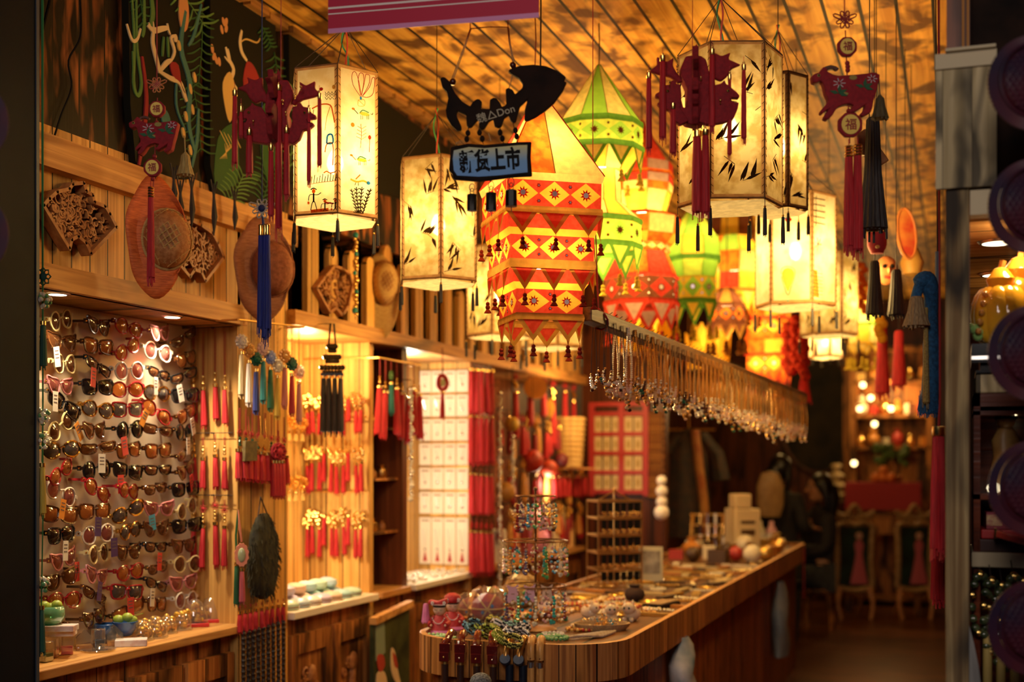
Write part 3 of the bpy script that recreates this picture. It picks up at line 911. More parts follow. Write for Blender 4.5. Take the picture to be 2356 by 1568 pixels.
def d_right(b, q):
    for L in ([(829, 222), (812, 195), (810, 170), (818, 166), (826, 190), (830, 218)], [(830, 220), (824, 185), (828, 168), (836, 172), (836, 195), (831, 218)], [(831, 222), (838, 190), (842, 170), (850, 174), (848, 195), (833, 222)], [(833, 222), (850, 200), (856, 180), (862, 182), (858, 215), (845, 224), (834, 222)]): rb(b, q, L, 1.3, 3)
    rb(b, q, [(824, 230), (838, 230), (838, 243), (824, 243), (824, 230)], 1.2, 7); rb(b, q, [(824, 230), (838, 243)], 1, 7); eb(b, q, 830, 226, 3, 4, 5)
    beast(b, q, 838, 262, .85, 2, 7); beast(b, q, 832, 368, .8, 4, 7)
    rb(b, q, [(830, 285), (831, 310), (829, 340)], 1.0, 4); eb(b, q, 811, 287, 5, 5, 4); eb(b, q, 850, 316, 4, 5, 3); rb(b, q, [(850, 320), (849, 350)], .8, 3)
    for i in range(4): rb(b, q, [(830, 295 + i * 8), (822 - i, 290 + i * 8)], .8, 4); rb(b, q, [(831, 297 + i * 8), (842, 290 + i * 8)], .8, 4)
    rb(b, q, [(806, 412), (820, 418), (836, 416), (846, 422)], 4, 7); eb(b, q, 847, 421, 5, 4, 5); rb(b, q, [(818, 412), (828, 402)], 2.4, 4); rb(b, q, [(818, 420), (816, 426)], .8, 2); rb(b, q, [(824, 420), (824, 427)], .8, 2)
    for (x0, x1, y1) in ((822, 808, 434), (824, 819, 430), (826, 832, 430), (830, 852, 434)):
        rb(b, q, [(x0 + 2, 500), ((x0 + x1) / 2, 465), (x1, y1)], .9, 2)
        for i in range(8):
            u = i / 8; x = x0 + (x1 - x0) * u; y = 496 + (y1 - 496) * u
            rb(b, q, [(x, y), (x - 5, y - 5)], 1.1, 1); rb(b, q, [(x, y), (x + 5, y - 5)], 1.1, 1)
    for i in range(5): rb(b, q, [(812 + i * 5, 496), (818 + i * 4, 503)], 1.1, 1)


def d_balloon(b, q):
    k = 1.8e-3
    rb(b, q, sm2([(1797, 630), (1800, 617), (1813, 613), (1826, 618), (1829, 630), (1822, 655), (1813, 678), (1803, 655)], 4), 1.6, 4, k); b.prism([q(x, y) for x, y in sm2([(1799, 632), (1803, 620), (1813, 616), (1824, 621), (1827, 632), (1820, 655), (1813, 670), (1805, 655)], 3)], -.0006, -.0003, 7)
    eb(b, q, 1806, 500, 8, 4, 5, k); eb(b, q, 1814, 505, 8, 5, 3, k); eb(b, q, 1813, 692, 4, 2, 6, k)


def d_flower(b, q):
    k = 1.8e-3
    for i in range(7):
        a = i * .9; rb(b, q, [(1882, 562), (1882 + 8 * cos(a), 562 + 16 * sin(a))], 1.8, (3, 5, 4)[i % 3], k)
    b.prism([q(x, y) for x, y in ((1862, 680), (1872, 620), (1880, 622), (1884, 684))], -.0009, -.0004, 4)
    for i in range(7): rb(b, q, [(1866, 626 + i * 8), (1892, 630 + i * 8)], 1.0, 2, k)
    for i in range(5): rb(b, q, [(1872, 455 + i * 14), (1898, 460 + i * 14)], 2.2, 1, k); rb(b, q, [(1878, 450 + i * 14), (1876, 464 + i * 14)], 1.4, 1, k)


# hexagon faces: index i spans rot+60i .. rot+60(i+1)
paper_lantern('tall six-sided paper lantern with drawn figures, beasts and plants behind the nearer dragon charm', 771, 178, 510, 3.95, 108, 11, 'folk', (795, 62), 3.2, .42, False, 66, {4: d_left, 5: d_mid, 0: d_right}, 1)
paper_lantern('six-sided bamboo-print paper lantern left of the fish skeleton sign', 1008, 376, 652, 4.5, 98, 7, 'bamboo', (1005, 262), 3.2, .5, False, 60, None, 4)
paper_lantern('largest bamboo-print paper lantern, half covered by the red dragon charm', 1680, 128, 477, 3.85, 121, 29, 'bamboo', (1658, -5), 2.2, .52, False, 88, None, 8)
paper_lantern('dark-edged bamboo paper lantern tucked behind the largest lantern', 1792, 182, 488, 4.45, 67, 6, 'bamboo', (1790, 70), 1.8, .5, True, 60, None, 9)
paper_lantern('bamboo-print paper lantern hanging low behind the orange cotton lantern', 1150, 570, 775, 5.6, 80, -12, 'bamboo', (1150, 500), 3, .5, False, 50, None, 12)
paper_lantern('plain-bottomed paper lantern almost hidden by the orange cotton lantern', 1268, 600, 800, 6.0, 74, 10, 'bamboo', (1268, 520), 3, .5, False, 50, None, 14)
paper_lantern('paper lantern with an inked balloon and flower, below the largest lantern', 1830, 455, 706, 5.2, 92, 11, 'folk', (1832, 370), 3.4, .52, False, 56, {5: d_balloon, 0: d_flower}, 16)
paper_lantern('far bamboo paper lantern beyond the balloon-drawn lantern', 1907, 585, 772, 6.3, 66, 12, 'bamboo', (1907, 520), 2.6, .5, False, 42, None, 18)
paper_lantern('smallest plain paper lantern at the far right', 1900, 750, 822, 7.6, 40, 0, 'plain', (1900, 715), 3, .5, False, 20, None, 19, None, .7)

# ---------------------------------------------------------------- embroidered cotton lanterns
C_RED = cloth('red_cotton', (.52, .055, .03), .6, 0, (.44, .04, .02), 60); C_ORA = cloth('orange_cotton', (.70, .20, .02), .6, 0, (.55, .10, .015), 30)
C_YEL = cloth('yellow_cotton', (.78, .50, .06), .6, 0, (.72, .42, .04), 24); C_OCH = cloth('ochre_trim', (.44, .22, .04), .5); C_CRM = cloth('cream_cotton', (.80, .62, .20), .6)
C_GRN = cloth('green_cotton', (.28, .50, .06), .6, 0, (.24, .44, .05), 20); C_LIM = cloth('lime_cotton', (.55, .62, .08), .6); C_DGR = cloth('dark_green_trim', (.10, .24, .03), .5)
C_GRY = cloth('grey_cotton', (.45, .30, .22), .5); C_BRN = cloth('brown_cotton', (.20, .07, .03), .5); C_MAR = ink('maroon_stitching', (.70, .07, .05), .2); C_DST = ink('brown_stitching', (.55, .28, .08), .2)
MIRR = mat('mirror_disc', (.88, .82, .74), .2, 0, .8)
CM = {'red': C_RED, 'ora': C_ORA, 'yel': C_YEL, 'och': C_OCH, 'crm': C_CRM, 'grn': C_GRN, 'lim': C_LIM, 'dgr': C_DGR, 'gry': C_GRY, 'brn': C_BRN, 'mar': C_MAR, 'dst': C_DST, 'mir': MIRR}


def star(b, x, z, r0, r1, n, y0, m):
    b.prism([(x + (r1 if i % 2 else r0) * cos(pi * i / n), z + (r1 if i % 2 else r0) * sin(pi * i / n)) for i in range(2 * n)], y0, y0 + .0006, m)


def cotton_lantern(label, cx, Y, n, rot, tiers, power, lights, apex=None, tcol=None, hang=True):
    """tiers: (part name, y_top, y_bottom, R_top, R_bottom, kind, colours, count)"""
    ybase = tiers[-1][2]
    f = Fr(cx, ybase, Y); k = f.k
    t = thing('cotton_lantern', label, 'lantern', f.loc, YAW, 'embroidered cotton lanterns')
    for (pn, y0, y1, R0, R1, kind, cols, cnt) in tiers:
        mats = [CM[c] for c in cols]; b = MB()
        z0, z1 = (ybase - y0) * k, (ybase - y1) * k; r0, r1 = R0 * k, R1 * k
        tassels = []
        for i in range(n):
            a0, a1 = radians(rot + 360 * i / n), radians(rot + 360 * (i + 1) / n)
            T0, T1 = Vector((r0 * sin(a0), -r0 * cos(a0), z0)), Vector((r0 * sin(a1), -r0 * cos(a1), z0))
            B0, B1 = Vector((r1 * sin(a0), -r1 * cos(a0), z1)), Vector((r1 * sin(a1), -r1 * cos(a1), z1))
            if kind == 'stripe':
                for j in range(cnt):
                    u0, u1 = j / cnt, (j + 1) / cnt
                    b.poly([B0.lerp(B1, u0), B0.lerp(B1, u1), T0.lerp(T1, u1), T0.lerp(T1, u0)], (i * cnt + j) % len(mats))
                    if cnt * n < 14: b.bar(B0.lerp(B1, u0) * 1.0, T0.lerp(T1, u0), .003, .003, (i * cnt + j) % len(mats))
            elif kind == 'plain':
                b.poly([B0, B1, T1, T0], 0)
            elif kind == 'trim':
                mid0 = (B0 + T0) / 2 * 1.0; mid1 = (B1 + T1) / 2
                c_ = Vector((mid0.x, mid0.y, 0)).normalized() * .003; d_ = Vector((mid1.x, mid1.y, 0)).normalized() * .003
                b.poly([B0, B1, mid1 + d_, mid0 + c_], 0); b.poly([mid0 + c_, mid1 + d_, T1, T0], 0)
            elif kind in ('band', 'valance'):
                u = (T1 - T0).normalized(); W = (T1 - T0).length; W1 = (B1 - B0).length
                dn = (B0 + B1 - T0 - T1) / 2; Hh = dn.length; v = -dn.normalized(); nn = u.cross(v).normalized()
                # frame: x along u, z along v (up), y inward
                O = (B0 + B1) / 2; cxo = Vector((0, 0, 0))
                M = Matrix(((u.x, -nn.x, v.x, O.x), (u.y, -nn.y, v.y, O.y), (u.z, -nn.z, v.z, O.z), (0, 0, 0, 1)))
                b.M = M
                if kind == 'band':
                    w = W1 / cnt
                    for j in range(cnt):
                        x = -W1 / 2 + w * (j + .5); z = Hh / 2; hx, hz = w * .48, Hh * .48; xl, xr = x - w / 2, x + w / 2
                        D4 = [(x - hx, -.001, z), (x, -.001, z - hz), (x + hx, -.001, z), (x, -.001, z + hz)]
                        b.poly(D4, 1)
                        for c4 in ([(xl, 0, 0), (x, 0, 0), D4[1], D4[0], (xl, 0, z)], [(x, 0, 0), (xr, 0, 0), (xr, 0, z), D4[2], D4[1]], [(xr, 0, z), (xr, 0, Hh), (x, 0, Hh), D4[3], D4[2]], [(x, 0, Hh), (xl, 0, Hh), (xl, 0, z), D4[0], D4[3]]): b.poly(c4, 0)
                        r = min(hx, hz)
                        star(b, x, z, r * .52, r * .26, 9, -.0024, 2); b.disc(x, z, r * .22, r * .22, -.0034, -.0024, 10, 3)
                        for zz in (Hh * .2, Hh * .8):
                            xx = x + w / 2
                            if j < cnt - 1 or cnt == 1:
                                star(b, xx, zz, r * .2, r * .12, 6, -.0016, 2); b.disc(xx, zz, r * .09, r * .09, -.0026, -.0016, 8, 3)
                else:
                    w = W / cnt
                    for j in range(cnt):
                        x = -W / 2 + w * (j + .5)
                        O3 = [(x - w * .46, 0, Hh), (x, 0, 0), (x + w * .46, 0, Hh)]; I3 = [(x - w * .30, 0, Hh), (x, 0, Hh * .30), (x + w * .30, 0, Hh)]
                        b.poly([O3[0], O3[1], I3[1], I3[0]], 0); b.poly([O3[1], O3[2], I3[2], I3[1]], 0); b.poly(I3, 1)
                        tassels.append((M @ Vector((x, -.002, 0))))
                b.M = Matrix()
        b.build(pn, mats, t)
        for j, p in enumerate(tassels):
            q = MB(); s = k * 34
            q.tube([(0, 0, .003), (0, 0, -s * .3)], .0009, 4); q.ball((0, 0, -s * .36), s * .14, 8, 5); q.ball((0, 0, -s * .60), s * .17, 8, 5)
            q.lathe([(s * .26, -s * 1.0), (s * .22, -s * .92), (s * .08, -s * .72)], 10, (0, 0, 0), 0, 0, 1, 1, .08)
            o = q.build('tassel', cloth('tassel_' + tcol, dict(mar=(.30, .035, .018), yel=(.72, .52, .06), brn=(.3, .12, .03))[tcol], .3), t)
            o.location = p
    zt = (ybase - tiers[0][1]) * k
    if hang:
        b = MB(); b.tube([(0, 0, zt - .02), (.002, 0, (zt + ZCEIL - f.loc.z) / 2), (0, 0, ZCEIL - f.loc.z)], .0026, 5); b.build('hanging_cord', CORD, t)
    for (ly, r) in lights:
        z = (ybase - ly) * k
        b = MB(); b.lathe([(.0001, z - .05), (.02, z - .04), (.03, z - .01), (.024, z + .015), (.012, z + .04)], 12); b.lathe([(.013, z + .04), (.014, z + .075), (.003, z + .08)], 8, (0, 0, 0), 1)
        b.tube([(0, 0, z + .08), (0, 0, zt)], .003, 4, False, 1); b.build('bulb', [BULB, BLACK], t)
        l = light('lantern_light', 'POINT', (0, 0, z), power * 1.8, (1.0, .68, .27), .028, None, t); l.location = (0, 0, z)
    return t


dia = ['red', 'yel', 'mar', 'mir']; gd = ['lim', 'grn', 'dst', 'dst']
cotton_lantern('square orange and red cotton lantern in tiers with sun-stitched diamonds and beaded tassels', 1243, 3.95, 4, -29.6, [
    ('roof', 212, 424, 5, 164, 'stripe', ['ora', 'crm', 'red', 'crm'], 2), ('eave_strip', 424, 440, 164, 157, 'plain', ['crm'], 1), ('diamond_band', 440, 497, 156, 155, 'band', dia, 3),
    ('trim', 497, 513, 158, 158, 'trim', ['och'], 1), ('valance', 512, 560, 162, 168, 'valance', ['och', 'red'], 3), ('drum', 513, 544, 148, 146, 'plain', ['red'], 1), ('collar', 544, 559, 146, 138, 'plain', ['yel'], 1),
    ('diamond_band', 559, 612, 138, 137, 'band', dia, 3), ('trim', 612, 634, 140, 140, 'trim', ['och'], 1), ('valance', 632, 682, 143, 150, 'valance', ['och', 'red'], 3), ('drum', 634, 662, 128, 124, 'plain', ['red'], 1), ('collar', 662, 676, 124, 110, 'plain', ['yel'], 1),
    ('diamond_band', 676, 729, 109, 109, 'band', dia, 2), ('trim', 729, 746, 112, 112, 'trim', ['och'], 1), ('valance', 744, 792, 114, 114, 'valance', ['och', 'red'], 2)], 2.6, [(365, 1), (600, 1)], None, 'mar')
cotton_lantern('round green and yellow cotton lantern with a tall striped cone roof', 1378, 4.9, 10, 8, [
    ('roof', 150, 288, 4, 98, 'stripe', ['crm', 'grn'], 1), ('trim', 286, 300, 101, 102, 'trim', ['dgr'], 1), ('diamond_band', 300, 343, 101, 101, 'band', gd, 1), ('trim', 343, 356, 104, 104, 'trim', ['dgr'], 1),
    ('valance', 356, 402, 104, 104, 'valance', ['dgr', 'crm'], 1), ('drum', 356, 398, 96, 64, 'stripe', ['crm', 'yel'], 1), ('neck', 396, 470, 48, 52, 'stripe', ['lim', 'crm'], 1), ('flare', 470, 510, 54, 98, 'stripe', ['yel', 'crm'], 1),
    ('trim', 508, 521, 100, 100, 'trim', ['dgr'], 1), ('diamond_band', 521, 566, 98, 98, 'band', gd, 1), ('trim', 566, 579, 101, 101, 'trim', ['dgr'], 1), ('valance', 579, 634, 101, 97, 'valance', ['dgr', 'lim'], 1)], 2.6, [(372, 1), (545, 1)], None, 'yel')
cotton_lantern('red, orange and grey patchwork cotton lantern behind the green one', 1476, 5.8, 8, 5, [
    ('roof', 276, 380, 3, 66, 'stripe', ['red', 'ora', 'gry'], 1), ('upper_drum', 380, 402, 74, 74, 'stripe', ['gry', 'red'], 1), ('trim', 402, 410, 76, 76, 'trim', ['ora'], 1), ('patch_band', 410, 428, 74, 74, 'stripe', ['gry', 'red', 'brn'], 1),
    ('orange_band', 428, 446, 74, 72, 'stripe', ['ora', 'crm'], 1), ('lit_band', 446, 492, 70, 56, 'stripe', ['crm', 'yel'], 1), ('eave', 492, 506, 58, 96, 'stripe', ['ora', 'red'], 1), ('patch_band', 506, 545, 92, 86, 'stripe', ['crm', 'ora', 'gry'], 1),
    ('orange_band', 545, 565, 86, 70, 'stripe', ['ora', 'yel'], 1), ('bead_row', 565, 582, 66, 66, 'band', ['ora', 'crm', 'brn', 'mir'], 2), ('flare', 582, 636, 60, 84, 'stripe', ['red', 'ora', 'gry'], 1),
    ('trim', 636, 645, 87, 87, 'trim', ['red'], 1), ('diamond_band', 645, 694, 86, 86, 'band', ['brn', 'red', 'brn', 'mir'], 1), ('trim', 694, 706, 89, 89, 'trim', ['red'], 1), ('valance', 706, 760, 89, 89, 'valance', ['red', 'gry'], 1)], 2.4, [(470, 1), (610, 1)], None, 'mar')
cotton_lantern('green and gold cotton lantern beyond the patchwork one', 1596, 6.6, 8, 12, [
    ('roof', 470, 548, 4, 58, 'stripe', ['lim', 'grn'], 1), ('shoulder', 548, 592, 62, 66, 'stripe', ['grn', 'yel'], 1), ('trim', 592, 604, 66, 66, 'trim', ['dgr'], 1), ('lower_drum', 604, 640, 60, 52, 'stripe', ['grn', 'lim'], 1),
    ('diamond_band', 640, 690, 54, 54, 'band', ['yel', 'grn', 'och', 'mir'], 1), ('trim', 690, 702, 56, 56, 'trim', ['dgr'], 1), ('valance', 702, 745, 56, 56, 'valance', ['dgr', 'yel'], 1)], 2.2, [(570, 1)], None, 'yel')
cotton_lantern('brown and yellow patchwork cotton lantern under the largest paper lantern', 1690, 7.2, 8, 0, [
    ('roof', 440, 500, 5, 40, 'stripe', ['brn', 'yel'], 1), ('patch_band', 500, 545, 50, 54, 'stripe', ['brn', 'yel', 'och'], 1), ('flare', 545, 585, 40, 72, 'stripe', ['yel', 'brn', 'ora', 'grn'], 1), ('shoulder', 585, 630, 70, 58, 'stripe', ['crm', 'ora'], 1),
    ('patch_band', 630, 668, 56, 58, 'stripe', ['yel', 'red', 'crm'], 1), ('trim', 668, 676, 60, 60, 'trim', ['och'], 1), ('valance', 676, 720, 60, 60, 'valance', ['yel', 'crm'], 1)], 2.4, [(610, 1)], None, 'brn')
cotton_lantern('small brown cotton lantern with orange diamonds above the necklace beam', 1672, 6.9, 8, 10, [
    ('collar', 662, 702, 14, 42, 'stripe', ['brn', 'och'], 1), ('trim', 700, 708, 45, 45, 'trim', ['brn'], 1), ('diamond_band', 708, 742, 44, 44, 'band', ['brn', 'ora', 'brn', 'mir'], 1), ('trim', 742, 750, 45, 45, 'trim', ['brn'], 1), ('valance', 750, 780, 45, 45, 'valance', ['och', 'brn'], 1)], 1.4, [(705, 1)], None, 'brn')
cotton_lantern('orange cotton lantern stacked in square tiers beyond the necklace beam', 1770, 7.9, 4, 20, [
    ('roof', 650, 690, 6, 52, 'stripe', ['ora', 'yel'], 2), ('drum', 690, 730, 58, 56, 'stripe', ['ora', 'yel'], 2), ('trim', 730, 738, 62, 62, 'trim', ['red'], 1), ('diamond_band', 738, 770, 58, 58, 'band', ['ora', 'yel', 'red', 'mir'], 2), ('eave', 770, 784, 60, 66, 'stripe', ['ora'], 1),
    ('drum', 784, 814, 60, 58, 'stripe', ['ora', 'yel', 'ora'], 2), ('trim', 814, 820, 66, 66, 'trim', ['red'], 1), ('diamond_band', 820, 856, 60, 60, 'band', ['ora', 'yel', 'red', 'mir'], 2), ('valance', 856, 890, 60, 60, 'valance', ['red', 'ora'], 2)], 2.2, [(755, 1), (838, 1)], None, 'mar')
cotton_lantern('small lime cotton lantern at the far right by the red tassel', 1990, 7.4, 8, 0, [
    ('roof', 650, 700, 5, 34, 'stripe', ['ora', 'yel'], 1), ('drum', 700, 745, 38, 38, 'stripe', ['lim', 'crm'], 1), ('trim', 745, 752, 40, 40, 'trim', ['dgr'], 1), ('lower_drum', 752, 790, 40, 36, 'stripe', ['crm', 'yel'], 1), ('valance', 790, 815, 40, 40, 'valance', ['yel', 'crm'], 1)], 2.2, [(735, 1)], None, 'yel')

# yellow petal lamps glowing under the patchwork lantern
for i, (cx, yt, yb, Y, R, lab) in enumerate(((1480, 715, 812, 6.55, 62, 'yellow petal lamp glowing right under the patchwork lantern'), (1628, 745, 850, 7.75, 50, 'yellow petal lamp glowing farther along the necklace beam'))):
    f = Fr(cx, yb, Y); k = f.k; t = thing('petal_lamp', lab, 'lamp', f.loc, YAW, 'yellow petal lamps')
    H = (yb - yt) * k; R *= k
    for ring, (n, rr, hh) in enumerate(((9, 1.0, .8), (7, .62, 1.0))):
        for j in range(n):
            a = 2 * pi * j / n + ring * .3; b = MB(); w = R * .34
            vs = []; fs = []
            for u in range(6):
                z = H * hh * u / 5; ww = w * (1.0, 1.05, 1.05, .95, .7, .12)[u]; out = R * rr * (.86 + .14 * u / 5)
                for s in (-1, -.5, 0, .5, 1): vs.append((s * ww, -out - .012 * (1 - s * s), z))
            for u in range(5):
                for s in range(4): fs.append((u * 5 + s, u * 5 + s + 1, u * 5 + s + 6, u * 5 + s + 5))
            b.M = Matrix.Rotation(a, 4, 'Z'); b.add(vs, fs); b.build('petal', C_YEL, t)
    b = MB(); b.lathe([(.001, -.01), (R * .9, 0), (R * .9, .006), (.001, .01)], 16); b.build('base_plate', BRASS, t)
    b = MB(); b.ball((0, 0, H * .4), .035, 10, 6); b.build('bulb', BULB, t)
    b = MB(); b.tube([(0, 0, H * .5), (0, 0, ZCEIL - f.loc.z)], .002, 4); b.build('hanging_cord', CORD, t)
    light('lamp_light', 'POINT', (0, 0, H * .45), 2.2, WARM, .03, None, t)
# ================================================================ shopfront
p0 = P(88, 800, 3.55)
b = MB()
xr, ya = p0.x, p0.y
b.box(xr - .34, xr, ya - .26, ya, 0, 3.3)
b.box(xr - .022, xr + .003, ya - .27, ya - .255, 0, 3.3)
struct(bevel(b.build('trim_doorpost', NAVY, None, False), .012, 3))
b = MB(); b.box(xr + .0005, xr + .004, ya - .012, ya, 0, 3.3)
struct(b.build('trim_doorpost_edge', mat('grey_metal_edge', (.05, .065, .09), .5, .2), None, False))  # paler blue strip paints in the rim light along the post's edge
# weathered post and boards of the neighbouring stall
b = MB(); b.box(-.022, .028, 3.0, 3.05, 0, 2.41); struct(bevel(b.build('trim_post', W_POST, None, False), .003))
b = MB(); b.box(-.043, .085, 2.985, 3.0, 2.11, 2.375); struct(b.build('trim_stall_board', W_GREY, None, False))
b = MB(); b.box(-.044, .085, 2.978, 3.0, 2.376, 2.41); b.box(-.022, .083, 2.965, 3.0, 2.411, 2.417)
struct(b.build('trim_stall_cap', mat('raw_pine', (.55, .45, .28), .7), None, False))
b = MB(); b.box(.03, .6, 3.0, 3.05, 2.05, 2.105); struct(b.build('trim_stall_rail', mat('raw_pine', (.5, .4, .25), .7), None, False))

# pink banner
pl, pr = PU(755, 77, 2.9), PU(1240, 40, 2.9)
zb = (pl.z + pr.z) / 2
t = thing('fabric_banner', 'deep pink banner with white lines hanging in the entrance', 'banner', ((pl.x + pr.x) / 2, 2.9, zb), 0)
W = (pr.x - pl.x) / 2; cp = pl.z - zb; cq = pr.z - zb
b = MB(); n = 24
PINK = mat('pink_banner_cloth', (.50, .022, .060), .6); PINKL = mat('banner_pale_hem', (.72, .28, .50), .5); WHT = mat('banner_white_print', (.85, .75, .68), .6)


def bz(u, z): return (-W + 2 * W * u, .003 * sin(u * 9), z + cp + (cq - cp) * u)


for z0, z1, m_ in ((.0, .012, 1), (.012, .048, 0), (.048, .051, 2), (.051, .062, 0), (.062, .067, 2), (.067, .70, 0)):
    b.prism([(-W, z0 + cp), (W, z0 + cq), (W, z1 + cq), (-W, z1 + cp)], 0, .0015, m_)
o = b.build('banner_sheet', [PINK, PINKL, WHT], t)
b = MB(); b.tube([(-W - .02, 0, .70 + cp), (W + .02, 0, .70 + cq)], .01, 8); b.build('rod', BRASS, t)

# ================================================================ charms
FELT_B = varied('red_felt_back', (.20, .006, .010), (.28, .008, .012), 90, .9)


def hang_cord(t, x, z, r=.0012, m=REDC, top=None):
    b = MB(); b.tube([(x, 0, z), (x + .001, 0, (ZCEIL - t.location.z + z) / 2), (x, 0, ZCEIL - t.location.z)], r, 4); b.build('hanging_cord', m, t)


DRA = {
    'fin_l': [(185, 803), (290, 757), (270, 700), (345, 732), (412, 700), (414, 790), (470, 900), (470, 960), (410, 915), (350, 940), (300, 900), (262, 835)],
    'fin_r': [(740, 735), (800, 775), (884, 728), (880, 800), (945, 852), (872, 876), (770, 900), (700, 950), (660, 930), (720, 860), (752, 800)],
    'bulb': [(480, 770), (520, 742), (560, 735), (650, 742), (690, 835), (690, 905), (640, 1010), (640, 1160), (668, 1176), (690, 1090), (720, 1200), (650, 1300), (560, 1322), (500, 1310), (480, 1160), (440, 1000), (455, 870)],
    'head_l': [(210, 1085), (238, 1052), (290, 1010), (325, 985), (335, 955), (365, 985), (425, 1000), (470, 1080), (530, 1180), (545, 1300), (470, 1325), (340, 1305), (260, 1275), (225, 1190), (216, 1142), (250, 1140), (290, 1118), (290, 1100), (215, 1103)],
    'head_r': [(908, 1070), (860, 1042), (850, 1000), (790, 990), (770, 955), (735, 960), (735, 990), (700, 985), (690, 1080), (700, 1180), (630, 1290), (700, 1325), (760, 1280), (790, 1200), (840, 1190), (880, 1160), (893, 1142), (830, 1132), (822, 1105), (905, 1092)],
    'spike': [(545, 745), (550, 690), (562, 640), (585, 690), (590, 745)],
}


def dragon(label, px, py, Y, sc, mir, tassels, seed, cord):
    f = Fr(px, py, Y); k = f.k * sc
    t = thing('dragon_charm', label, 'hanging charm', f.loc, YAW, 'red felt dragon charms')
    ux = -1 if mir else 1
    for nm, y0, y1, part in (('fin_l', -.012, .006, 'fin'), ('fin_r', -.006, .012, 'fin'), ('bulb', -.022, .022, 'body'), ('head_l', -.036, -.012, 'head'), ('head_r', -.034, -.010, 'head'), ('spike', -.03, -.02, 'crest')):
        L = [(ux * (x / 3.92 + 500 - 643) * k, (255 - y / 3.92) * k) for x, y in DRA[nm]]
        b = MB(); b.prism(L, y0, y1); o = b.build(part, REDF, t, False); bevel(o, .005, 3)
        o.data.polygons.foreach_set('use_smooth', [True] * len(o.data.polygons))
        if part == 'head':
            b = MB(); s_ = 1 if nm == 'head_r' else -1
            ex = ux * ((806 if s_ > 0 else 308) / 3.92 + 500 - 643) * k; ez = (255 - 1047 / 3.92) * k
            b.ball((ex, y0 - .001, ez), .0045, 8, 5, 0, 1, .5); b.ball((ex, y0 - .003, ez), .002, 6, 4, 1)
            for L_ in ([(825, 1110), (835, 1135), (880, 1140)],) if s_ > 0 else ([(290, 1108), (280, 1132), (235, 1140)],):
                b.tube([(ux * (x / 3.92 + 500 - 643) * k, y0 - .0005, (255 - y / 3.92) * k) for x, y in L_], .0012, 4, False, 1)
            b.build('face_detail', [GOLD, BLACK], o)
    # other two layers, turned a quarter, so the charm is round
    b = MB(); b.M = Matrix.Rotation(pi / 2.2, 4, 'Z')
    for nm in ('head_l', 'head_r', 'fin_l', 'fin_r'):
        b.prism([(ux * (x / 3.92 + 500 - 643) * k * .9, (255 - y / 3.92) * k) for x, y in DRA[nm]], -.008, .008)
    o = b.build('cross_piece', FELT_B, t, False); bevel(o, .004, 2)
    b = MB(); rnd = random.Random(seed)
    for i in range(5):
        x, z = rnd.uniform(-60, 60) * k, rnd.uniform(-40, 50) * k
        b.ball((x, -.040, z), .0035, 8, 5, 0); b.ball((x, -.040, z - .008), .002, 6, 4, 0, 1, 1, 1.8)
    b.build('sequins', GOLD, t)
    for i, (x, y0, y1, w) in enumerate(tassels):
        xx, z0 = (x - px) * f.k, (py - y0) * f.k; L = (y1 - y0) * f.k
        q = MB(); q.ball((0, 0, .004), .0035, 8, 5, 1); q.tube([(0, 0, .02), (0, 0, 0)], .0008, 4)
        tassel_mb(L, w * f.k, .016, 10, (0, 0, 0), seed + i, (0, 1), 1.0, q)
        o = q.build('tassel', [RED, GOLD], t); o.location = (xx, -.045 if i % 2 else -.03, z0)
    hang_cord(t, (cord - px) * f.k, (py - 200 if not mir else py - 130) * f.k)
    return t


dragon('red felt dragon charm with tassels before the drawn paper lantern', 643, 255, 3.35, 1.0, False, [(546, 215, 398, 6.5), (582, 308, 418, 8), (646, 203, 560, 8), (631, 343, 520, 7), (715, 255, 440, 5), (741, 225, 405, 5.5), (664, 300, 470, 7), (563, 255, 330, 5)], 2, 646)
dragon('red felt dragon charm with tassels before the largest paper lantern', 1600, 205, 3.3, 1.08, True, [(1490, 175, 365, 7), (1520, 140, 345, 8), (1545, 245, 370, 8), (1632, 125, 320, 7), (1674, 178, 380, 5), (1704, 160, 345, 6), (1600, 308, 512, 12), (1617, 308, 516, 10)], 9, 1593)

FU = text_mesh('福', 1.0, .02)
FUM = mat('medallion_red_paint', (.35, .015, .02), .6)


def medallion(t, x, z, r, y=-.012):
    b = MB(); n = 16
    b.prism([(x + r * (1.0 if i % 2 else .93) * cos(2 * pi * i / n), z + r * (1.0 if i % 2 else .93) * sin(2 * pi * i / n)) for i in range(n)], y, y + .014)
    o = b.build('medallion', REDF, t, False); bevel(o, .003, 2)
    b = MB(); b.disc(x, z, r * .70, r * .76, y - .002, y, 20); b.build('medallion_face', mat('medallion_yellow', (.86, .60, .13), .6, spec=.1), o)
    q = link('medallion_character', FU, o, (x, y - .003, z)); q.scale = (r * .92, .1, r * .92)
    if not FU.materials: FU.materials.append(FUM)


def knot(t, x, z, s, m_):
    b = MB()
    for i in range(8):
        a = pi / 8 + i * pi / 4; l = s * (1.25 if i in (0, 3) else .9)
        c, d = cos(a), sin(a)
        b.tube([(x + c * u * l - d * v * s * .22, -.004 + .001 * (i % 3), z + d * u * l + c * v * s * .22) for u, v in ((.1, -.2), (.55, -.9), (.95, -.7), (1.05, 0), (.95, .7), (.55, .9), (.1, .2))], s * .075, 5, True)
    for i in range(-2, 3):
        for u, v in ((1, 1), (1, -1)):
            b.tube([(x + (i * .13 * v - .38 * u) * s, -.006, z + (i * .13 + .38 * v * 1) * s * 1 - 0), (x + (i * .13 * v + .38 * u) * s, -.006, z + (i * .13 - .38 * v) * s)], s * .06, 4)
    return b.build('knot', m_, t)


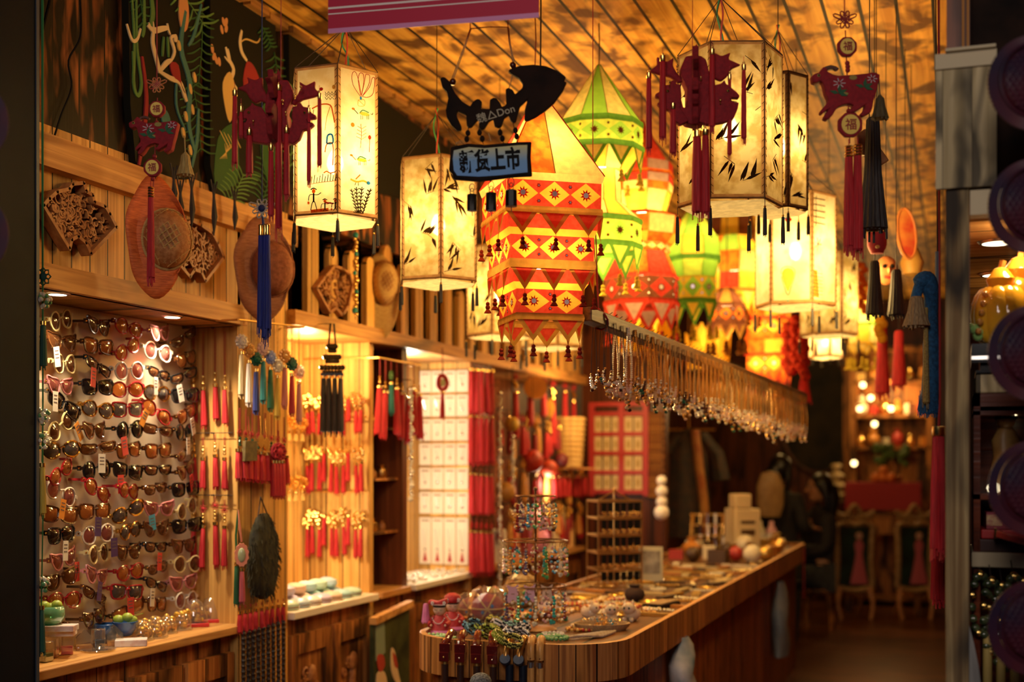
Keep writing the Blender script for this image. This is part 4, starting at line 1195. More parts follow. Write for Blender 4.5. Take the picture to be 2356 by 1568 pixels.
GOAT = [(62, 700), (85, 685), (122, 672), (150, 640), (168, 620), (200, 640), (198, 662), (250, 690), (300, 702), (400, 694), (480, 690), (560, 680), (600, 670), (640, 676), (672, 692), (668, 740), (655, 780), (640, 850), (615, 930), (605, 990), (590, 1030), (520, 1068), (495, 1050), (535, 1000), (545, 960), (500, 990), (440, 1030), (400, 1034), (385, 1015), (420, 995), (440, 965), (410, 955), (385, 950), (330, 965), (290, 985), (250, 1050), (230, 1072), (205, 1094), (172, 1082), (178, 1058), (215, 1000), (190, 1010), (160, 1040), (140, 1030), (148, 1005), (212, 930), (205, 900), (185, 860), (172, 800), (160, 760), (140, 745), (100, 764), (70, 755)]
HORN = [(165, 650), (185, 610), (240, 596), (285, 606), (318, 628), (292, 652), (262, 634), (215, 636), (190, 672)]


def goat(label, px, py, Y, sc, spec):
    f = Fr(px, py, Y); k = f.k
    t = thing('goat_charm', label, 'hanging charm', f.loc, YAW, 'red felt goat charms')

    def g(L): return [((x - 370) / 3.92 * k * sc, (860 - y) / 3.92 * k * sc) for x, y in L]
    b = MB(); b.prism(g(GOAT), -.014, .014); o = b.build('goat_body', REDF, t, False); bevel(o, .006, 3); o.data.polygons.foreach_set('use_smooth', [True] * len(o.data.polygons))
    b = MB(); b.prism(g(HORN), -.007, .007); h = b.build('horn', mat('horn_brown', (.10, .03, .015), .6), t, False); bevel(h, .003, 2)
    b = MB(); b.d = 0
    q = lambda x, y: ((x - 370) / 3.92 * k * sc, (860 - y) / 3.92 * k * sc)
    for cx, cy, s, m_ in ((305, 770, 1, 0), (600, 730, .8, 0)):
        for i in range(7):
            a = i * .9; x, y = q(cx, cy); b.bar((x + .004 * cos(a), -.0145, y + .004 * sin(a)), (x + .016 * s * cos(a), -.0145, y + .013 * s * sin(a)), .0022, .001, m_, (0, 1, 0))
    for cx, cy in ((300, 860), (530, 805)):
        for i, a in enumerate((2.9, .4, 1.4, -.3)):
            x, y = q(cx, cy); b.prism([(x + u * .024 * cos(a) - v * .008 * sin(a), y + u * .024 * sin(a) + v * .008 * cos(a)) for u, v in ((0, 0), (.4, .6), (1, 0), (.4, -.6))], -.0155 - i * .0002, -.0142, 1)
    x, y = q(430, 720); b.disc(x, y, .010, .006, -.0152, -.014, 10, 2); x, y = q(350, 865); b.disc(x, y, .011, .004, -.0152, -.014, 10, 2)
    x, y = q(122, 700); b.ball((x, -.014, y), .0042, 8, 5, 2, 1, .4); b.ball((x, -.016, y), .0022, 8, 5, 3, 1, .5)
    b.build('embroidery', [mat('white_thread', (.55, .42, .42), .7), mat('green_thread', (.015, .09, .03), .7), mat('olive_thread', (.30, .22, .04), .7), BLACK], t)
    for x, y, r in spec['med']: medallion(t, (x - px) * k, (py - y) * k, r * k)
    knot(t, (spec['knot'][0] - px) * k, (py - spec['knot'][1]) * k, spec['knot'][2] * k, spec['km'])
    # cord and beads down the middle
    b = MB(); x0, y0, x1, y1 = spec['cord']
    b.tube([((x0 - px) * k, .0, (py - y0) * k), ((x1 - px) * k, .0, (py - y1) * k)], .0016, 5)
    for bx, by in spec['beads']: b.ball(((bx - px) * k, -.002, (py - by) * k), .0065, 8, 5)
    b.build('beaded_cord', REDC, t)
    x, ya, yb, w = spec['tail']
    q_ = MB(); q_.tube([(0, 0, 0), (.003, 0, -(yb - ya) * k * .45)], .0018, 5, False, 0); q_.ball((.003, 0, -(yb - ya) * k * .44), .006, 8, 5, 0)
    tassel_mb((yb - ya) * k * .56, w * k, 0, 12, (.003, 0, -(yb - ya) * k * .44), 5, (0, 1), 1.5, q_)
    o = q_.build('tail_tassel', [spec['tm'], GOLD], t); o.location = ((x - px) * k, .0, (py - ya) * k)
    for i, (x, ya, yb, w) in enumerate(spec['tas']):
        q_ = MB(); q_.tube([(0, 0, .02), (0, 0, 0)], .0015, 4); L = (yb - ya) * k; r = w * k
        for j in range(4): q_.lathe([(r * .8, -.004 - j * .0075), (r * .95, -.001 - j * .0075), (r * .8, .002 - j * .0075)], 12, (0, 0, 0), 1)
        tassel_mb(L, r, 0, 16, (0, 0, 0), i + 3, (0, 1), 1.1, q_)
        o = q_.build('tassel', [RED, GOLD], t); o.location = ((x - px) * k, -.006 * i, (py - ya) * k)
    b = MB(); x, y = spec['knot'][0], spec['knot'][1]
    b.tube([((x - px) * k, 0, (py - y) * k), ((x - px) * k, 0, ZCEIL - t.location.z)], .0016, 4); b.build('hanging_cord', REDC, t)


goat('red felt goat charm hung before the painted wall panel, with a thin long red tassel', 356, 315, 3.45, .72, dict(med=[(363, 253, 20), (353, 387, 22)], knot=(361, 196, 19), km=varied('gold_red_cord', (.60, .24, .06), (.40, .02, .02), 60, .6), cord=(362, 225, 353, 430), beads=[(361, 283), (356, 360), (352, 412)], tail=(424, 312, 408, 13), tm=varied('gold_thread', (.42, .28, .08), (.28, .17, .04), 300, .7, (1, 1, .05)), tas=[(347, 432, 660, 8)]))
goat('red felt goat charm hung in the doorway on the side of the weathered post', 1944, 218, 3.2, 1.0, dict(med=[(1947, 110, 24), (1954, 289, 30)], knot=(1943, 46, 22), km=REDC, cord=(1945, 70, 1955, 330), beads=[(1949, 146), (1950, 154), (1950, 162), (1952, 256)], tail=(2022, 180, 278, 13), tm=varied('dark_gold_thread', (.10, .07, .02), (.06, .04, .015), 300, .7, (1, 1, .05)), tas=[(1953, 338, 590, 11), (1972, 336, 600, 11)]))
# dark tassel behind the goat charm, with a dragonfly-like carved wing
f = Fr(2000, 270, 3.5); t = thing('black_tassel_pendant', 'black long ragged tassel with a carved wood wing behind the goat charm', 'tassel', f.loc, YAW)
q_ = MB(); tassel_mb(285 * f.k, 20 * f.k, 0, 16, (.01, 0, 0), 4, (0, 0), 1.6, q_); q_.build('tassel', BLK_T, t)
b = MB(); b.prism(f.pts([(1975, 305), (1996, 290), (2024, 325), (2052, 364), (2030, 378), (1996, 352), (1978, 348)]), .02, .045); bevel(b.build('carved_wing', W_CARVE, t, False), .004)
hang_cord(t, .0, 0, .0015, CORD)

# ================================================================ fish-skeleton sign
f = Fr(1150, 240, 3.2); k = f.k
t = thing('fish_skeleton_sign', 'dark wooden fish skeleton board with a blue signboard and bells beneath', 'sign', f.loc, YAW)
ZF = lambda L: f.pts(zoomed(L, 1000, 0, 3.92))
body = [(52, 720), (62, 702), (90, 700), (135, 740), (190, 850), (250, 920), (320, 965), (345, 925), (375, 900), (405, 898), (428, 925), (420, 985), (495, 990), (498, 905), (530, 885), (560, 890), (590, 930), (605, 970), (645, 950), (640, 810), (665, 796), (705, 815), (725, 855), (790, 800), (795, 760), (760, 710), (710, 680), (664, 652), (672, 634), (760, 600), (890, 588), (1000, 600), (1100, 640), (1182, 702), (1168, 742), (1192, 745), (1160, 820), (1080, 930), (1000, 1000), (920, 1055), (840, 1095), (808, 1085), (812, 1000), (838, 900), (770, 965), (745, 1060), (735, 1100), (712, 1112), (685, 1090), (665, 1040), (630, 1070), (605, 1140), (575, 1155), (540, 1140), (528, 1075), (490, 1100), (450, 1165), (425, 1172), (398, 1155), (402, 1075), (375, 1100), (335, 1150), (305, 1155), (290, 1130), (285, 1040), (205, 1005), (200, 1050), (245, 1150), (240, 1178), (205, 1180), (150, 1130), (110, 1060), (100, 1000), (125, 890), (110, 830), (70, 790)]
b = MB(); b.prism(ZF(body), -.008, .008); bevel(b.build('fish_board', DARKW, t, False), .003)
tm = text_mesh('魏△Don', 24 * k, .0005); tm.materials.append(mat('pale_writing', (.45, .38, .25), .7))
o = link('fish_writing', tm, t, (*(f.q(1140, 263)[0:1]), -.0092, f.q(1140, 263)[1])); o.rotation_euler = (0, radians(-17), 0)
b = MB()
sg = ZF([(145, 1332), (300, 1300), (450, 1312), (600, 1300), (760, 1285), (875, 1283), (868, 1420), (880, 1590), (700, 1600), (560, 1620), (400, 1640), (170, 1620), (160, 1570), (130, 1540), (140, 1420)])
b.prism(sg, -.010, .006); sgo = b.build('signboard', DARKW, t, False); bevel(sgo, .003)
pa = ZF([(175, 1365), (310, 1335), (450, 1345), (600, 1332), (760, 1318), (835, 1316), (832, 1430), (838, 1560), (700, 1575), (560, 1590), (400, 1600), (205, 1590), (175, 1545), (165, 1440)])
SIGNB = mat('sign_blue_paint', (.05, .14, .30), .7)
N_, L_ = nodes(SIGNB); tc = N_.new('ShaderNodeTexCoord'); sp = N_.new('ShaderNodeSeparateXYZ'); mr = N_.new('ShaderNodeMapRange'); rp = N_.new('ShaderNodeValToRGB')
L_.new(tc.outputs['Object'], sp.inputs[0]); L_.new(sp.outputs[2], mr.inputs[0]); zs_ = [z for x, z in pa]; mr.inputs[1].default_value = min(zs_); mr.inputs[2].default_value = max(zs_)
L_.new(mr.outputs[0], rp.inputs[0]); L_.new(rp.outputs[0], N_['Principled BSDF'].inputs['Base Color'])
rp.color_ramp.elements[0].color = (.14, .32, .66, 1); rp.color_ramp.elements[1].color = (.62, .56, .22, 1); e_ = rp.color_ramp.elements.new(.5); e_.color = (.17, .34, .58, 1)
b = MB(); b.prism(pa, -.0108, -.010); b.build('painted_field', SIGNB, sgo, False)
tm = text_mesh('新货上市', 42 * k, .0006, .0018); tm.materials.append(BLACK)
o = link('sign_writing', tm, sgo, (f.q(1127, 370)[0], -.0116, f.q(1127, 370)[1])); o.rotation_euler = (0, radians(-4), 0); o.scale = (.84, 1, 1.25)
ip = lambda x, y: (f.q(x, y)[0], 0, f.q(x, y)[1])
b = MB()
for x, y in zoomed([(300, 1200), (290, 1255), (405, 1195), (430, 1250), (590, 1195), (610, 1250), (728, 1175), (740, 1230)], 1000, 0, 3.92): b.ball(ip(x, y), 6 * k, 8, 6, None, 1, 1, 1.25)
for x0, y0, x1, y1 in ((305, 1150, 285, 1290), (400, 1160, 440, 1300), (585, 1140, 620, 1290), (705, 1100, 745, 1280)): b.tube([ip(*zoomed([(x0, y0)], 1000, 0, 3.92)[0]), ip(*zoomed([(x1, y1)], 1000, 0, 3.92)[0])], 1.2 * k, 4)
b.build('linking_beads', DARKW, t)
for i, (x, y, w, h) in enumerate(((1086, 466, 12, 20), (1130, 464, 13, 22), (1176, 456, 14, 20))):
    b = MB(); c = ip(x, y); h *= k * .95; w *= k
    b.lathe([(w, -h), (w * 1.02, -h * .8), (w, h * .9), (w * .85, h), (.001, h)], 8, c, None, pi / 8); b.tube([(c[0], 0, c[2] - h * .8), (c[0] + .001, 0, c[2] - h * 1.6)], 1.4 * k, 4)
    for zz, r in ((h + w * .5, .35), (h + w * 1.35, .5)): b.tube([(c[0] + w * r * cos(a), .002, c[2] + zz + w * .75 * sin(a)) for a in [2 * pi * j / 10 for j in range(10)]], 1.1 * k, 4, True)
    b.build('bell', mat('dark_iron', (.015, .011, .008), .5, .5), t)
b = MB()
for c in ((1042, 188), (1180, 150)): b.ball(ip(*c), 8 * k, 10, 7)
b.build('cord_bead', mat('lacquered_bead', (.06, .012, .006), .15), t)
b = MB()
for L in ([(1044, 180), (1066, 120), (1084, 66)], [(1040, 180), (1063, 120), (1082, 66)], [(1082, 66), (1125, 62), (1169, 63)], [(1180, 142), (1172, 100), (1168, 63)], [(1183, 142), (1174, 100), (1170, 63)], [(1180, 158), (1178, 178), (1172, 200), (1170, 205)], [(1082, 66), (1081, -400)], [(1169, 63), (1170, -400)], [(1048, 330), (1060, 324), (1085, 326), (1060, 330), (1048, 330)], [(1124, 306), (1130, 325), (1122, 320)]): b.tube([ip(*p) for p in L], 1.3 * k, 5)
b.build('hanging_twine', TWINE, t)
b = MB(); b.tube([ip(1231, 152), ip(1233, 90), ip(1231, 30), ip(1231, -400)], 1.4 * k, 5); b.build('red_cord', REDC, t)

# ================================================================ necklace beam
A_, B_ = P(1343, 722, 3.95), P(1846, 915, 6.5)
d = (B_ - A_); Lb = d.length; ang = math.atan2(d.y, d.x); tilt = -math.asin(d.z / Lb)
t = thing('necklace_beam', 'rough wooden beam slung on cords and studded with nails', 'beam', A_, 0)
b = MB(); b.bar(Vector(), d, .052, .044); bevel(b.build('timber', wood('beam_timber', (.16, .075, .022), (.08, .035, .011), (.02, .01, .005), along=1, across=0, width=1, char=.3, grain=30, gap=0), t, False), .004)
b = MB(); du = d.normalized(); sd = du.cross(Vector((0, 0, 1))).normalized(); upv = sd.cross(du)
e1 = A_ + du * .12
b.tube([(-A_ + e1 + sd * .03 * cos(a) * 1.05 + upv * .028 * sin(a) - du * .03 * sin(a)) for a in [2 * pi * i / 12 for i in range(12)]], .0035, 5, True)
b.ball(-A_ + e1 + upv * .03, .008, 8, 5)
top = -A_ + e1 + upv * .03; c0 = P(1364, 430, (e1 - Vector((0, 0, ZC))).dot(Vector((-SN, CS, 0)))) - A_
b.tube([top, c0 + Vector((.006, 0, -.05)), c0, c0 + Vector((-.006, 0, -.05)), top], .0022, 5)
b.tube([c0, c0 + Vector((0, 0, .05)), Vector((c0.x, c0.y, ZCEIL - A_.z))], .0016, 4)
e2 = d * .9; b.tube([e2 + upv * .02, Vector((e2.x, e2.y, ZCEIL - A_.z))], .002, 4)
b.build('red_hanging_cord', REDC, t)
b = MB()
for i in range(60):
    p = du * (.16 + i * (Lb - .2) / 60); b.bar(p + sd * .020 + upv * .021, p + sd * .032 + upv * .028, .0018, .0018)
b.build('nails', mat('nail_steel', (.05, .035, .02), .4, .8), t)

# necklaces: a handful of designs, copied along both sides
CLEARB = glassy('clear_bead', (.95, .88, .72), .45); GOLDB = mat('gold_bead', (.85, .55, .18), .22, .9); DARKB = mat('dark_bead', (.05, .012, .012), .1); GREENB = mat('green_bead', (.01, .08, .05), .1); PINKB = glassy('rose_bead', (.95, .70, .60), .5)
AMBB = glassy('amber_bead', (.85, .42, .08), .4)


def necklace_meshes(kind, seed):
    rnd = random.Random(seed); L = .18 + rnd.random() * .035
    strand = MB(); pend = MB()
    sw = .006 + rnd.random() * .004
    if kind == 0:
        for s in (-1, 1): strand.tube([(s * .002, 0, 0), (s * sw * .8, .0, -L * .4), (s * sw, 0, -L * .78)], .0011, 4)
    else:
        for s in (-1, 1):
            n = 26
            for j in range(n):
                u = j / n
                strand.ball((s * (.002 + sw * min(1, u * 1.6)), .001 * s, -L * .8 * u), .0036 if kind == 1 else .003, 5, 3)
    cols = 0
    for j in range(14):
        a = pi * j / 13; x = -cos(a) * sw * 1.1; z = -L * .8 - sin(a) * L * .2
        r = .0035 + .002 * sin(a)
        pend.ball((x, rnd.uniform(-.003, .003), z), r, 6, 4, 0 if rnd.random() < .7 else 1)
    for j in range(rnd.randint(2, 5)):
        pend.ball((rnd.uniform(-.006, .006), -.003, -L * (1.0 + .04 * j)), rnd.uniform(.004, .0075), 7, 5, rnd.choice((0, 1, 2)))
    return strand, pend


designs = []
for i in range(12):
    kd = (0, 0, 1, 0, 1, 2, 1, 2, 2, 1, 2, 2)[i]
    s_, p_ = necklace_meshes(kd, 40 + i)
    smat = {0: CORD, 1: (CLEARB if i == 2 else GOLDB), 2: (GOLDB, TWINE, AMBB)[i % 3]}[kd]
    pm = [[CLEARB, GOLDB, PINKB], [CLEARB, GOLDB, DARKB], [PINKB, CLEARB, GOLDB], [DARKB, AMBB, GREENB], [GOLDB, CLEARB, AMBB]][(0, 1, 2, 3, 4)[i % 5]]
    designs.append((s_.mesh('strand', smat), p_.mesh('pendant_beads', pm), ('dark cord necklace with clear beads', 'clear crystal necklace', 'gold bead necklace')[0 if kd == 0 else 1 if i in (2,) else 2]))
order = [0, 1, 0, 3, 1, 0, 2, 2, 4, 2, 3, 6, 4, 3, 9, 4]
NN = 104
for i in range(NN):
    u = (i + .5) / NN; u = u ** .92
    p = A_ + du * (.10 + u * (Lb - .14)) + sd * (.030 if i % 2 == 0 else -.030) + upv * -.002
    j = order[i] if i < len(order) else random.choice((4, 5, 6, 7, 8, 9, 10, 11, 5, 7, 3 if i < 30 else 7))
    sm_, pm_, nm = designs[j]
    side = 'aisle side' if i % 2 == 0 else 'wall side'
    r = thing('necklace', '%s, %s from the near end, on the beam\'s %s' % (nm, nth(i // 2), side), 'necklace', p, YAW + random.uniform(-.3, .3), 'necklaces hung along the beam')
    link('strand', sm_, r); link('pendant_beads', pm_, r)
    s_ = random.uniform(.95, 1.12); r.scale = (s_ * 1.2, s_ * 1.2, s_)
# ================================================================ sunglasses niche
light('niche_spot', 'SPOT', (-2.60, 3.74, 1.985), 42, (1, .80, .54), .03, (0, radians(-14), 0), None, radians(125), .8)
light('niche_spot', 'SPOT', (-2.55, 3.15, 1.985), 20, (1, .78, .50), .03, (0, radians(-8), 0), None, radians(130), .8)
for y_ in (3.72, 3.1):
    b = MB(); b.lathe([(.032, -.004), (.038, 0), (.001, .001)], 16); b.lathe([(.001, -.0045), (.026, -.0042)], 14, (0, 0, 0), 1)
    tag(link('downlight', b.mesh('downlight', [SILVER, mat('lamp_face', (1, .9, .7), .4, emit=(1, .85, .6), estr=8)]), None, (-2.555 if y_ > 3.5 else -2.53, y_, 1.9995)), 'round recessed downlight %s the sunglasses' % ('above the far columns of' if y_ > 3.5 else 'near the doorpost, over'), 'lamp')
b = MB(); b.box(-2.72, -2.70, 2.55, 4.048, .902, 1.998); tag(b.build('display_board', CREAM, None, False), 'cream display board filled with rows of sunglasses', 'display board')


def outline(kind, w=.027, h=.021):
    if kind == 'round': return [(w * .92 * cos(a), w * .90 * sin(a)) for a in [2 * pi * i / 20 for i in range(20)]]
    if kind == 'oval': return [(w * 1.08 * cos(a), h * 1.0 * sin(a)) for a in [2 * pi * i / 20 for i in range(20)]]
    if kind == 'cat-eye': return sm2([(-w, h * .55), (-w * .3, h * .85), (w * .6, h * .95), (w * 1.22, h * 1.15), (w * 1.05, h * .1), (w * .55, -h * .85), (-w * .2, -h), (-w * .85, -h * .5)], 3)
    if kind == 'narrow': return sm2([(-w, h * .45), (0, h * .62), (w * 1.15, h * .6), (w * 1.2, -h * .1), (w * .7, -h * .6), (-w * .4, -h * .6), (-w * .95, -h * .25)], 3)
    return sm2([(-w, h * .7), (0, h * .9), (w * 1.05, h * .85), (w * 1.12, 0), (w * .85, -h * .85), (0, -h), (-w * .9, -h * .7), (-w * 1.05, 0)], 3)


FRC = {'tortoiseshell': (.09, .028, .008), 'black': (.008, .008, .009), 'red': (.35, .015, .02), 'cream': (.75, .60, .28), 'pink': (.60, .22, .22), 'gold': (.7, .45, .12), 'clear': (.75, .66, .52)}
LEC = {'brown': (.16, .06, .022), 'dark': (.02, .016, .015), 'amber': (.50, .16, .035), 'smoke': (.11, .09, .085), 'rose': (.34, .10, .08)}


def glasses(kind, fc, lc):
    t = thing('sunglasses', 'x', 'sunglasses', (0, 0, 0), pi / 2, 'sunglasses on the cream board')
    fm = mat('frame_' + fc, FRC[fc], .16, 1.0 if fc == 'gold' else 0, .5)
    lm = glassy('lens_' + lc, LEC[lc], .6, .06, .32)
    o = outline(kind); b = MB()
    for s in (-1, 1):
        L = [(s * (.034 + x), -.003 - .10 * x * x * 20 * 0 + .004 * (abs(x) / .03) ** 2, z) for x, z in o]
        b.tube(L, .0028 if kind != 'narrow' else .0024, 5, True)
    b.tube([(-.009, -.003, .006), (0, -.007, .010), (.009, -.003, .006)], .0024, 5)
    for s in (-1, 1): b.box(min(s * .060, s * .068), max(s * .060, s * .068), -.002, .006, .004, .013)
    b.build('frame', fm, t)
    for s in (-1, 1):
        b = MB(); n = len(o); vs = [(s * .034, -.008, 0)] + [(s * (.034 + x * .5), -.006, z * .5) for x, z in o] + [(s * (.034 + x), -.002 + .004 * (abs(x) / .03) ** 2, z) for x, z in o]
        fs = [(0, 1 + i, 1 + (i + 1) % n) for i in range(n)] + [(1 + i, 1 + n + i, 1 + n + (i + 1) % n, 1 + (i + 1) % n) for i in range(n)]
        b.add(vs, fs); b.build('lens', lm, t)
        b = MB(); b.bar((s * .066, .002, .009), (s * .068, .050, .009), .003, .007 if fc != 'gold' else .003); b.bar((s * .066, .002, .009), (s * .067, .012, .009), .0045, .013); b.build('temple', fm, t)
        b = MB(); b.ball((s * .0695, .004, .009), .0032, 6, 4); b.build('hinge_stud', GOLD, t)
    t.scale = (1.2, 1.2, 1.2)
    return t


combos = [('cat-eye', 'tortoiseshell', 'brown'), ('round', 'cream', 'brown'), ('square', 'black', 'dark'), ('oval', 'red', 'amber'), ('narrow', 'black', 'brown'), ('round', 'clear', 'rose'),
          ('cat-eye', 'pink', 'rose'), ('square', 'tortoiseshell', 'amber'), ('oval', 'gold', 'smoke'), ('narrow', 'tortoiseshell', 'brown'), ('square', 'red', 'smoke'), ('round', 'black', 'dark')]
protos = {}
colpick = [[1, 0, 1, 6, 2, 1, 8, 3, 5, 7, 2, 6, 0, 3, 9], [0, 7, 4, 2, 8, 0, 9, 11, 3, 7, 5, 1, 6, 9, 0], [3, 3, 5, 3, 10, 11, 7, 2, 3, 8, 8, 0, 3, 10, 7], [6, 5, 4, 8, 3, 9, 7, 4, 9, 6, 0, 4, 9, 4, 7], [9, 7, 4, 2, 7, 11, 9, 0, 2, 1, 2, 0, 1, 6, 5]]
TAGC = [mat('tag_white', (.72, .66, .56), .6), mat('tag_red', (.60, .045, .03), .6), mat('tag_orange', (.80, .28, .02), .6), mat('tag_blue', (.05, .30, .45), .6), mat('tag_purple', (.06, .02, .12), .6)]
tags = {(1, 0): 0, (2, 1): 1, (3, 0): 0, (4, 3): 2, (5, 0): 2, (5, 2): 1, (6, 1): 0, (7, 2): 1, (7, 4): 1, (2, 3): 0, (2, 4): 0, (5, 4): 0, (8, 0): 2, (9, 3): 3, (10, 1): 4, (10, 0): 0, (11, 3): 1, (12, 1): 4, (13, 3): 0, (13, 2): 1, (11, 0): 1, (4, 4): 0, (9, 1): 4}
for c in range(5):
    for r in range(15):
        cb = combos[colpick[c][r]]
        new = cb not in protos
        if new: protos[cb] = glasses(*cb)
        g = protos[cb] if new else dup(protos[cb])
        if not new:
            for ch in list(g.children):
                if ch.name.startswith('price_tag'): bpy.data.objects.remove(ch)
        jit = random.uniform(-.012, .012)
        g.location = (-2.645, 3.262 + c * .168 + jit, 1.945 - r * .068 + random.uniform(-.006, .006))
        tl = random.uniform(-.12, .12) if random.random() < .7 else random.uniform(-.5, .5)
        g.rotation_euler = (0, tl, pi / 2 + random.uniform(-.12, .25))
        g['label'] = '%s sunglasses, %s frame and %s lenses, %s row down, %s column from the doorpost' % (*cb, ORD[r], ORD[c])
        g['todo_tag'] = tags.get((r, c), -1)
tag_me = []
for i in range(5):
    b = MB(); w = .026 if i != 2 else .022; h = .052 if i != 3 else .045
    b.prism([(-w / 2, -.012), (w / 2, -.012), (w / 2, -.012 - h), (-w / 2, -.012 - h)], -.001, 0); b.tube([(0, -.0005, 0), (0, -.0005, -.012)], .0006, 4, False, 1)
    for j in range(3): b.box(-w * .35, w * .3, -.0013, -.001, -.024 - j * .009, -.021 - j * .009, 2)
    tag_me.append(b.mesh('price_tag', [TAGC[i], CORD, mat('tag_print', (.12, .08, .08), .7)]))
for g in [o for o in SC.objects if o.get('todo_tag') is not None]:
    i = g['todo_tag']; del g['todo_tag']
    if i >= 0:
        o = link('price_tag', tag_me[i], g, (random.choice((-.05, .05, 0)), -.012, -.004), (0, random.uniform(-.15, .15), 0))
        o['label'] = ('white', 'red', 'orange', 'blue', 'purple')[i] + ' price tag'

# ---------------------------------------------------------------- things on the niche shelf
zs = .9


def at(px, py, z=zs): return PZ(px, py, z)


def solo(name, label, cat, b, mats, loc, rz=YAW, group=None, smooth=True):
    return tag(link(name, b.mesh(name, mats, smooth), None, loc, rz), label, cat, group)


DOME = glassy('clear_dome', (.98, .93, .82), .93); AMB = varied('gold_charms', (.85, .45, .05), (.95, .65, .15), 60, .25, metal=.6)
REDP = mat('red_plastic', (.55, .03, .03), .3)
for i, (px, py, r, base) in enumerate(((326, 1472, .038, 0), (357, 1466, .040, 0), (384, 1456, .034, 0), (416, 1448, .038, 0))):
    t = thing('snow_globe', 'clear dome with gold charms inside, %s from the white box' % ORD[i], 'ornament', at(px, py), YAW, 'gold-filled domes')
    b = MB(); b.lathe([(r, .006), (r * 1.02, .02), (r * .95, r * .9), (r * .7, r * 1.5), (r * .35, r * 1.8), (.001, r * 1.88)], 18); b.build('dome', DOME, t)
    b = MB(); b.lathe([(r * 1.08, 0), (r * 1.1, .006), (.001, .007)], 18); b.build('base', glassy('clear_base', (.9, .7, .4), .5), t)
    b = MB(); rnd = random.Random(i)
    for j in range(20): b.ball((rnd.uniform(-.6, .6) * r, rnd.uniform(-.6, .6) * r, .014 + rnd.random() * r * (.6 if j < 8 else 1.3)), r * .30, 7, 5)
    b.build('gold_filling', AMB, t)
for i, (px, py) in enumerate(((448, 1440), (488, 1430))):
    t = thing('treasure_ornament', 'gold treasure heap under a clear cover on a red base, %s' % ('nearer the domes' if i == 0 else 'last before the red tassels'), 'ornament', at(px, py), YAW + .3, 'gold heaps on red bases')
    b = MB(); b.box(-.05, .05, -.035, .035, 0, .014); bevel(b.build('base', REDP, t), .003)
    b = MB(); b.lathe([(.048, .014), (.045, .04), (.028, .085), (.012, .098), (.001, .1)], 16, (0, 0, 0), 0, 0, 1, .7); b.build('cover', DOME, t)
    b = MB(); rnd = random.Random(i + 20)
    for j in range(26):
        h = rnd.random(); b.ball((rnd.uniform(-1, 1) * .034 * (1 - h * .7), rnd.uniform(-1, 1) * .022 * (1 - h * .7), .02 + h * .06), .009, 6, 4)
    b.build('gold_heap', AMB, t)
BLUP = mat('blue_glaze', (.03, .10, .28), .15, 0, .6); GRNG = glassy('green_glass', (.30, .75, .42), .35); LIME = mat('lime_fruit', (.40, .50, .06), .4); LEAFM = mat('leaf_green', (.05, .22, .04), .5)
t = thing('glass_bowl', 'green glass bowl of small apples on the white boxes by the doorpost', 'bowl', at(117, 1435, 1.0005), YAW)
b = MB(); b.lathe([(.02, 0), (.032, .006), (.042, .024), (.040, .048), (.034, .055), (.032, .05), (.036, .026), (.018, .008)], 20); b.build('bowl', GRNG, t)
for i, (x, z) in enumerate(((-.02, .055), (.018, .058), (0, .05))):
    b = MB(); b.ball((x, 0, z), .017, 10, 7, 0, 1, 1, .95); b.tube([(x, 0, z + .015), (x + .003, 0, z + .024)], .0015, 4, False, 1); b.build('apple', [LIME, W_CARVE], t)
t = thing('blue_cup', 'blue glazed cup with a small lidded ball behind it', 'cup', at(243, 1478), YAW)
b = MB(); b.lathe([(.034, 0), (.036, .004), (.037, .062), (.034, .064), (.033, .008), (.001, .008)], 20); b.build('cup_body', BLUP, t)
b = MB(); b.ball((-.024, .03, .078), .014, 10, 7); b.tube([(-.024, .03, .09), (-.024, .03, .10)], .006, 6, False, 1); b.build('ball_topper', [mat('teal_glaze', (.04, .18, .20), .2), LIME], t)
t = thing('blue_bowl', 'blue bowl of limes standing on a small white box', 'bowl', at(288, 1462, .9 + .022), YAW)
b = MB(); b.lathe([(.016, 0), (.022, .003), (.036, .024), (.042, .048), (.039, .049), (.030, .022), (.001, .008)], 20); b.build('bowl', BLUP, t)
for x, y_, z in ((-.022, 0, .055), (.008, 0, .062), (.02, .01, .052)):
    b = MB(); b.ball((x, y_, z), .015, 9, 6, 0, 1.25); b.build('lime', LIME, t)
b = MB(); b.tube([(.01, 0, .06), (.06, 0, .075)], .0016, 4); b.build('cocktail_stick', LIME, t)
BOXM = varied('printed_white_box', (.75, .70, .66), (.62, .30, .22), 26, .5, (1, 1, 1), 0, lo=.50, hi=.78)
for i, (px, py, z, w, d_, h, lab) in enumerate(((302, 1484, .9, .05, .032, .0215, 'small white printed box under the blue bowl'), (133, 1461, .9635, .052, .030, .018, 'lower white printed box on the liquid blocks under the bowl'), (134, 1450, .982, .054, .031, .018, 'upper white printed box right under the green bowl'))):
    b = MB(); b.box(-w, w, -d_, d_, 0, h); o = solo('small_box', lab, 'box', b, BOXM, at(px, py, z), YAW + .25 - i * .1, None, False); bevel(o, .002)
for i, (px, py, c1, lab) in enumerate(((119, 1512, (.75, .25, .05), 'orange'), (154, 1505, (.80, .05, .03), 'red'), (226, 1490, (.03, .12, .25), 'dark blue'), (106, 1522, (.04, .20, .06), 'green'))):
    t = thing('liquid_ornament', 'clear block with %s liquid at its foot on the niche shelf' % lab, 'ornament', at(px, py), YAW + .4 * i)
    b = MB(); b.box(-.019, .019, -.014, .014, .001, .062); bevel(b.build('clear_block', DOME, t), .004)
    b = MB(); b.box(-.017, .017, -.012, .012, .002, .026); b.build('liquid', glassy('liquid_' + lab.replace(' ', '_'), c1, .35), t)
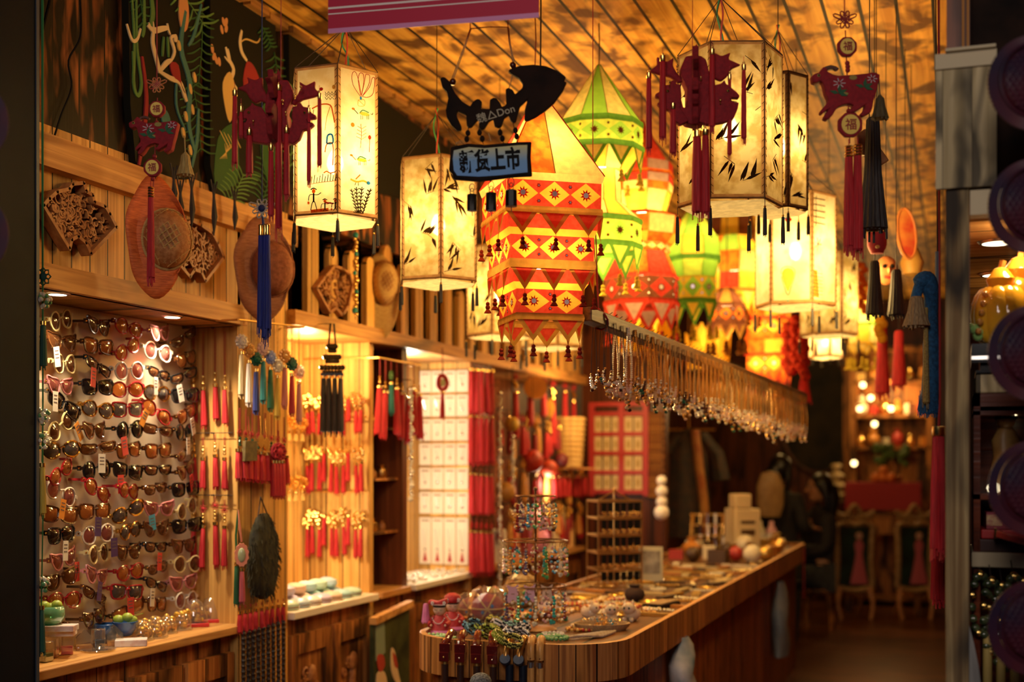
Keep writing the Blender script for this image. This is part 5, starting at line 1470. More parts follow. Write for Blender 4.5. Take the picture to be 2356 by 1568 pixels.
for i, (px, py) in enumerate(((192, 1494), (262, 1484))):
    t = thing('crystal_house', 'clear crystal house ornament %s' % ('nearer the doorpost' if i == 0 else 'against the blue cup'), 'ornament', at(px, py), YAW + .5, 'crystal houses')
    b = MB(); b.prism([(-.026, 0), (.026, 0), (.026, .04), (0, .068), (-.026, .04)], -.02, .02); b.build('house', DOME, t, False)
    b = MB(); b.box(-.024, .024, -.018, .018, .001, .016); b.build('amber_floor', AMBB, t)
b = MB(); b.lathe([(.048, 0), (.054, .006), (.052, .008), (.001, .003)], 30, (0, 0, 0), 0, 0, 1, 1, .04); solo('glass_dish', 'shallow scalloped clear glass dish at the shelf edge', 'dish', b, DOME, at(226, 1497))

# ================================================================ pendants
KN = MB()
for i in range(8):
    a = i * pi / 4; c, d_ = cos(a), sin(a)
    KN.tube([(c * u - d_ * v, .0, d_ * u + c * v) for u, v in ((.2, 0), (.7, -.3), (1, 0), (.7, .3))], .11, 4, True)
KN.ball((0, 0, 0), .5, 8, 5, None, 1, .5)
knot_me = {}


def knot_mesh(m_):
    if m_.name not in knot_me: knot_me[m_.name] = KN.mesh('knot', m_)
    return knot_me[m_.name]


tas_me = {}


def tas_mesh(m_, L, r):
    key = (m_.name, round(L, 3), round(r, 4))
    if key not in tas_me: tas_me[key] = tassel_mb(L, r, .012, 9, (0, 0, 0), int(L * 1000), (0, 1), 1.15).mesh('tassel', [m_, GOLD])
    return tas_me[key]


gold_me = []
for i in range(4):
    b = MB(); rnd = random.Random(60 + i)
    for j in range(9 + 3 * i): b.ball((rnd.uniform(-.016, .016), rnd.uniform(-.012, .012), -rnd.random() * .055), rnd.uniform(.006, .0105), 7, 5, 0, 1, 1, 1.2)
    gold_me.append(b.mesh('gold_bells', GOLD))
cord_me = {}


def cord_mesh(L, m_, r=.0012):
    key = (round(L, 2), m_.name)
    if key not in cord_me:
        b = MB(); b.tube([(-.003, 0, 0), (-.002, 0, -L)], r, 4); b.tube([(.003, 0, 0), (.002, 0, -L)], r, 4); cord_me[key] = b.mesh('cord', m_)
    return cord_me[key]


bead_b = MB(); bead_b.ball((0, 0, 0), .006, 7, 5); bead_b.lathe([(.004, -.03), (.007, -.026), (.004, -.016), (.006, -.012), (.003, -.006)], 8)
bead_me = {}


def pendant(label, group, loc, rz, cordL, tm, tL, tr, km=None, ks=.014, gold=None, bead=None, n=1, cm=None, name='tassel_pendant'):
    t = thing(name, label, 'tassel pendant' if name == 'tassel_pendant' else 'pendant', loc, rz, group)
    link('cord', cord_mesh(cordL, cm or REDC), t)
    z = -cordL
    if km:
        o = link('knot', knot_mesh(km), t, (0, 0, z - ks)); o.scale = (ks,) * 3; z -= ks * 2
    if bead:
        if bead.name not in bead_me: bead_me[bead.name] = bead_b.mesh('bead', bead)
        link('bead', bead_me[bead.name], t, (0, 0, z - .006)); z -= .036
    if gold is not None:
        link('gold_bells', gold_me[gold], t, (0, -.006, z)); z -= .055
    for i in range(n):
        o = link('tassel', tas_mesh(tm, tL, tr), t, ((i - (n - 1) / 2) * tr * 1.5, -.004 * (i % 2), z - .008)); o.rotation_euler = (0, random.uniform(-.06, .06), random.uniform(0, 6))
    return t


YCORD = varied('yellow_cord', (.62, .40, .10), (.48, .26, .06), 80, .7)
# inner side of the first column: three tiers of red pendants
for r, (zt, cl, tl, kk, bd, word) in enumerate(((1.99, .16, .15, False, True, 'top'), (1.60, .03, .13, False, True, 'middle'), (1.37, .02, .17, True, True, 'bottom'))):
    for c in range(4):
        x = -2.675 + c * .046
        t = pendant('red tassel pendant in the %s tier beside the sunglasses, %s out from the board' % (word, ORD[c]), 'red pendants beside the sunglasses', (x, 4.030 - .008 * (c % 2), zt - .012 * (c % 2)), 0, cl, RED, tl * random.uniform(.95, 1.05), .0105, RED if kk else None, .015, None, BRASS)
    b = MB(); b.tube([(-2.70, 4.032, zt + .004), (-2.51, 4.032, zt + .004)], .0015, 5); b.tube([(-2.6, 4.032, zt + .004), (-2.6, 4.052, zt + .004)], .003, 5)
    tag(b.build('hanging_rail', CORD), 'thin dark rail carrying the %s tier of red pendants' % word, 'rail')
# front of the column: crystal stars with coloured tassels
cols = [('cream', (.62, .45, .22)), ('white', (.72, .62, .52)), ('blue', (.01, .02, .16)), ('teal', (.02, .20, .18)), ('green', (.01, .10, .03)), ('yellow', (.66, .40, .04)), ('pink', (.60, .20, .16)), ('red', (.45, .02, .02)), ('rose', (.6, .25, .2))]
starm = MB()
for i in range(10):
    a = i * pi / 5; starm.ball((.020 * cos(a), 0, .020 * sin(a)), .008, 7, 5)
    starm.ball((.011 * cos(a + .3), -.008, .011 * sin(a + .3)), .007, 6, 4)
starm.ball((0, -.006, 0), .010, 7, 5)
stars = [starm.mesh('crystal_star', m_) for m_ in (CLEARB, AMBB, glassy('green_bead', (.25, .6, .35), .4), PINKB, glassy('blue_bead', (.3, .4, .8), .4))]
for i, (nm, c) in enumerate(cols):
    px = 556 + i * 16.5; y0 = 770 + (i % 3) * 14 + i * 4
    p = PX(px, 735 + i * 2, -2.40)
    t = thing('crystal_pendant', 'beaded crystal star with a %s tassel hung on the column front' % nm, 'pendant', p, pi / 2 - .4, 'crystal stars with coloured tassels')
    L = (y0 - 735) * 4.75 / F
    link('cord', cord_mesh(L, YCORD), t); link('crystal_star', stars[i % 5], t, (0, 0, -L - .02))
    o = link('tassel', tas_mesh(varied('thread_' + nm, c, tuple(q * .6 for q in c), 300, .7, (1, 1, .05), .2), .17, .011), t, (0, 0, -L - .055))
b = MB(); q0, q1 = PX(548, 735, -2.40), PX(700, 752, -2.40)
b.tube([q0, q1], .004, 6); b.tube([q0, q0 + Vector((-.09, 0, 0))], .004, 5); b.tube([q1, q1 + Vector((-.09, 0, 0))], .004, 5)
tag(b.build('hanging_rail', BRASS), 'brass rail along the column front with crystal stars', 'rail')
# red pendant bundles on the column
for i in range(8):
    p = PX(552 + i * 14.5, 938 + i * 3, -2.455)
    pendant('red double-tassel pendant on the column, %s along the row' % ORD[i], 'red double-tassel pendants', p, pi / 2 - .3, .075, RED, .12, .012, RED, .014, None, mat('dark_jade', (.02, .05, .02), .2), 2)
for i in range(9):
    p = PX(552 + i * 12.5, 1392 - i * 2, -2.465)
    pendant('short red tassel low on the column, %s from the sunglasses side' % ORD[i], 'short red tassels low on the column', p, pi / 2, .012, RED, .085, .010)
BELT = varied('black_beaded_belt', (.010, .008, .008), (.05, .03, .02), 120, .35, (1, 1, 1), .4)
for i in range(9):
    p = PX(556 + i * 11.5, 1450 - i * 3, -2.465); b = MB()
    b.tube([(0, -.006, 0), (.001, -.008, -.25), (0, -.006, -.42)], .0075, 6)
    for j in range(20): b.ball((0, -.008, -.01 - j * .02), .0095, 7, 4, 0, 1, 1, .9)
    b.tube([(0, -.004, .02), (0, -.006, 0)], .002, 4)
    solo('bead_strand', 'long black bead strand hanging at the column foot, %s along' % ORD[i], 'beads', b, BELT, p, pi / 2, 'black bead strands at the column foot')
p = PX(574, 1014, -2.43); b = MB(); b.prism([(-.028, 0), (.028, 0), (.030, -.072), (-.030, -.074)], -.010, .006); b.tube([(0, 0, 0), (.0, .006, .09)], .0015, 4, False, 1)
o = solo('square_sachet', 'olive square fabric sachet among the red pendants', 'sachet', b, [varied('olive_brocade', (.16, .11, .03), (.09, .06, .02), 60, .6), REDC], p, pi / 2 - .3); bevel(o, .005, 2)
for i, (px, py) in enumerate(((600, 1012), (612, 1018))):
    p = PX(px, py, -2.42); b = MB(); b.prism(sm2([(0, .022), (.013, .004), (.010, -.02), (0, -.03), (-.012, -.016), (-.012, .006)], 3), -.004, .002); b.tube([(0, 0, .02), (0, .004, .09)], .0013, 4)
    solo('gold_leaf_charm', 'gold leaf charm by the sachet, %s of the pair' % ('nearer' if i == 0 else 'farther'), 'charm', b, GOLD, p, pi / 2 - .3)
t = thing('knot_medallion', 'round dark red knotted medallion with hanging tassels on the column front', 'pendant', PX(640, 990, -2.42), pi / 2 - .4)
b = MB(); b.disc(0, -.08, .035, .035, -.008, .006, 20); bevel(b.build('disc', REDF, t, False), .004)
o = link('knot', knot_mesh(RED), t, (0, -.012, -.08)); o.scale = (.03, .02, .03)
link('cord', cord_mesh(.05, REDC), t)
for i in range(4): link('tassel', tas_mesh(RED, .15, .011), t, ((i - 1.5) * .014, 0, -.112))
p = PX(606, 1180, -2.44); t = thing('fringed_bag', 'black shaggy oval bag hanging on the column', 'bag', p, pi / 2)
b = MB(); rnd = random.Random(5); H = .32
FUR = varied('black_green_fur', (.008, .007, .004), (.045, .038, .012), 40, .9, (1, 1, .4), .3)
b.lathe([(.02, -H), (.07, -H * .94), (.092, -H * .75), (.095, -H * .5), (.085, -H * .25), (.05, -H * .06), (.02, 0)], 18, (0, 0, 0), 0, 0, 1, .35)
for i in range(420):
    a = rnd.uniform(0, 6.28); z = -rnd.random() * H; r = .095 * math.sqrt(max(.05, 1 - ((z + H * .53) / (H * .55)) ** 2))
    x, y_ = r * sin(a), -r * .35 * cos(a); b.bar((x, y_, z), (x * 1.12 + rnd.uniform(-.006, .006), y_ * 1.2 - .003, z - rnd.uniform(.01, .03)), .002, .002)
b.build('bag_body', FUR, t)
b = MB(); b.tube([(-.04, 0, -.02), (0, .012, .06), (.04, 0, -.02)], .003, 5); b.build('strap', CORD, t)
t = thing('coral_amulet', 'coral pink oval amulet with jade heart, pink and green tassels', 'pendant', PX(548, 1172, -2.36), YAW + .2)
k = 4.35 / F
b = MB(); b.tube([(0, 0, 0), (.006, 0, -45 * k), (.012, 0, -75 * k)], [.002, .005, .004], 6); n = 24
b.prism([(.012 + (15 + (2.5 if i % 2 else 0)) * k * cos(2 * pi * i / n), (-105 + (26 + (3 if i % 2 else 0)) * sin(2 * pi * i / n)) * k) for i in range(n)], -.006, .006); bevel(b.build('coral_setting', mat('coral_cord', (.75, .25, .14), .6), t), .003)
b = MB(); b.ball((.012, -.006, -105 * k), 9 * k, 12, 8, 0, 1, .5, 1.9); b.build('jade_heart', mat('pale_jade', (.42, .45, .25), .25), t)
link('tassel', tas_mesh(varied('thread_rose_pink', (.55, .10, .12), (.4, .06, .08), 300, .7, (1, 1, .05), .2), .13, .010), t, (.013, 0, -135 * k))
b = MB(); b.tube([(0, .004, 0), (-.008, .004, -60 * k), (-.006, .004, -120 * k)], .004, 5); b.build('green_cord', mat('green_cord', (.01, .12, .03), .7), t)
link('tassel', tas_mesh(varied('thread_green2', (.01, .10, .03), (.008, .06, .02), 300, .7, (1, 1, .05), .2), .16, .009), t, (-.006, .004, -122 * k))
b = MB(); b.tube([(0, 0, 0), tuple(Matrix.Rotation(-YAW - .2, 3, 'Z') @ Vector((-.155, .02, .01)))], .002, 4); b.build('hook', BRASS, t)
# long blue tassel with white cord knot, in front
f = Fr(603, 480, 3.55); t = thing('blue_tassel_pendant', 'long royal blue tassels under a white looped knot', 'tassel pendant', f.loc, YAW); k = f.k
knot(t, 0, 0, 24 * k, varied('white_blue_cord', (.60, .50, .32), (.30, .28, .26), 40, .6))
b = MB(); b.ball((0, -.004, 0), 9 * k, 8, 6); b.tube([(0, 0, 0), (.004, 0, -40 * k)], .004, 5); b.tube([(0, 0, 0), (0, 0, ZCEIL - f.loc.z)], .0018, 4); b.build('blue_cord', mat('navy_cord', (.01, .02, .10), .7), t)
BLUT = varied('royal_blue_thread', (.008, .018, .20), (.005, .010, .11), 300, .65, (1, 1, .05), .2)
for i, (x, L) in enumerate(((-3, 235), (8, 262), (14, 240))):
    q_ = MB()
    q_.lathe([(6 * k, -26 * k), (6.5 * k, -24 * k), (5.5 * k, -14 * k), (6.5 * k, -3 * k), (4 * k, 0)], 10, (0, 0, 0), 1)
    tassel_mb(L * k, 7.5 * k, 0, 14, (0, 0, -24 * k), i, (0, 1), 1.15, q_); o = q_.build('tassel', [BLUT, GOLD], t); o.location = (x * k, -.004 * i, -36 * k)
# black tiered ornament
t = thing('black_tiered_pendant', 'black beaded tiered pendant with four black tassels before the second niche', 'pendant', PX(764, 744, -2.40), YAW); k = 5.2 / F
b = MB()
for i, w in enumerate((8, 16, 24)):
    for j in range(7): b.ball(((j - 3) / 3 * w * k, 0, -(52 + i * 24) * k), 6.5 * k, 7, 5); b.ball(((j - 3) / 3 * w * k * .8, .006, -(62 + i * 24) * k), 5 * k, 6, 4)
b.bar((-26 * k, 0, -116 * k), (26 * k, 0, -116 * k), 9 * k, 7 * k)
for s in (-1, 1): b.tube([(s * 4 * k, 0, 0), (s * 8 * k, 0, -50 * k)], 2.5 * k, 5)
b.tube([(0, 0, 0), tuple(Matrix.Rotation(-YAW, 3, 'Z') @ Vector((-.08, 0, 0)))], .002, 4)
b.build('beadwork', mat('black_gloss', (.015, .012, .010), .25), t)
for i in range(4):
    o = link('tassel', tas_mesh(BLK_T, 140 * k, .013), t, ((-20 + i * 13) * k, 0, -118 * k))

# ================================================================ second niche: gold and red pendants
light('niche_lamp', 'POINT', (-2.66, 4.86, 1.93), 12, (1, .68, .30), .04)
light('niche_lamp', 'POINT', (-2.62, 4.80, 1.25), 6, (1, .78, .46), .04)
for r, (zt, word, cl) in enumerate(((1.97, 'upper', .16), (1.70, 'middle', .13), (1.36, 'lower', .08))):
    b = MB(); b.tube([(-2.838, 5.172, zt), (-2.522, 5.172, zt)], .004, 6); b.tube([(-2.68, 5.172, zt), (-2.68, 5.2, zt)], .004, 5); tag(b.build('hanging_rail', BRASS), 'brass rail for the %s row of gold bell pendants' % word, 'rail')
    for c in range(10):
        pendant('gold bell pendant with a red tassel, %s row, %s out from the back' % (word, ORD[c]), 'gold bell pendants', (-2.815 + c * .031, 5.158 - .012 * (c % 2), zt), 0, cl + random.uniform(0, .02), RED, .15 if r else .12, .010, None, .0, None if c % 4 == 3 else (c + r) % 4, None, 1, YCORD)
for i in range(8):
    pendant('gold bell cluster on the back of the second niche, %s %s' % (('upper', 'lower')[i // 4], ORD[i % 4]), 'gold bell clusters', (-2.815, 4.93 + (i % 4) * .06, 1.80 - .27 * (i // 4)), pi / 2, .10, YCORD, .05, .010, None, 0, i % 4, None, 1, YCORD)
PAST = [('mint', (.50, .70, .55)), ('pale blue', (.50, .65, .75)), ('white', (.80, .76, .70)), ('lilac', (.60, .50, .66)), ('peach', (.78, .55, .40)), ('aqua', (.40, .65, .66))]
for i in range(14):
    nm, c = PAST[i % 6]; lay = i // 7
    y_ = 4.50 + (i % 7) * .095; x = -2.545 - .10 * lay
    z = .9
    b = MB(); b.lathe([(.040, 0), (.046, .006), (.046, .024), (.030, .036), (.001, .040)], 16); b.lathe([(.049, .010), (.049, .014), (.044, .016)], 16, (0, 0, 0), 1)
    solo('trinket_pot', '%s lidded trinket pot, %s in the %s row on the white top' % (nm, ORD[i % 7], 'front' if lay == 0 else 'back'), 'pot', b, [mat('pastel_' + nm.replace(' ', '_'), c, .3), SILVER], (x, y_, z), 0, 'pastel trinket pots')
for i in range(6):
    nm, c = PAST[(i + 2) % 6]; b = MB(); b.lathe([(.038, 0), (.048, .012), (.046, .03), (.02, .042), (.001, .044)], 16)
    solo('trinket_pot', '%s domed pot stacked on the back row, %s from the near side' % (nm, ORD[i]), 'pot', b, [mat('pastel_' + nm.replace(' ', '_'), c, .3)], (-2.645, 4.55 + i * .095, .941), 0, 'pastel pots on top')
# dark bay with small shelves
for i, z in enumerate((1.17, 1.42, 1.66)):
    b = MB(); b.box(-2.88, -2.54, 5.242, 5.558, z - .012, z); tag(b.build('bay_shelf', W_CAB, None, False), '%s narrow wooden shelf in the dark bay' % ('lowest', 'middle', 'top')[i], 'shelf')
    for j in range(3):
        b = MB(); s = .02 + .008 * ((i + j) % 2); b.lathe([(s * .7, 0), (s, s * .6), (s * .8, s * 1.5), (s * .35, s * 1.8), (s * .5, s * 2.2)], 12)
        solo('brass_pot', 'small brass pot on the %s bay shelf, %s along' % (('lowest', 'middle', 'top')[i], ORD[j]), 'pot', b, (BRASS, GOLD, W_CARVE)[(i + j) % 3], (-2.60, 5.30 + j * .10, z))
b = MB(); q0, q1 = PX(872, 822, -2.46), PX(968, 840, -2.46); b.tube([q0, q1], .004, 5); b.tube([q0, q0 + Vector((-.07, 0, 0))], .004, 5); b.tube([q1, q1 + Vector((-.07, 0, 0))], .004, 5); tag(b.build('hanging_rail', BRASS), 'brass rail across the dark bay with red tassels', 'rail')
for i in range(8):
    p = PX(874 + i * 13, 823 + i * 2, -2.46)
    if i == 2:
        pendant('teal-tasselled jade disc pendant before the dark bay', 'pendants before the dark bay', p, pi / 2, .05, varied('thread_teal', (.02, .20, .18), (.01, .10, .09), 300, .7, (1, 1, .05), .2), .16, .012, mat('jade_disc', (.12, .25, .08), .3), .022)
    else:
        pendant('red tassel pendant before the dark bay, %s along the rail' % ORD[i], 'pendants before the dark bay', p, pi / 2, .08 + .02 * (i % 3), RED, .24, .016, None, .0, None, GOLD)
for px, y0, y1, lab, m_ in ((818, 535, 745, 'string of gold, teal and crystal charms over the picket boards', GOLD), (946, 890, 1160, 'white crystal bead string beside the jewellery cards', CLEARB), (1150, 900, 1390, 'long crystal bead string past the red tassel column', CLEARB), (1180, 1000, 1140, 'short pale bead string by the red paper balls', CLEARB)):
    p = PX(px, y0, -2.40); k = p.y / .95 / F; b = MB(); L = (y1 - y0) * k
    n = int(L / .016)
    for i in range(n): b.ball((0, .004 * sin(i * 2), -.01 - i * .016), .010 if i % 4 else .014, 8, 5, 0 if i % 5 else 1)
    b.tube([(0, 0, .03), (0, 0, -L)], .0015, 4, False, 2); b.tube([(0, 0, .03), (0, 0, 2.05 - p.z)] if px == 1180 else [(0, 0, .03), (0, .0, .035), (-.0, .06, .035)], .002, 4, False, 2)
    solo('bead_string', lab, 'beads', b, [m_, mat('teal_bead', (.02, .25, .25), .2) if px == 818 else SILVER, CORD], p, pi / 2)

# ================================================================ third niche: jewellery cards
light('niche_lamp', 'POINT', (-2.66, 5.95, 1.93), 9, (1, .86, .64), .04)
light('niche_lamp', 'POINT', (-2.60, 5.95, 1.25), 6, (1, .88, .66), .04)
CARD = mat('ivory_card', (.80, .70, .52), .6); CARDP = mat('card_print', (.30, .16, .08), .7)
ced = {}
for r in range(7):
    z1 = 1.995 - r * .133 if r < 6 else 1.19; h = .118 if r < 6 else .255
    for c in range(4):
        p = Vector((-2.757 + c * .073, 6.392, z1))
        key = r == 6
        if key not in ced:
            ba = MB(); ba.box(-.034, .034, -.003, 0, -h, 0)
            bb = MB(); bb.tube([(-.014, -.004, -h * .25), (0, -.005, -h * .62), (.014, -.004, -h * .25)], .0012, 4, False, 0); bb.ball((0, -.006, -h * .68), .008, 8, 5, 0, 1, .6)
            bb.box(-.022, .022, -.0042, -.003, -.02, -.012, 1)
            if key: bb.prism([(-.012, -h * .94), (.012, -h * .94), (0, -h * .72)], -.006, -.003, 2)
            ced[key] = (ba.mesh('card', CARD), bb.mesh('charm', [SILVER, CARDP, RED]))
        t = thing('jewellery_card', 'ivory card with a small charm, %s row from the top, %s out from the back' % (ORD[r], ORD[c]), 'jewellery card', p, 0, 'jewellery cards in the bright niche')
        link('card', ced[key][0], t); link('charm', ced[key][1], t)
    b = MB(); b.tube([(-2.80, 6.394, z1 + .004), (-2.505, 6.394, z1 + .004)], .004, 5); tag(b.build('hanging_rail', BRASS), 'thin rail holding the %s row of ivory cards' % ORD[r], 'rail')
for i in range(10):
    b = MB(); rnd = random.Random(i)
    for j in range(12): b.ball((rnd.uniform(-.03, .03), rnd.uniform(-.03, .03), .008 + rnd.random() * .012), .008, 7, 5, 0 if j % 3 else 1)
    solo('crystal_cluster', 'small heap of clear crystals on the white top under the cards, %s along the %s' % (ORD[i % 5], 'front' if i < 5 else 'back'), 'crystals', b, [CLEARB, SILVER], (-2.53 if i < 5 else -2.63, 5.68 + (i % 5) * .16, .9), 0, 'crystal heaps under the cards')
t = thing('red_knot_pendant', 'red ring knot with a jade centre hanging before the ivory cards', 'pendant', PX(1018, 800, -2.44), pi / 2 - .3)
link('cord', cord_mesh(.14, REDC), t)
b = MB(); b.tube([(.035 * cos(a), 0, -.175 + .035 * sin(a)) for a in [2 * pi * i / 16 for i in range(16)]], .012, 6, True); b.build('ring', RED, t)
b = MB(); b.disc(0, -.175, .02, .02, -.004, .004); b.build('jade_centre', mat('pale_jade', (.42, .45, .25), .25), t); link('tassel', tas_mesh(RED, .15, .012), t, (0, 0, -.215))
b = MB(); b.tube([(0, 0, 0), (0, .06, 0)], .002, 4); b.build('hook', BRASS, t)
# red tassel column
for r, (y0, L) in enumerate(((835, .26), (925, .28), (1075, .24), (1190, .25))):
    for c in range(5):
        p = PX(1085 + c * 11.5, y0 + c, -2.455 + .02 * (c % 2))
        pendant('big red tassel on the dark red column, %s in the %s tier' % (ORD[c], ('top', 'second', 'third', 'lowest')[r]), 'big red tassels on the column', p, pi / 2, .02, RED, L, .016, RED if r in (1, 3) else None, .02, None, None)
# ================================================================ the counter
X0, X1, Y0, Y1, ZR = -1.80, -1.04, 3.93, 9.4, .9


def plan(o, rr=.24, n=7):
    """counter outline: rounded at the near end, o = inset"""
    L = []
    for cx_, cy_, a0 in ((X1 - rr, Y0 + rr, -pi / 2), ):
        pass
    x0, x1, y0, r = X0 + o, X1 - o, Y0 + o, max(.02, rr - o)
    for i in range(n + 1):
        a = pi + pi / 2 * i / n; L.append((x0 + r + r * cos(a), y0 + r + r * sin(a)))
    for i in range(n + 1):
        a = 1.5 * pi + pi / 2 * i / n; L.append((x1 - r + r * cos(a), y0 + r + r * sin(a)))
    return L + [(x1, Y1 - o), (x0, Y1 - o)]


def wall_loop(b, outer, inner, z0, z1):
    n = len(outer)
    vs = [(x, y, z) for z in (z0, z1) for x, y in outer] + [(x, y, z) for z in (z0, z1) for x, y in inner]
    fs = []
    for i in range(n):
        j = (i + 1) % n
        fs += [(i, j, n + j, n + i), (2 * n + j, 2 * n + i, 3 * n + i, 3 * n + j), (n + i, n + j, 3 * n + j, 3 * n + i), (j, i, 2 * n + i, 2 * n + j)]
    b.add(vs, fs)


ct = thing('shop_counter', 'long wooden counter with a rounded end running into the shop', 'counter', (0, 0, 0))
b = MB(); wall_loop(b, plan(0), plan(.022), ZR - .125, ZR); b.build('rim', W_RIM, ct, False)
o_ = [o for o in ct.children if o.name.startswith('rim')][0]
o_.data.materials.append(W_RIMX)
for p_ in o_.data.polygons:
    if abs(p_.normal.y) > .72: p_.material_index = 1
    if p_.normal.z > .8: p_.material_index = 2
o_.data.materials.append(W_TOP)
b = MB(); L = plan(.022); n = len(L); b.add([(x, y, ZR - .045) for x, y in L] + [(x, y, ZR - .022) for x, y in L], [tuple(range(n - 1, -1, -1)), tuple(range(n, 2 * n))] + [(i, (i + 1) % n, n + (i + 1) % n, n + i) for i in range(n)]); b.build('tray_top', wood('counter_top', (.17, .07, .02), (.09, .035, .011), along=1, across=0, width=.2, char=.4, grain=16), ct, False)
b = MB(); L = plan(.06, .2); n = len(L); b.add([(x, y, .0) for x, y in L] + [(x, y, ZR - .05) for x, y in L], [tuple(range(n - 1, -1, -1)), tuple(range(n, 2 * n))] + [(i, (i + 1) % n, n + (i + 1) % n, n + i) for i in range(n)]); o_ = b.build('base', [W_CTR, wood('counter_planks_front', (.42, .17, .045), (.22, .07, .02), (.04, .012, .005), along=2, across=0, width=.11, char=.4, grain=26, blotch=3)], ct, False)
for p_ in o_.data.polygons:
    if abs(p_.normal.y) > .72: p_.material_index = 1
ZT = ZR - .022     # the tray surface things stand on


def on(px, py, z=ZT): return PZ(px, py, z)


# ---------------------------------------------------------------- walking canes hooked over the rim
LACQ = varied('red_lacquer', (.16, .012, .008), (.09, .008, .006), 14, .12, (1, 1, .4), .0, coat=.8); BRZ = mat('bronze_lacquer', (.40, .20, .05), .22, .6); LWOOD = wood('cane_wood', (.60, .32, .10), (.42, .2, .06), along=2, across=0, width=1, char=.1, grain=30, gap=0, rough=.3); NAVC = mat('navy_rubber', (.04, .06, .11), .5); BRNC = mat('dark_cane', (.045, .018, .012), .3); NAVS = mat('dark_blue_shaft', (.008, .012, .024), .35)
CANES = [(1034, 1490, 'lac', 'dark red lacquered walking cane with angled head, leftmost on the counter end'), (1063, 1492, 'lac', 'dark red lacquered walking cane with a silver stud'), (1098, 1488, 'lac', 'dark red lacquered walking cane with a gold stud'), (1132, 1494, 'lac', 'dark red lacquered walking cane leaning beside the bronze ones'),
         (1168, 1500, 'brz', 'bronze-handled walking cane with round blue tip, beside the red ones'), (1199, 1498, 'brz', 'bronze-handled walking cane with round blue tip, beside the pale ones'), (1224, 1495, 'wd', 'pale wood crook-handled walking cane beside the bronze ones'), (1245, 1495, 'wd', 'pale wood crook-handled walking cane, rightmost of the row')]
for i, (px, py, kd, lab) in enumerate(CANES):
    u = (px - 1034) / (1245 - 1034)
    hit = None
    Yc = 4.20 - .03 * min(1, u * 2)
    p = P(px, 1470, 4.10)
    yy = min(plan(0), key=lambda q: abs(q[0] - p.x) + (0 if q[1] < 4.25 else 9))[1] - .014
    a_ = (px - CX) / F; yy = max(Y0, yy) if False else yy
    for _ in range(3):
        Yd = yy / (CS + SN * a_); xx = Yd * (-SN + CS * a_)
        if xx < X0 + .24: yy = Y0 + .24 - math.sqrt(max(0, .24 ** 2 - (X0 + .24 - xx) ** 2)) - .02
        else: yy = Y0 - .02
    t = thing('walking_cane', lab, 'walking cane', (xx, yy, 0), YAW * .6, 'walking canes hooked over the counter end')
    zt = ZR + .008
    if kd == 'lac':
        s_ = (-.016, 0, .006, .014)[i % 4]
        b = MB(); b.tube(smooth_pts([(-s_ * .4, .07, zt + .004), (-s_ * .2, .035, zt + .018), (0, .0, zt + .008), (s_ * .5, -.028, zt - .018), (s_ * .6, -.034, zt - .034)], 4), [.009] * 5 + [.013] * 6 + [.016] * 6, 8)
        b.box(s_ * .5 - .018, s_ * .5 + .018, -.048, -.010, zt - .042, zt - .012); b.box(s_ * .6 - .0165, s_ * .6 + .0165, -.052, -.016, zt - .072, zt - .040)
        o = b.build('handle', LACQ, t, False); bevel(o, .004, 2)
        b = MB(); b.ball((s_ * .6, -.053, zt - .057), .004, 8, 5); b.build('stud', GOLD if i % 2 == 0 else SILVER, t)
        b = MB(); b.lathe([(.0125, zt - .082), (.0125, zt - .070)], 12, (s_ * .6, -.030, 0)); b.build('collar', BRASS, t)
        b = MB(); b.lathe([(.009, 0), (.0115, zt - .4), (.012, zt - .080)], 10, (s_ * .6, -.030, 0)); b.build('shaft', BRNC, t)
    elif kd == 'brz':
        b = MB(); b.tube(smooth_pts([(.012, .05, zt + .0), (.010, .025, zt + .008), (.006, .0, zt + .004), (.0, -.024, zt - .022), (-.002, -.034, zt - .046)], 4), [.009] * 4 + [.013] * 8 + [.011] * 5, 10); b.build('handle', BRZ, t)
        b = MB(); M = Matrix.Translation((-.003, -.036, zt - .056)) @ Matrix.Rotation(radians(62), 4, 'X'); b.M = M; b.lathe([(.017, -.012), (.0185, 0), (.017, .012), (.001, .013)], 16); b.build('tip', NAVC, t)
        b = MB(); b.lathe([(.010, 0), (.013, zt - .3), (.014, zt - .075)], 10, (.008, -.012, 0)); b.build('shaft', NAVS, t)
    else:
        b = MB(); b.tube(smooth_pts([(0, .045, zt - .006), (0, .03, zt + .006), (0, .0, zt + .012), (0, -.026, zt - .004), (0, -.034, zt - .03), (0, -.034, zt - .052)], 4), [.010] * 4 + [.0125] * 17, 10); b.build('handle', LWOOD, t)
        b = MB(); b.ball((0, -.046, zt - .046), .003, 6, 4); b.lathe([(.0125, zt - .078), (.0125, zt - .060)], 12, (0, -.030, 0)); b.build('collar', SILVER, t)
        b = MB(); b.lathe([(.009, 0), (.0115, zt - .4), (.0125, zt - .075)], 10, (0, -.030, 0)); b.build('shaft', LWOOD, t)
# speckled grey knob stand in front
p = P(1106, 1552, 3.88); t = thing('stone_topped_stick', 'grey speckled round-topped stick standing before the canes', 'stick', (p.x, p.y, 0), YAW)
b = MB(); b.ball((0, 0, p.z - .022), .030, 14, 9, 0, 1.15); b.build('round_top', varied('grey_speckle', (.20, .21, .22), (.05, .05, .055), 160, .8), t)
b = MB(); b.lathe([(.032, p.z - .045), (.034, p.z - .034), (.031, p.z - .028)], 16); b.build('blue_band', mat('blue_band', (.08, .12, .24), .5), t)
b = MB(); b.lathe([(.05, 0), (.05, .012), (.012, .02), (.011, p.z - .04)], 12); b.build('shaft', BRNC, t)

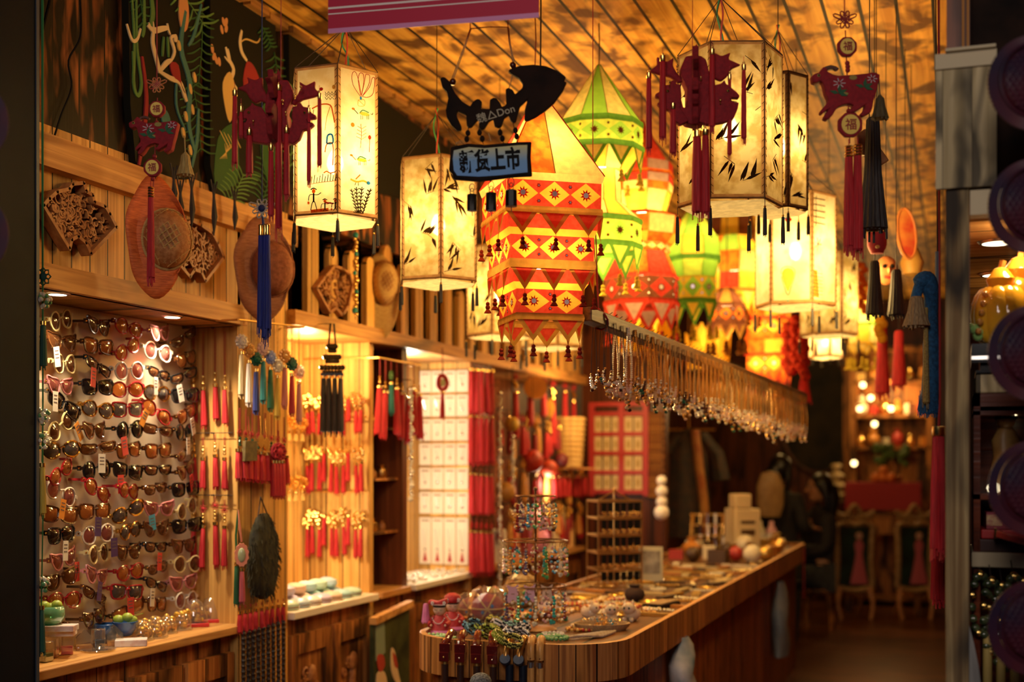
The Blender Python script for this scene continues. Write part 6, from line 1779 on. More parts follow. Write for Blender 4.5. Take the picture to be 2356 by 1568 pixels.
# ---------------------------------------------------------------- tiered earring stand
bp = on(1232, 1448)
Ys = bp.dot(Vector((-SN, CS, 0))); ks = Ys / F
t = thing('earring_stand', 'bronze three-tier wire stand hung with bead earrings', 'jewellery stand', bp, YAW)
IRON = mat('dark_bronze', (.22, .11, .045), .35, .8)
b = MB(); zz = lambda py: (1448 - py) * ks
b.tube([(0, 0, 0), (0, 0, zz(1126))], .0042, 8); b.ball((0, 0, zz(1124)), .008, 8, 6)
for y_ in (1345, 1242, 1142): b.ball((0, 0, zz(y_)), .007, 8, 6, None, 1, 1, 1.6)
b.build('pole', IRON, t); b = MB(); b.lathe([(.075, 0), (.08, .004), (.07, .010), (.012, .016)], 24); b.build('base', W_CARVE, t)
rings = [(1140, 46, 16), (1243, 74, 20), (1346, 71, 20)]
for i, (y_, R, n_) in enumerate(rings):
    b = MB(); r = R * ks
    b.tube([(r * cos(a), r * sin(a), zz(y_)) for a in [2 * pi * j / 36 for j in range(36)]], .0028, 6, True)
    for j in range(4):
        a = pi / 4 + j * pi / 2; b.tube([(0, 0, zz(y_)), (r * cos(a), r * sin(a), zz(y_))], .0018, 5)
    for j in range(n_):
        a = 2 * pi * j / n_; b.tube([(r * cos(a), r * sin(a), zz(y_)), (r * 1.02 * cos(a), r * 1.02 * sin(a), zz(y_) - .012), (r * .97 * cos(a), r * .97 * sin(a), zz(y_) - .016)], .0012, 4)
    b.build('ring', IRON, t)
BEADC = [('turquoise', (.03, .36, .34)), ('clear', None), ('green', (.08, .35, .12)), ('violet', (.10, .06, .12)), ('amber', (.6, .3, .08)), ('rose', (.65, .35, .35)), ('blue', (.02, .25, .40)), ('dark red', (.25, .02, .02))]
ear_me = []
for nm, c in BEADC:
    for sh in range(2):
        b = MB(); m_ = CLEARB if c is None else mat('bead_' + nm.replace(' ', '_'), c, .12, 0, .6)
        rnd = random.Random(len(ear_me))
        if sh == 0:
            n = 12
            for j in range(n):
                a = 2 * pi * j / n; b.ball((.010 * sin(a), 0, -.046 + .034 * cos(a)), .0046, 7, 5, j % 3 == 2)
        else:
            for j in range(9): b.ball((rnd.uniform(-.002, .002), 0, -.014 - j * .0085), .0048 if j < 6 else .0062, 7, 5, j % 4 == 3)
            for j in range(4): b.ball((rnd.uniform(-.009, .009), 0, -.07 - rnd.random() * .016), .005, 7, 5, 0)
        q = MB(); q.tube([(0, 0, .002), (.003, 0, -.003), (0, 0, -.012)], .0009, 4)
        ear_me.append((nm, sh, b.mesh('beads', [m_, GOLD if sh else CLEARB]), q.mesh('hook', IRON)))
for i, (y_, R, n_) in enumerate(rings):
    r = R * ks
    for j in range(n_):
        a = 2 * pi * j / n_; nm, sh, me, hk = ear_me[(j * 7 + i * 5) % len(ear_me)]
        loc = bp + Matrix.Rotation(YAW, 3, 'Z') @ Vector((r * .97 * cos(a), r * .97 * sin(a), zz(y_) - .016))
        e = thing('earring', '%s bead %s on the %s ring of the stand, %s round the ring' % (nm, ('hoop earring', 'drop earring')[sh], ('top', 'middle', 'bottom')[i], ORD[j]), 'earring', loc, YAW + a + pi / 2 + random.uniform(-.5, .5), 'bead earrings on the wire stand')
        link('beads', me, e); link('hook', hk, e); s_ = random.uniform(1.1, 1.4); e.scale = (s_ * 1.1, s_ * 1.1, s_)
for j, (dx, c) in enumerate(((-52, (.70, .38, .50)), (-14, (.70, .40, .52)), (25, (.75, .52, .36)))):
    f = Vector((dx * ks, -.80 * 71 * ks, zz(1352))); b = MB()
    b.prism([(x * ks * 1.1, z * ks * 1.1) for x, z in sm2([(-9, 0), (-13, 12), (-4, 8), (4, 8), (12, 13), (9, 0), (12, -18), (6, -24), (0, -18), (-7, -26), (-12, -18)], 2)], -.001, 0)
    b.box(-.006, .006, -.0013, -.001, -.014, -.011, 1)
    solo('earring_card', '%s cat-shaped earring card on the bottom ring, %s' % (('pink', 'pink', 'peach')[j], ('beside the dolls', 'by the stand pole', 'past the stand pole')[j]), 'card', b, [mat('card_%d' % j, c, .5), CARDP], bp + Matrix.Rotation(YAW, 3, 'Z') @ f, YAW + .1)

# ---------------------------------------------------------------- dolls
SKIN = mat('doll_skin', (.72, .48, .32), .5); DRED = varied('doll_red_cloth', (.50, .03, .03), (.38, .015, .02), 60, .6); DPNK = mat('doll_pink_cloth', (.62, .16, .36), .6); PEARL = mat('pearl', (.82, .76, .72), .2, .0, .5); HAIRB = mat('doll_hair', (.012, .010, .010), .4)
for i, (px, py, ht) in enumerate(((1011, 1456, 86), (1041, 1447, 84))):
    p = on(px, py); k = p.dot(Vector((-SN, CS, 0))) / F
    t = thing('costume_doll', 'red-robed bead-trimmed doll with %s' % ('a pink tassel and flowered headdress, nearer the counter edge' if i == 0 else 'a round beaded cap, behind its twin'), 'doll', p, YAW - .1 + .2 * i, 'costume dolls'); h = ht * k
    b = MB(); b.lathe([(.36 * h, 0), (.37 * h, .04 * h), (.25 * h, .22 * h), (.17 * h, .38 * h), (.12 * h, .48 * h), (.06 * h, .52 * h)], 18, (0, 0, 0), 0, 0, 1, .8)
    for s in (-1, 1): b.tube([(s * .12 * h, 0, .44 * h), (s * .26 * h, -.06 * h, .30 * h), (s * .20 * h, -.20 * h, .24 * h)], [.07 * h, .075 * h, .085 * h], 8, False, 0)
    b.lathe([(.372 * h, 0.0), (.385 * h, .03 * h), (.33 * h, .10 * h), (.325 * h, .10 * h)], 18, (0, 0, 0), 1, 0, 1, .8); b.build('robe', [DRED, DPNK], t)
    b = MB(); b.ball((0, 0, .64 * h), .17 * h, 14, 10, 0, 1, .95, 1.02); b.ball((0, -.16 * h, .62 * h), .016 * h, 6, 4, 0)
    for s in (-1, 1): b.tube([(s * .10 * h, -.148 * h, .645 * h), (s * .065 * h, -.160 * h, .632 * h), (s * .03 * h, -.165 * h, .645 * h)], .007 * h, 4, False, 1); b.ball((s * .19 * h, -.21 * h, .235 * h), .035 * h, 7, 5, 0)
    b.tube([(-.022 * h, -.162 * h, .565 * h), (0, -.166 * h, .558 * h), (.022 * h, -.162 * h, .565 * h)], .008 * h, 4, False, 2); b.build('head', [SKIN, HAIRB, mat('doll_lips', (.6, .05, .06), .5)], t)
    b = MB(); b.lathe([(.172 * h, .705 * h), (.182 * h, .74 * h), (.15 * h, .80 * h), (.001, .83 * h)], 14, (0, .012 * h, 0)); b.build('hair', HAIRB, t)
    b = MB()
    if i == 0: b.prism([(-.30 * h, .80 * h), (-.26 * h, .90 * h), (-.05 * h, .86 * h), (.20 * h, .94 * h), (.22 * h, .78 * h), (.05 * h, .74 * h), (-.15 * h, .76 * h)], -.17 * h, .14 * h)
    else: b.lathe([(.20 * h, .74 * h), (.24 * h, .82 * h), (.20 * h, .94 * h), (.08 * h, 1.0 * h), (.001, 1.01 * h)], 16)
    bevel(b.build('headdress', DRED, t), .004)
    b = MB()
    for j in range(11):
        a = -1.2 + 2.4 * j / 10; b.ball((.17 * h * sin(a), -.15 * h - .06 * h * cos(a), .50 * h - .22 * h * cos(a) * 1.0), .018 * h, 7, 5)
        b.ball((.20 * h * sin(a * .9), -.185 * h * cos(a * .5), .775 * h), .016 * h, 6, 4)
    for s in (-1, 1):
        for j in range(5):
            a = 2 * pi * j / 5; b.ball((s * .16 * h + .03 * h * cos(a), -.19 * h, .83 * h + .03 * h * sin(a)), .02 * h, 6, 4)
    b.build('pearls', PEARL, t)
    if i == 0: q_ = MB(); tassel_mb(.55 * h, .09 * h, 0, 12, (0, 0, 0), 3, (0, 0), 1.3, q_); o = q_.build('tassel', varied('thread_doll_pink', (.70, .22, .42), (.55, .12, .3), 300, .7, (1, 1, .05), .2), t); o.location = (-.36 * h, -.05 * h, .80 * h)
# wrapped festive balls behind the dolls
WRAP = glassy('clear_wrap', (.95, .9, .85), .93, .12)
for i, (px, py, r, c, lab) in enumerate(((1122, 1412, 36, (.36, .03, .06), 'dark red cloth ball in clear wrap beside the earring stand'), (1082, 1410, 27, (.42, .12, .08), 'brown and red cloth ball in clear wrap behind the dolls'), (1200, 1382, 36, (.55, .42, .12), 'yellow and blue toy in clear wrap behind the earring stand'))):
    p = on(px, py + r * .6); k = p.dot(Vector((-SN, CS, 0))) / F; r *= k
    t = thing('wrapped_toy', lab, 'toy', p, YAW)
    b = MB(); b.ball((0, 0, r), r * .92, 16, 10, 0, 1.15)
    for j in range(3): b.tube([(r * 1.08 * sin(a) * cos(j * 1.1), -r * .95 * cos(a) , r + r * .94 * sin(a) * sin(j * 1.1)) for a in [2 * pi * q / 20 for q in range(20)]], r * .06, 5, True, 1)
    b.ball((r * .3, -r * .85, r * 1.2), r * .13, 6, 4, 2); b.ball((-r * .3, -r * .85, r * .8), r * .13, 6, 4, 2)
    b.build('cloth_ball', [varied('cloth_ball_%d' % i, c, tuple(q * .5 for q in c), 12, .6), mat('gold_braid', (.6, .42, .15), .4), mat('blue_flower', (.06, .18, .5), .4)], t)
    b = MB(); rnd = random.Random(i); vs = []; fs = []
    for u in range(9):
        for v in range(14):
            a = 2 * pi * v / 14; th = pi * u / 8; rr = r * (1.02 + rnd.random() * .16) * (1 if u < 8 else .4); vs.append((rr * 1.2 * sin(th) * sin(a), -rr * sin(th) * cos(a), max(.001, r - rr * cos(th) * (1 if u < 6 else 1.35))))
    for u in range(8):
        for v in range(14): fs.append((u * 14 + v, u * 14 + (v + 1) % 14, (u + 1) * 14 + (v + 1) % 14, (u + 1) * 14 + v))
    b.add(vs, fs); b.build('wrap', WRAP, t, False)
# crystal comb-like tiara piece leaning behind
# ---------------------------------------------------------------- piles of bracelets
BRC = [('sky blue and black', (.16, .36, .48), (.012, .012, .014)), ('orange and black', (.65, .25, .06), (.012, .012, .012)), ('lime and black', (.36, .46, .07), (.014, .016, .008)), ('yellow striped', (.55, .50, .12), (.03, .03, .01)), ('pale turquoise', (.30, .52, .46), (.02, .03, .07)), ('black and white', (.70, .68, .66), (.012, .012, .016)), ('olive striped', (.22, .26, .03), (.50, .46, .10))]
br_me = []
for nm, c1, c2 in BRC:
    b = MB(); n = 26
    for j in range(n):
        a = 2 * pi * j / n
        for d in (-1, 0, 1): b.ball((.030 * cos(a), .030 * sin(a), d * .006), .0052, 5, 4, (j // 2 + (d == 0)) % 2)
    br_me.append((nm, b.mesh('beads', [mat('brac_' + nm.replace(' ', '_'), c1, .25, 0, .4), mat('bracb_' + nm.replace(' ', '_'), c2, .25, 0, .4)])))
rnd = random.Random(12)
for nm, c1, c2 in (('gold and amber', (.80, .50, .12), (.55, .2, .04)), ('clear and gold', (.85, .78, .62), (.8, .5, .15)), ('red and gold', (.5, .04, .03), (.8, .5, .15))):
    b = MB()
    for j in range(20):
        a = 2 * pi * j / 20; b.ball((.034 * cos(a), .034 * sin(a), 0), .0065, 7, 5, j % 2)
    br_me.append((nm, b.mesh('beads', [mat('brac_' + nm.replace(' ', '_'), c1, .15, 0, .6), mat('bracb_' + nm.replace(' ', '_'), c2, .2, .5)])))
more = [(1172 + 13 * q, 1418 - (q % 3) * 5, 7 + q % 3) for q in range(9)] + [(1300 + 17 * q, 1404 - (q % 2) * 14 - q * 2, 7 + (q + 1) % 3) for q in range(10)] + [(1325 + 12 * q, 1446 - (q % 2) * 8, 7 + q % 3) for q in range(4)] + [(1490 + 9 * q, 1408 - q * 9, 7 + q % 3) for q in range(3)]
for i, (px, py, j) in enumerate(more):
    nm, me = br_me[j]; o = link('bracelet', me, None, on(px, py, ZT + .0075), (0, 0, i)); tag(o, '%s bracelet lying flat on the counter, %s from the dolls' % (nm, nth(i)), 'bracelet', 'bracelets lying flat near the stand')
spots = [(1065, 1428, 1), (1085, 1424, 0), (1092, 1420, 0), (1104, 1412, 0), (1112, 1428, 2), (1122, 1432, 2), (1136, 1424, 3), (1140, 1438, 6), (1152, 1444, 6), (1160, 1422, 4), (1170, 1428, 4), (1178, 1438, 5), (1190, 1440, 5), (1198, 1446, 5), (1150, 1415, 5), (1128, 1445, 2), (1200, 1432, 5), (1180, 1452, 3)]
for i, (px, py, j) in enumerate(spots):
    nm, me = br_me[j]; lay = (i % 3) * .013
    p = on(px, py + 8 + lay * 500, ZT + .016 + lay)
    o = link('bracelet', me, None, p, (rnd.uniform(.25, .9) * rnd.choice((-1, 1)), rnd.uniform(-.4, .4), rnd.uniform(0, 6)))
    tag(o, '%s beaded bracelet, %s from the dolls in the heap behind the canes' % (nm, ORD[i]), 'bracelet', 'beaded bracelets heaped behind the canes')
jm = []
for c in ((.10, .30, .10), (.62, .58, .50), (.28, .50, .22)):
    b = MB(); n = 15
    for j in range(n): b.ball((.036 * cos(2 * pi * j / n), .036 * sin(2 * pi * j / n), 0), .0075, 9, 6)
    jm.append(b.mesh('beads', mat('jade_%d' % int(c[0] * 100), c, .2, 0, .5)))
for i, (px, py, j, lab) in enumerate(((1000, 1462, 2, 'pale green jade bracelet at the foot of the dolls'), (1262, 1462, 0, 'green jade bracelet beside the pale canes'), (1282, 1466, 0, 'green jade bracelet lying farther right of the pale canes'), (1272, 1458, 1, 'milky white bead bracelet between the jade ones'), (1022, 1466, 2, 'pale green jade bracelet by the leftmost cane'))):
    p = on(px, py, ZT + .0085); tag(link('bead_bracelet', jm[j], None, p, (.0, .0, i)), lab, 'bracelet', 'stone bracelets along the rim')
# basket trays of trinkets with cat figurines
STRAW = varied('straw_basket', (.50, .34, .16), (.34, .21, .09), 80, .8, (1, 6, 1))
for i, (px, py, rx, ry, lab) in enumerate(((1385, 1452, .105, .075, 'low straw basket of bead trinkets before the cat figurines'), (1262, 1428, .085, .06, 'small wooden tray of gold beads under the earring stand'))):
    p = on(px, py - 4); t = thing('trinket_basket', lab, 'basket', p, YAW + .1)
    b = MB(); b.lathe([(.82, 0), (.95, .012), (1.0, .026), (.93, .026), (.86, .008), (.001, .005)], 26, (0, 0, 0), 0, 0, rx, ry); b.M = Matrix(); o = b.build('basket', STRAW if i == 0 else W_CARVE, t)
b = MB(); rnd = random.Random(3)
for cx_, cy_, sx, sy, n in ((1385, 1440, .085, .055, 210), (1265, 1420, .07, .045, 120)):
    p = on(cx_, cy_)
    for j in range(n):
        a = rnd.uniform(0, 6.28); r = math.sqrt(rnd.random()); x, y_ = sx * r * cos(a), sy * r * sin(a); z = .012 + (1 - r) * .035 * rnd.random() + .004
        if rnd.random() < .6: b.ball((p.x + x, p.y + y_, p.z + z), rnd.uniform(.003, .0055), 5, 4, rnd.choice((0, 0, 1, 1, 2, 3)))
        else: b.bar((p.x + x, p.y + y_, p.z + z), (p.x + x + rnd.uniform(-.025, .025), p.y + y_ + rnd.uniform(-.025, .025), p.z + z + rnd.uniform(-.005, .008)), .003, .002, rnd.choice((0, 1, 0)))
o = b.build('loose_trinkets', [GOLD, CLEARB, mat('bead_blue', (.02, .25, .40), .12, 0, .6), AMBB]); o['kind'] = 'stuff'; tag(o, 'glittering loose beads and pins filling the low baskets', 'beads')
ROPE = varied('pale_twisted_cord', (.66, .55, .40), (.45, .33, .2), 70, .7)
for i in range(6):
    p = on(1345 + i * 9, 1464 - i * 1.5, ZT + .008); b = MB()
    b.tube(smooth_pts([(-.06, -.005, 0), (-.02, .006, .004), (.02, -.004, .004), (.07, .008, 0)], 5), .006, 6)
    solo('cord_bracelet', 'pale twisted cord bracelet at the counter corner, %s along' % ORD[i], 'bracelet', b, ROPE, p, YAW + .2 + i * .12, 'pale cord bracelets')
CATM = mat('cream_ceramic', (.78, .62, .42), .35, 0, .3)
for i, (px, py, s, rot) in enumerate(((1402, 1428, 1.0, .2), (1452, 1428, 1.1, -.5), (1360, 1424, 1.0, .7))):
    p = on(px, py); s *= .038; t = thing('cat_figurine', 'cream painted cat figurine %s' % ('facing out with a flowered crown', 'with a red speckled back, nearest the rim', 'half hidden by the earring stand')[i], 'figurine', p, YAW + rot, 'cream cat figurines')
    b = MB(); b.ball((0, s * .3, s * .75), s * .9, 14, 9, 0, .9, 1.1, .85); b.ball((0, -s * .55, s * 1.25), s * .62, 14, 9, 0, 1.05, .9, .95)
    for q in (-1, 1):
        b.lathe([(s * .2, 0), (s * .12, s * .22), (.001, s * .36)], 8, (q * s * .38, -s * .5, s * 1.7)); b.ball((q * s * .35, -s * .75, s * .2), s * .24, 8, 6)
    b.build('cat_body', CATM, t)
    b = MB()
    for q in (-1, 1): b.ball((q * s * .24, -s * 1.06, s * 1.3), s * .10, 8, 5, 0, 1, .5, 1.2)
    b.ball((0, -s * 1.12, s * 1.15), s * .05, 6, 4, 1); b.build('cat_face', [BLACK, mat('pink_nose', (.7, .2, .18), .5)], t)
    b = MB()
    for j in range(16): b.ball((s * .75 * sin(j * .8) * (.4 + .6 * (j % 3) / 2), s * .35 + s * .6 * cos(j * 1.3), s * 1.38 - .02 * s * (j % 3)), s * .16, 6, 4, j % 2)
    for j in range(5): b.ball((s * .4 * cos(j * .7), -s * .55, s * 1.78 + s * .06 * sin(j)), s * .1, 6, 4, 0)
    b.build('painted_spots', [mat('spot_red', (.55, .10, .05), .4), mat('spot_orange', (.75, .35, .08), .4)], t)
# dark round pouch, combs, boxed pieces
p = on(1460, 1385); b = MB(); b.ball((0, 0, .036), .042, 14, 9, 0, 1.1, .9, .85); b.lathe([(.02, .066), (.026, .078), (.001, .080)], 12); solo('velvet_pouch', 'dark brown round velvet pouch behind the cat figurines', 'pouch', b, varied('brown_velvet', (.045, .018, .012), (.02, .008, .006), 20, .8), p)
t = thing('comb_box', 'shallow dark box with a row of pale wooden combs at the counter edge', 'box', on(1522, 1396), YAW - .52)
b = MB(); b.box(-.045, .045, -.10, .10, 0, .02); bevel(b.build('box_body', DARKW, t), .003)
for i in range(9): b = MB(); b.box(-.038, .038, -.092 + i * .0205, -.080 + i * .0205, .0205, .026); bevel(b.build('comb', STRAW, t), .002)
# card-rack of earrings
bp2 = on(1413, 1352, ZT); k2 = bp2.dot(Vector((-SN, CS, 0))) / F
t = thing('card_rack', 'tall gilt rotating rack of black-carded earrings on the counter', 'display rack', bp2, YAW + .25)
b = MB(); Hh = (1352 - 1150) * k2; w = 52 * k2
for sx in (-1, 1):
    for sy in (-1, 1): b.bar((sx * w, sy * w * .8, 0), (sx * w, sy * w * .8, Hh), .006, .006)
for i in range(6):
    z = .012 + i * (Hh - .015) / 5
    for q in (-1, 1): b.bar((-w, q * w * .8, z), (w, q * w * .8, z), .006, .01); b.bar((q * w, -w * .8, z), (q * w, w * .8, z), .006, .01)
b.bar((-w * .7, 0, Hh + .004), (0, 0, Hh + .045), .006, .006); b.bar((w * .7, 0, Hh + .004), (0, 0, Hh + .045), .006, .006); b.ball((0, 0, Hh + .05), .01, 8, 5); b.tube([(0, 0, 0), (0, 0, Hh + .045)], .004, 6)
b.build('rack_frame', mat('gilt_wire', (.60, .38, .14), .3, .9), t)
ek = MB(); ek.box(-.0135, .0135, -.001, 0, -.042, 0, 0); ek.ball((-.005, -.004, -.047), .007, 6, 4, 1); ek.ball((.006, -.004, -.052), .006, 6, 4, 1); ek.ball((.001, -.004, -.062), .0055, 6, 4, 1); ekm = ek.mesh('earring_card', [BLACK, GOLD])
for r in range(5):
    for c in range(6):
        z = .012 + (r + 1) * (Hh - .015) / 5
        o = link('carded_earring', ekm, None, bp2 + Matrix.Rotation(YAW + .25, 3, 'Z') @ Vector(((c - 2.5) * w * .30, -w * .80 - .004, z - .007)), YAW + .25)
        tag(o, 'black-carded gold earring on the gilt rack, %s tier down, %s across' % (ORD[4 - r], ORD[c]), 'earring', 'carded earrings on the gilt rack')
        if c < 4:
            o = link('carded_earring', ekm, None, bp2 + Matrix.Rotation(YAW + .25, 3, 'Z') @ Vector((w + .004, (c - 1.5) * w * .36, z - .007)), YAW + .25 + pi / 2)
            tag(o, 'black-carded gold earring on the rack\'s aisle side, %s tier down, %s back' % (ORD[4 - r], ORD[c]), 'earring', 'carded earrings on the gilt rack')
# framed picture
p = on(1498, 1337); k = p.dot(Vector((-SN, CS, 0))) / F; t = thing('picture_frame', 'small pale photo frame standing by the gilt rack', 'picture frame', p, YAW - .2)
w, h = 27 * k, 80 * k
b = MB(); b.box(-w, w, 0, .012, 0, h); bevel(b.build('frame', mat('pale_frame', (.62, .56, .34), .4), t), .002)
b = MB(); b.box(-w * .78, w * .78, -.001, 0, h * .22, h * .88); b.build('photo', varied('grey_photo', (.50, .46, .34), (.16, .13, .09), 14, .4), t)
# gold pieces laid along the counter
GP = [mat('gold_piece', (.80, .52, .12), .3, .8), mat('pale_gold', (.80, .66, .32), .35, .6), mat('amber_piece', (.55, .22, .04), .3), mat('dark_piece', (.08, .04, .015), .4), mat('cream_piece', (.75, .66, .45), .4)]
gpm = []
for i in range(6):
    rnd = random.Random(i); b = MB()
    if i % 3 == 0: b.tube([(.05 * cos(a), .035 * sin(a), .006) for a in [2 * pi * j / 14 for j in range(14)]], .006, 6, True)
    elif i % 3 == 1: b.box(-.07, .07, -.018, .018, 0, .012)
    else:
        for j in range(9): b.ball((-.06 + j * .015, .006 * sin(j * 1.4), .008), .008, 6, 4)
    gpm.append([b.mesh('gold_piece', g) for g in GP])
rnd = random.Random(21)
rows = 24
for r in range(rows):
    y_ = 4.95 + r * .165
    for c in range(6):
        x = X0 + .09 + c * .115 + rnd.uniform(-.02, .02)
        if y_ < 5.3 and c < 3: continue
        if y_ > 7.5 and c < 5: continue
        k_ = rnd.randrange(6); m_ = rnd.choice((0, 0, 1, 1, 2, 3, 4))
        o = link('jewellery_piece', gpm[k_][m_], None, (x, y_ + rnd.uniform(-.04, .04), ZT + .001), rnd.uniform(-.4, .4) + (pi / 2 if rnd.random() < .4 else 0))
        tag(o, '%s %s on the counter, %s row beyond the rack, %s from wall side' % (('gold', 'pale gold', 'amber', 'dark', 'cream')[m_], ('bangle', 'bar', 'bead chain')[k_ % 3], nth(r), ORD[c]), 'jewellery', 'jewellery laid along the counter')
# pearl rack at the far part
p = on(1655, 1262); k = p.dot(Vector((-SN, CS, 0))) / F
t = thing('pearl_rack', 'stepped rack of pearl and bead strings far along the counter', 'display rack', p, YAW - .1)
b = MB(); w = 66 * k; h = 80 * k
for s in (-1, 1): b.bar((s * w, 0, 0), (s * w * .92, .05, h), .012, .012)
for i in range(4): b.bar((-w, .012 * i, .02 + i * h * .3), (w, .012 * i, .02 + i * h * .3), .01, .012)
b.build('rack_frame', BRASS, t)
for r in range(4):
    for c in range(8):
        b = MB()
        for j in range(4): b.ball((0, 0, -j * .018), .012, 6, 4)
        o = solo('bead_drop', '%s bead drop on the stepped rack, %s step up, %s along' % (('pearl', 'amber', 'gold', 'dark')[(r + c) % 4], ORD[r], ORD[c]), 'beads', b, (PEARL, AMBB, GOLD, DARKB)[(r * 3 + c) % 4], p + Matrix.Rotation(YAW - .1, 3, 'Z') @ Vector(((c - 3.5) * w * .26, -.02 + .012 * r, .02 + r * h * .3 - .002 + (.06 if r == 0 else 0))), YAW, 'bead drops on the stepped rack')
# far end heap: boxes, bowls, fans
rnd = random.Random(31); taken = [(-1.52, 8.75, .17)]
HM = [('gold', GP[0]), ('amber', GP[2]), ('cream', GP[4]), ('red', mat('red_box', (.45, .04, .03), .4)), ('dark', GP[3]), ('brass', BRASS)]
for i in range(26):
    for tr in range(200):
        x = rnd.uniform(X0 + .12, X1 - .08); y_ = rnd.uniform(7.7, 9.3); rr = .09 if tr < 100 else .075
        if all(math.hypot(x - q[0], y_ - q[1]) > rr + q[2] for q in taken): break
    else: continue
    taken.append((x, y_, .07))
    nm, m_ = HM[rnd.randrange(6)]; b = MB(); s = rnd.uniform(.04, .065); kd = i % 3
    if kd == 0: b.box(-s, s, -s * .7, s * .7, 0, s * 1.4)
    elif kd == 1: b.lathe([(s * .5, 0), (s, s * .5), (s * 1.1, s), (s * .8, s * 1.3), (s * .4, s * 1.5), (s * .5, s * 2)], 12)
    else: b.ball((0, 0, s), s, 10, 7)
    o = solo(('gift_box', 'small_jar', 'round_ornament')[kd], '%s %s at the far end of the counter, %s of the heap' % (nm, ('gift box', 'jar', 'round ornament')[kd], nth(i)), ('box', 'jar', 'ornament')[kd], b, m_, (x, y_, ZT), rnd.uniform(0, 3), 'goods heaped at the far end')
# register / pale box and bottles
p = on(1712, 1205, ZT); Y_ = 8.6
for (px, py, w, h, lab, nm, m_) in ((1708, 1195, 62, 80, 'pale beige box-like till on the far counter', 'till', mat('beige_plastic', (.66, .52, .30), .5)),):
    q = P(px, py, Y_); t = thing(nm, lab, 'till', (q.x, q.y, ZT), YAW + .2); k = Y_ / F
    b = MB(); b.box(-w / 2 * k, w / 2 * k, -.1, .1, 0, .30); b.box(-w / 2 * k, w / 2 * k * .3, -.1, .02, .30, .40); bevel(b.build('case', m_, t), .01)
    b = MB(); b.box(-.05, .05, -.104, -.1, .12, .16); b.box(-.05, .05, -.104, -.1, .20, .22); b.build('slots', GP[3], t)
for i, (px, c) in enumerate(((1716, (.55, .45, .50)), (1748, (.62, .58, .40)), (1775, (.55, .30, .32)))):
    q = P(px, 1150, 9.1); b = MB(); b.lathe([(.035, 0), (.04, .01), (.04, .12), (.018, .16), (.018, .19), (.001, .19)], 14); b.lathe([(.0405, .03), (.0405, .10), (.04, .10)], 14, (0, 0, 0), 1)
    solo('bottle', '%s bottle standing at the far end of the counter by the till' % ('lilac', 'pale', 'rosy')[i], 'bottle', b, [mat('bottle_%d' % i, c, .25), mat('bottle_label', (.75, .7, .6), .6)], (min(q.x, X1 - .1), q.y, ZT + .0), YAW, 'bottles by the till')
# cloths hung on the aisle side, ribbon at the end
for i, (px, yt, yb, wpx, c1, c2, lab) in enumerate(((1573, 1452, 1600, 26, (.75, .72, .66), (.10, .22, .28), 'white and blue plastic bag hung on the counter side'), (1797, 1330, 1500, 25, (.26, .30, .29), (.16, .20, .22), 'grey cloth bag hung farther along the counter side'))):
    Y_ = X1 / (-SN + CS * (px - CX) / F); p = P(px, yt, Y_); k = Y_ / F; H = (yb - yt) * k; W = wpx * k
    t = thing('hanging_bag', lab, 'bag', (X1 - .058, p.y, p.z), 0)
    b = MB(); vs = []; fs = []; n = 14
    for u in range(8):
        f_ = u / 7; r = (.45, .8, 1.0, 1.1, 1.05, 1.15, 1.15, 1.0)[u]
        for v in range(n):
            a = 2 * pi * v / n; q = 1 + .10 * sin(3 * a + u); vs.append((.055 + .045 * r * q * cos(a), W * 1.6 * r * q * sin(a) + .02 * sin(u * 1.3), -.02 - f_ * H))
    for u in range(7):
        for v in range(n): fs.append((u * n + v, u * n + (v + 1) % n, (u + 1) * n + (v + 1) % n, (u + 1) * n + v))
    b.add(vs, fs); b.build('bag_body', varied('bag_%d' % i, c1, c2, 7, .5), t)
    b = MB(); b.tube([(.03, -.02, -.03), (.03, 0, .02), (.03, .02, -.03)], .005, 5); b.ball((.022, 0, .02), .008, 6, 4); b.build('handle', varied('bag_%d' % i, c1, c2, 7, .5), t)
b = MB(); b.prism([(-.02, 0), (.02, 0), (.024, -.36), (0, -.33), (-.022, -.37)], -.002, .002); solo('red_ribbon', 'red ribbon hanging from the far corner of the counter', 'ribbon', b, RED, (X1 + .003, 9.3, ZR - .03), pi / 2)
# ================================================================ beyond the red tassel column
light('niche_lamp', 'POINT', (-2.45, 7.6, 1.35), 7, (1, .80, .55), .05)
light('niche_lamp', 'POINT', (-2.15, 7.7, 1.9), 16, (1, .60, .22), .06)


def wallp(px, py, x=-2.44): return PX(px, py, x)


def wire(b, L, m=None):
    b.tube([(0, 0, 0), (0, 0, L)], .0022, 4, False, m)


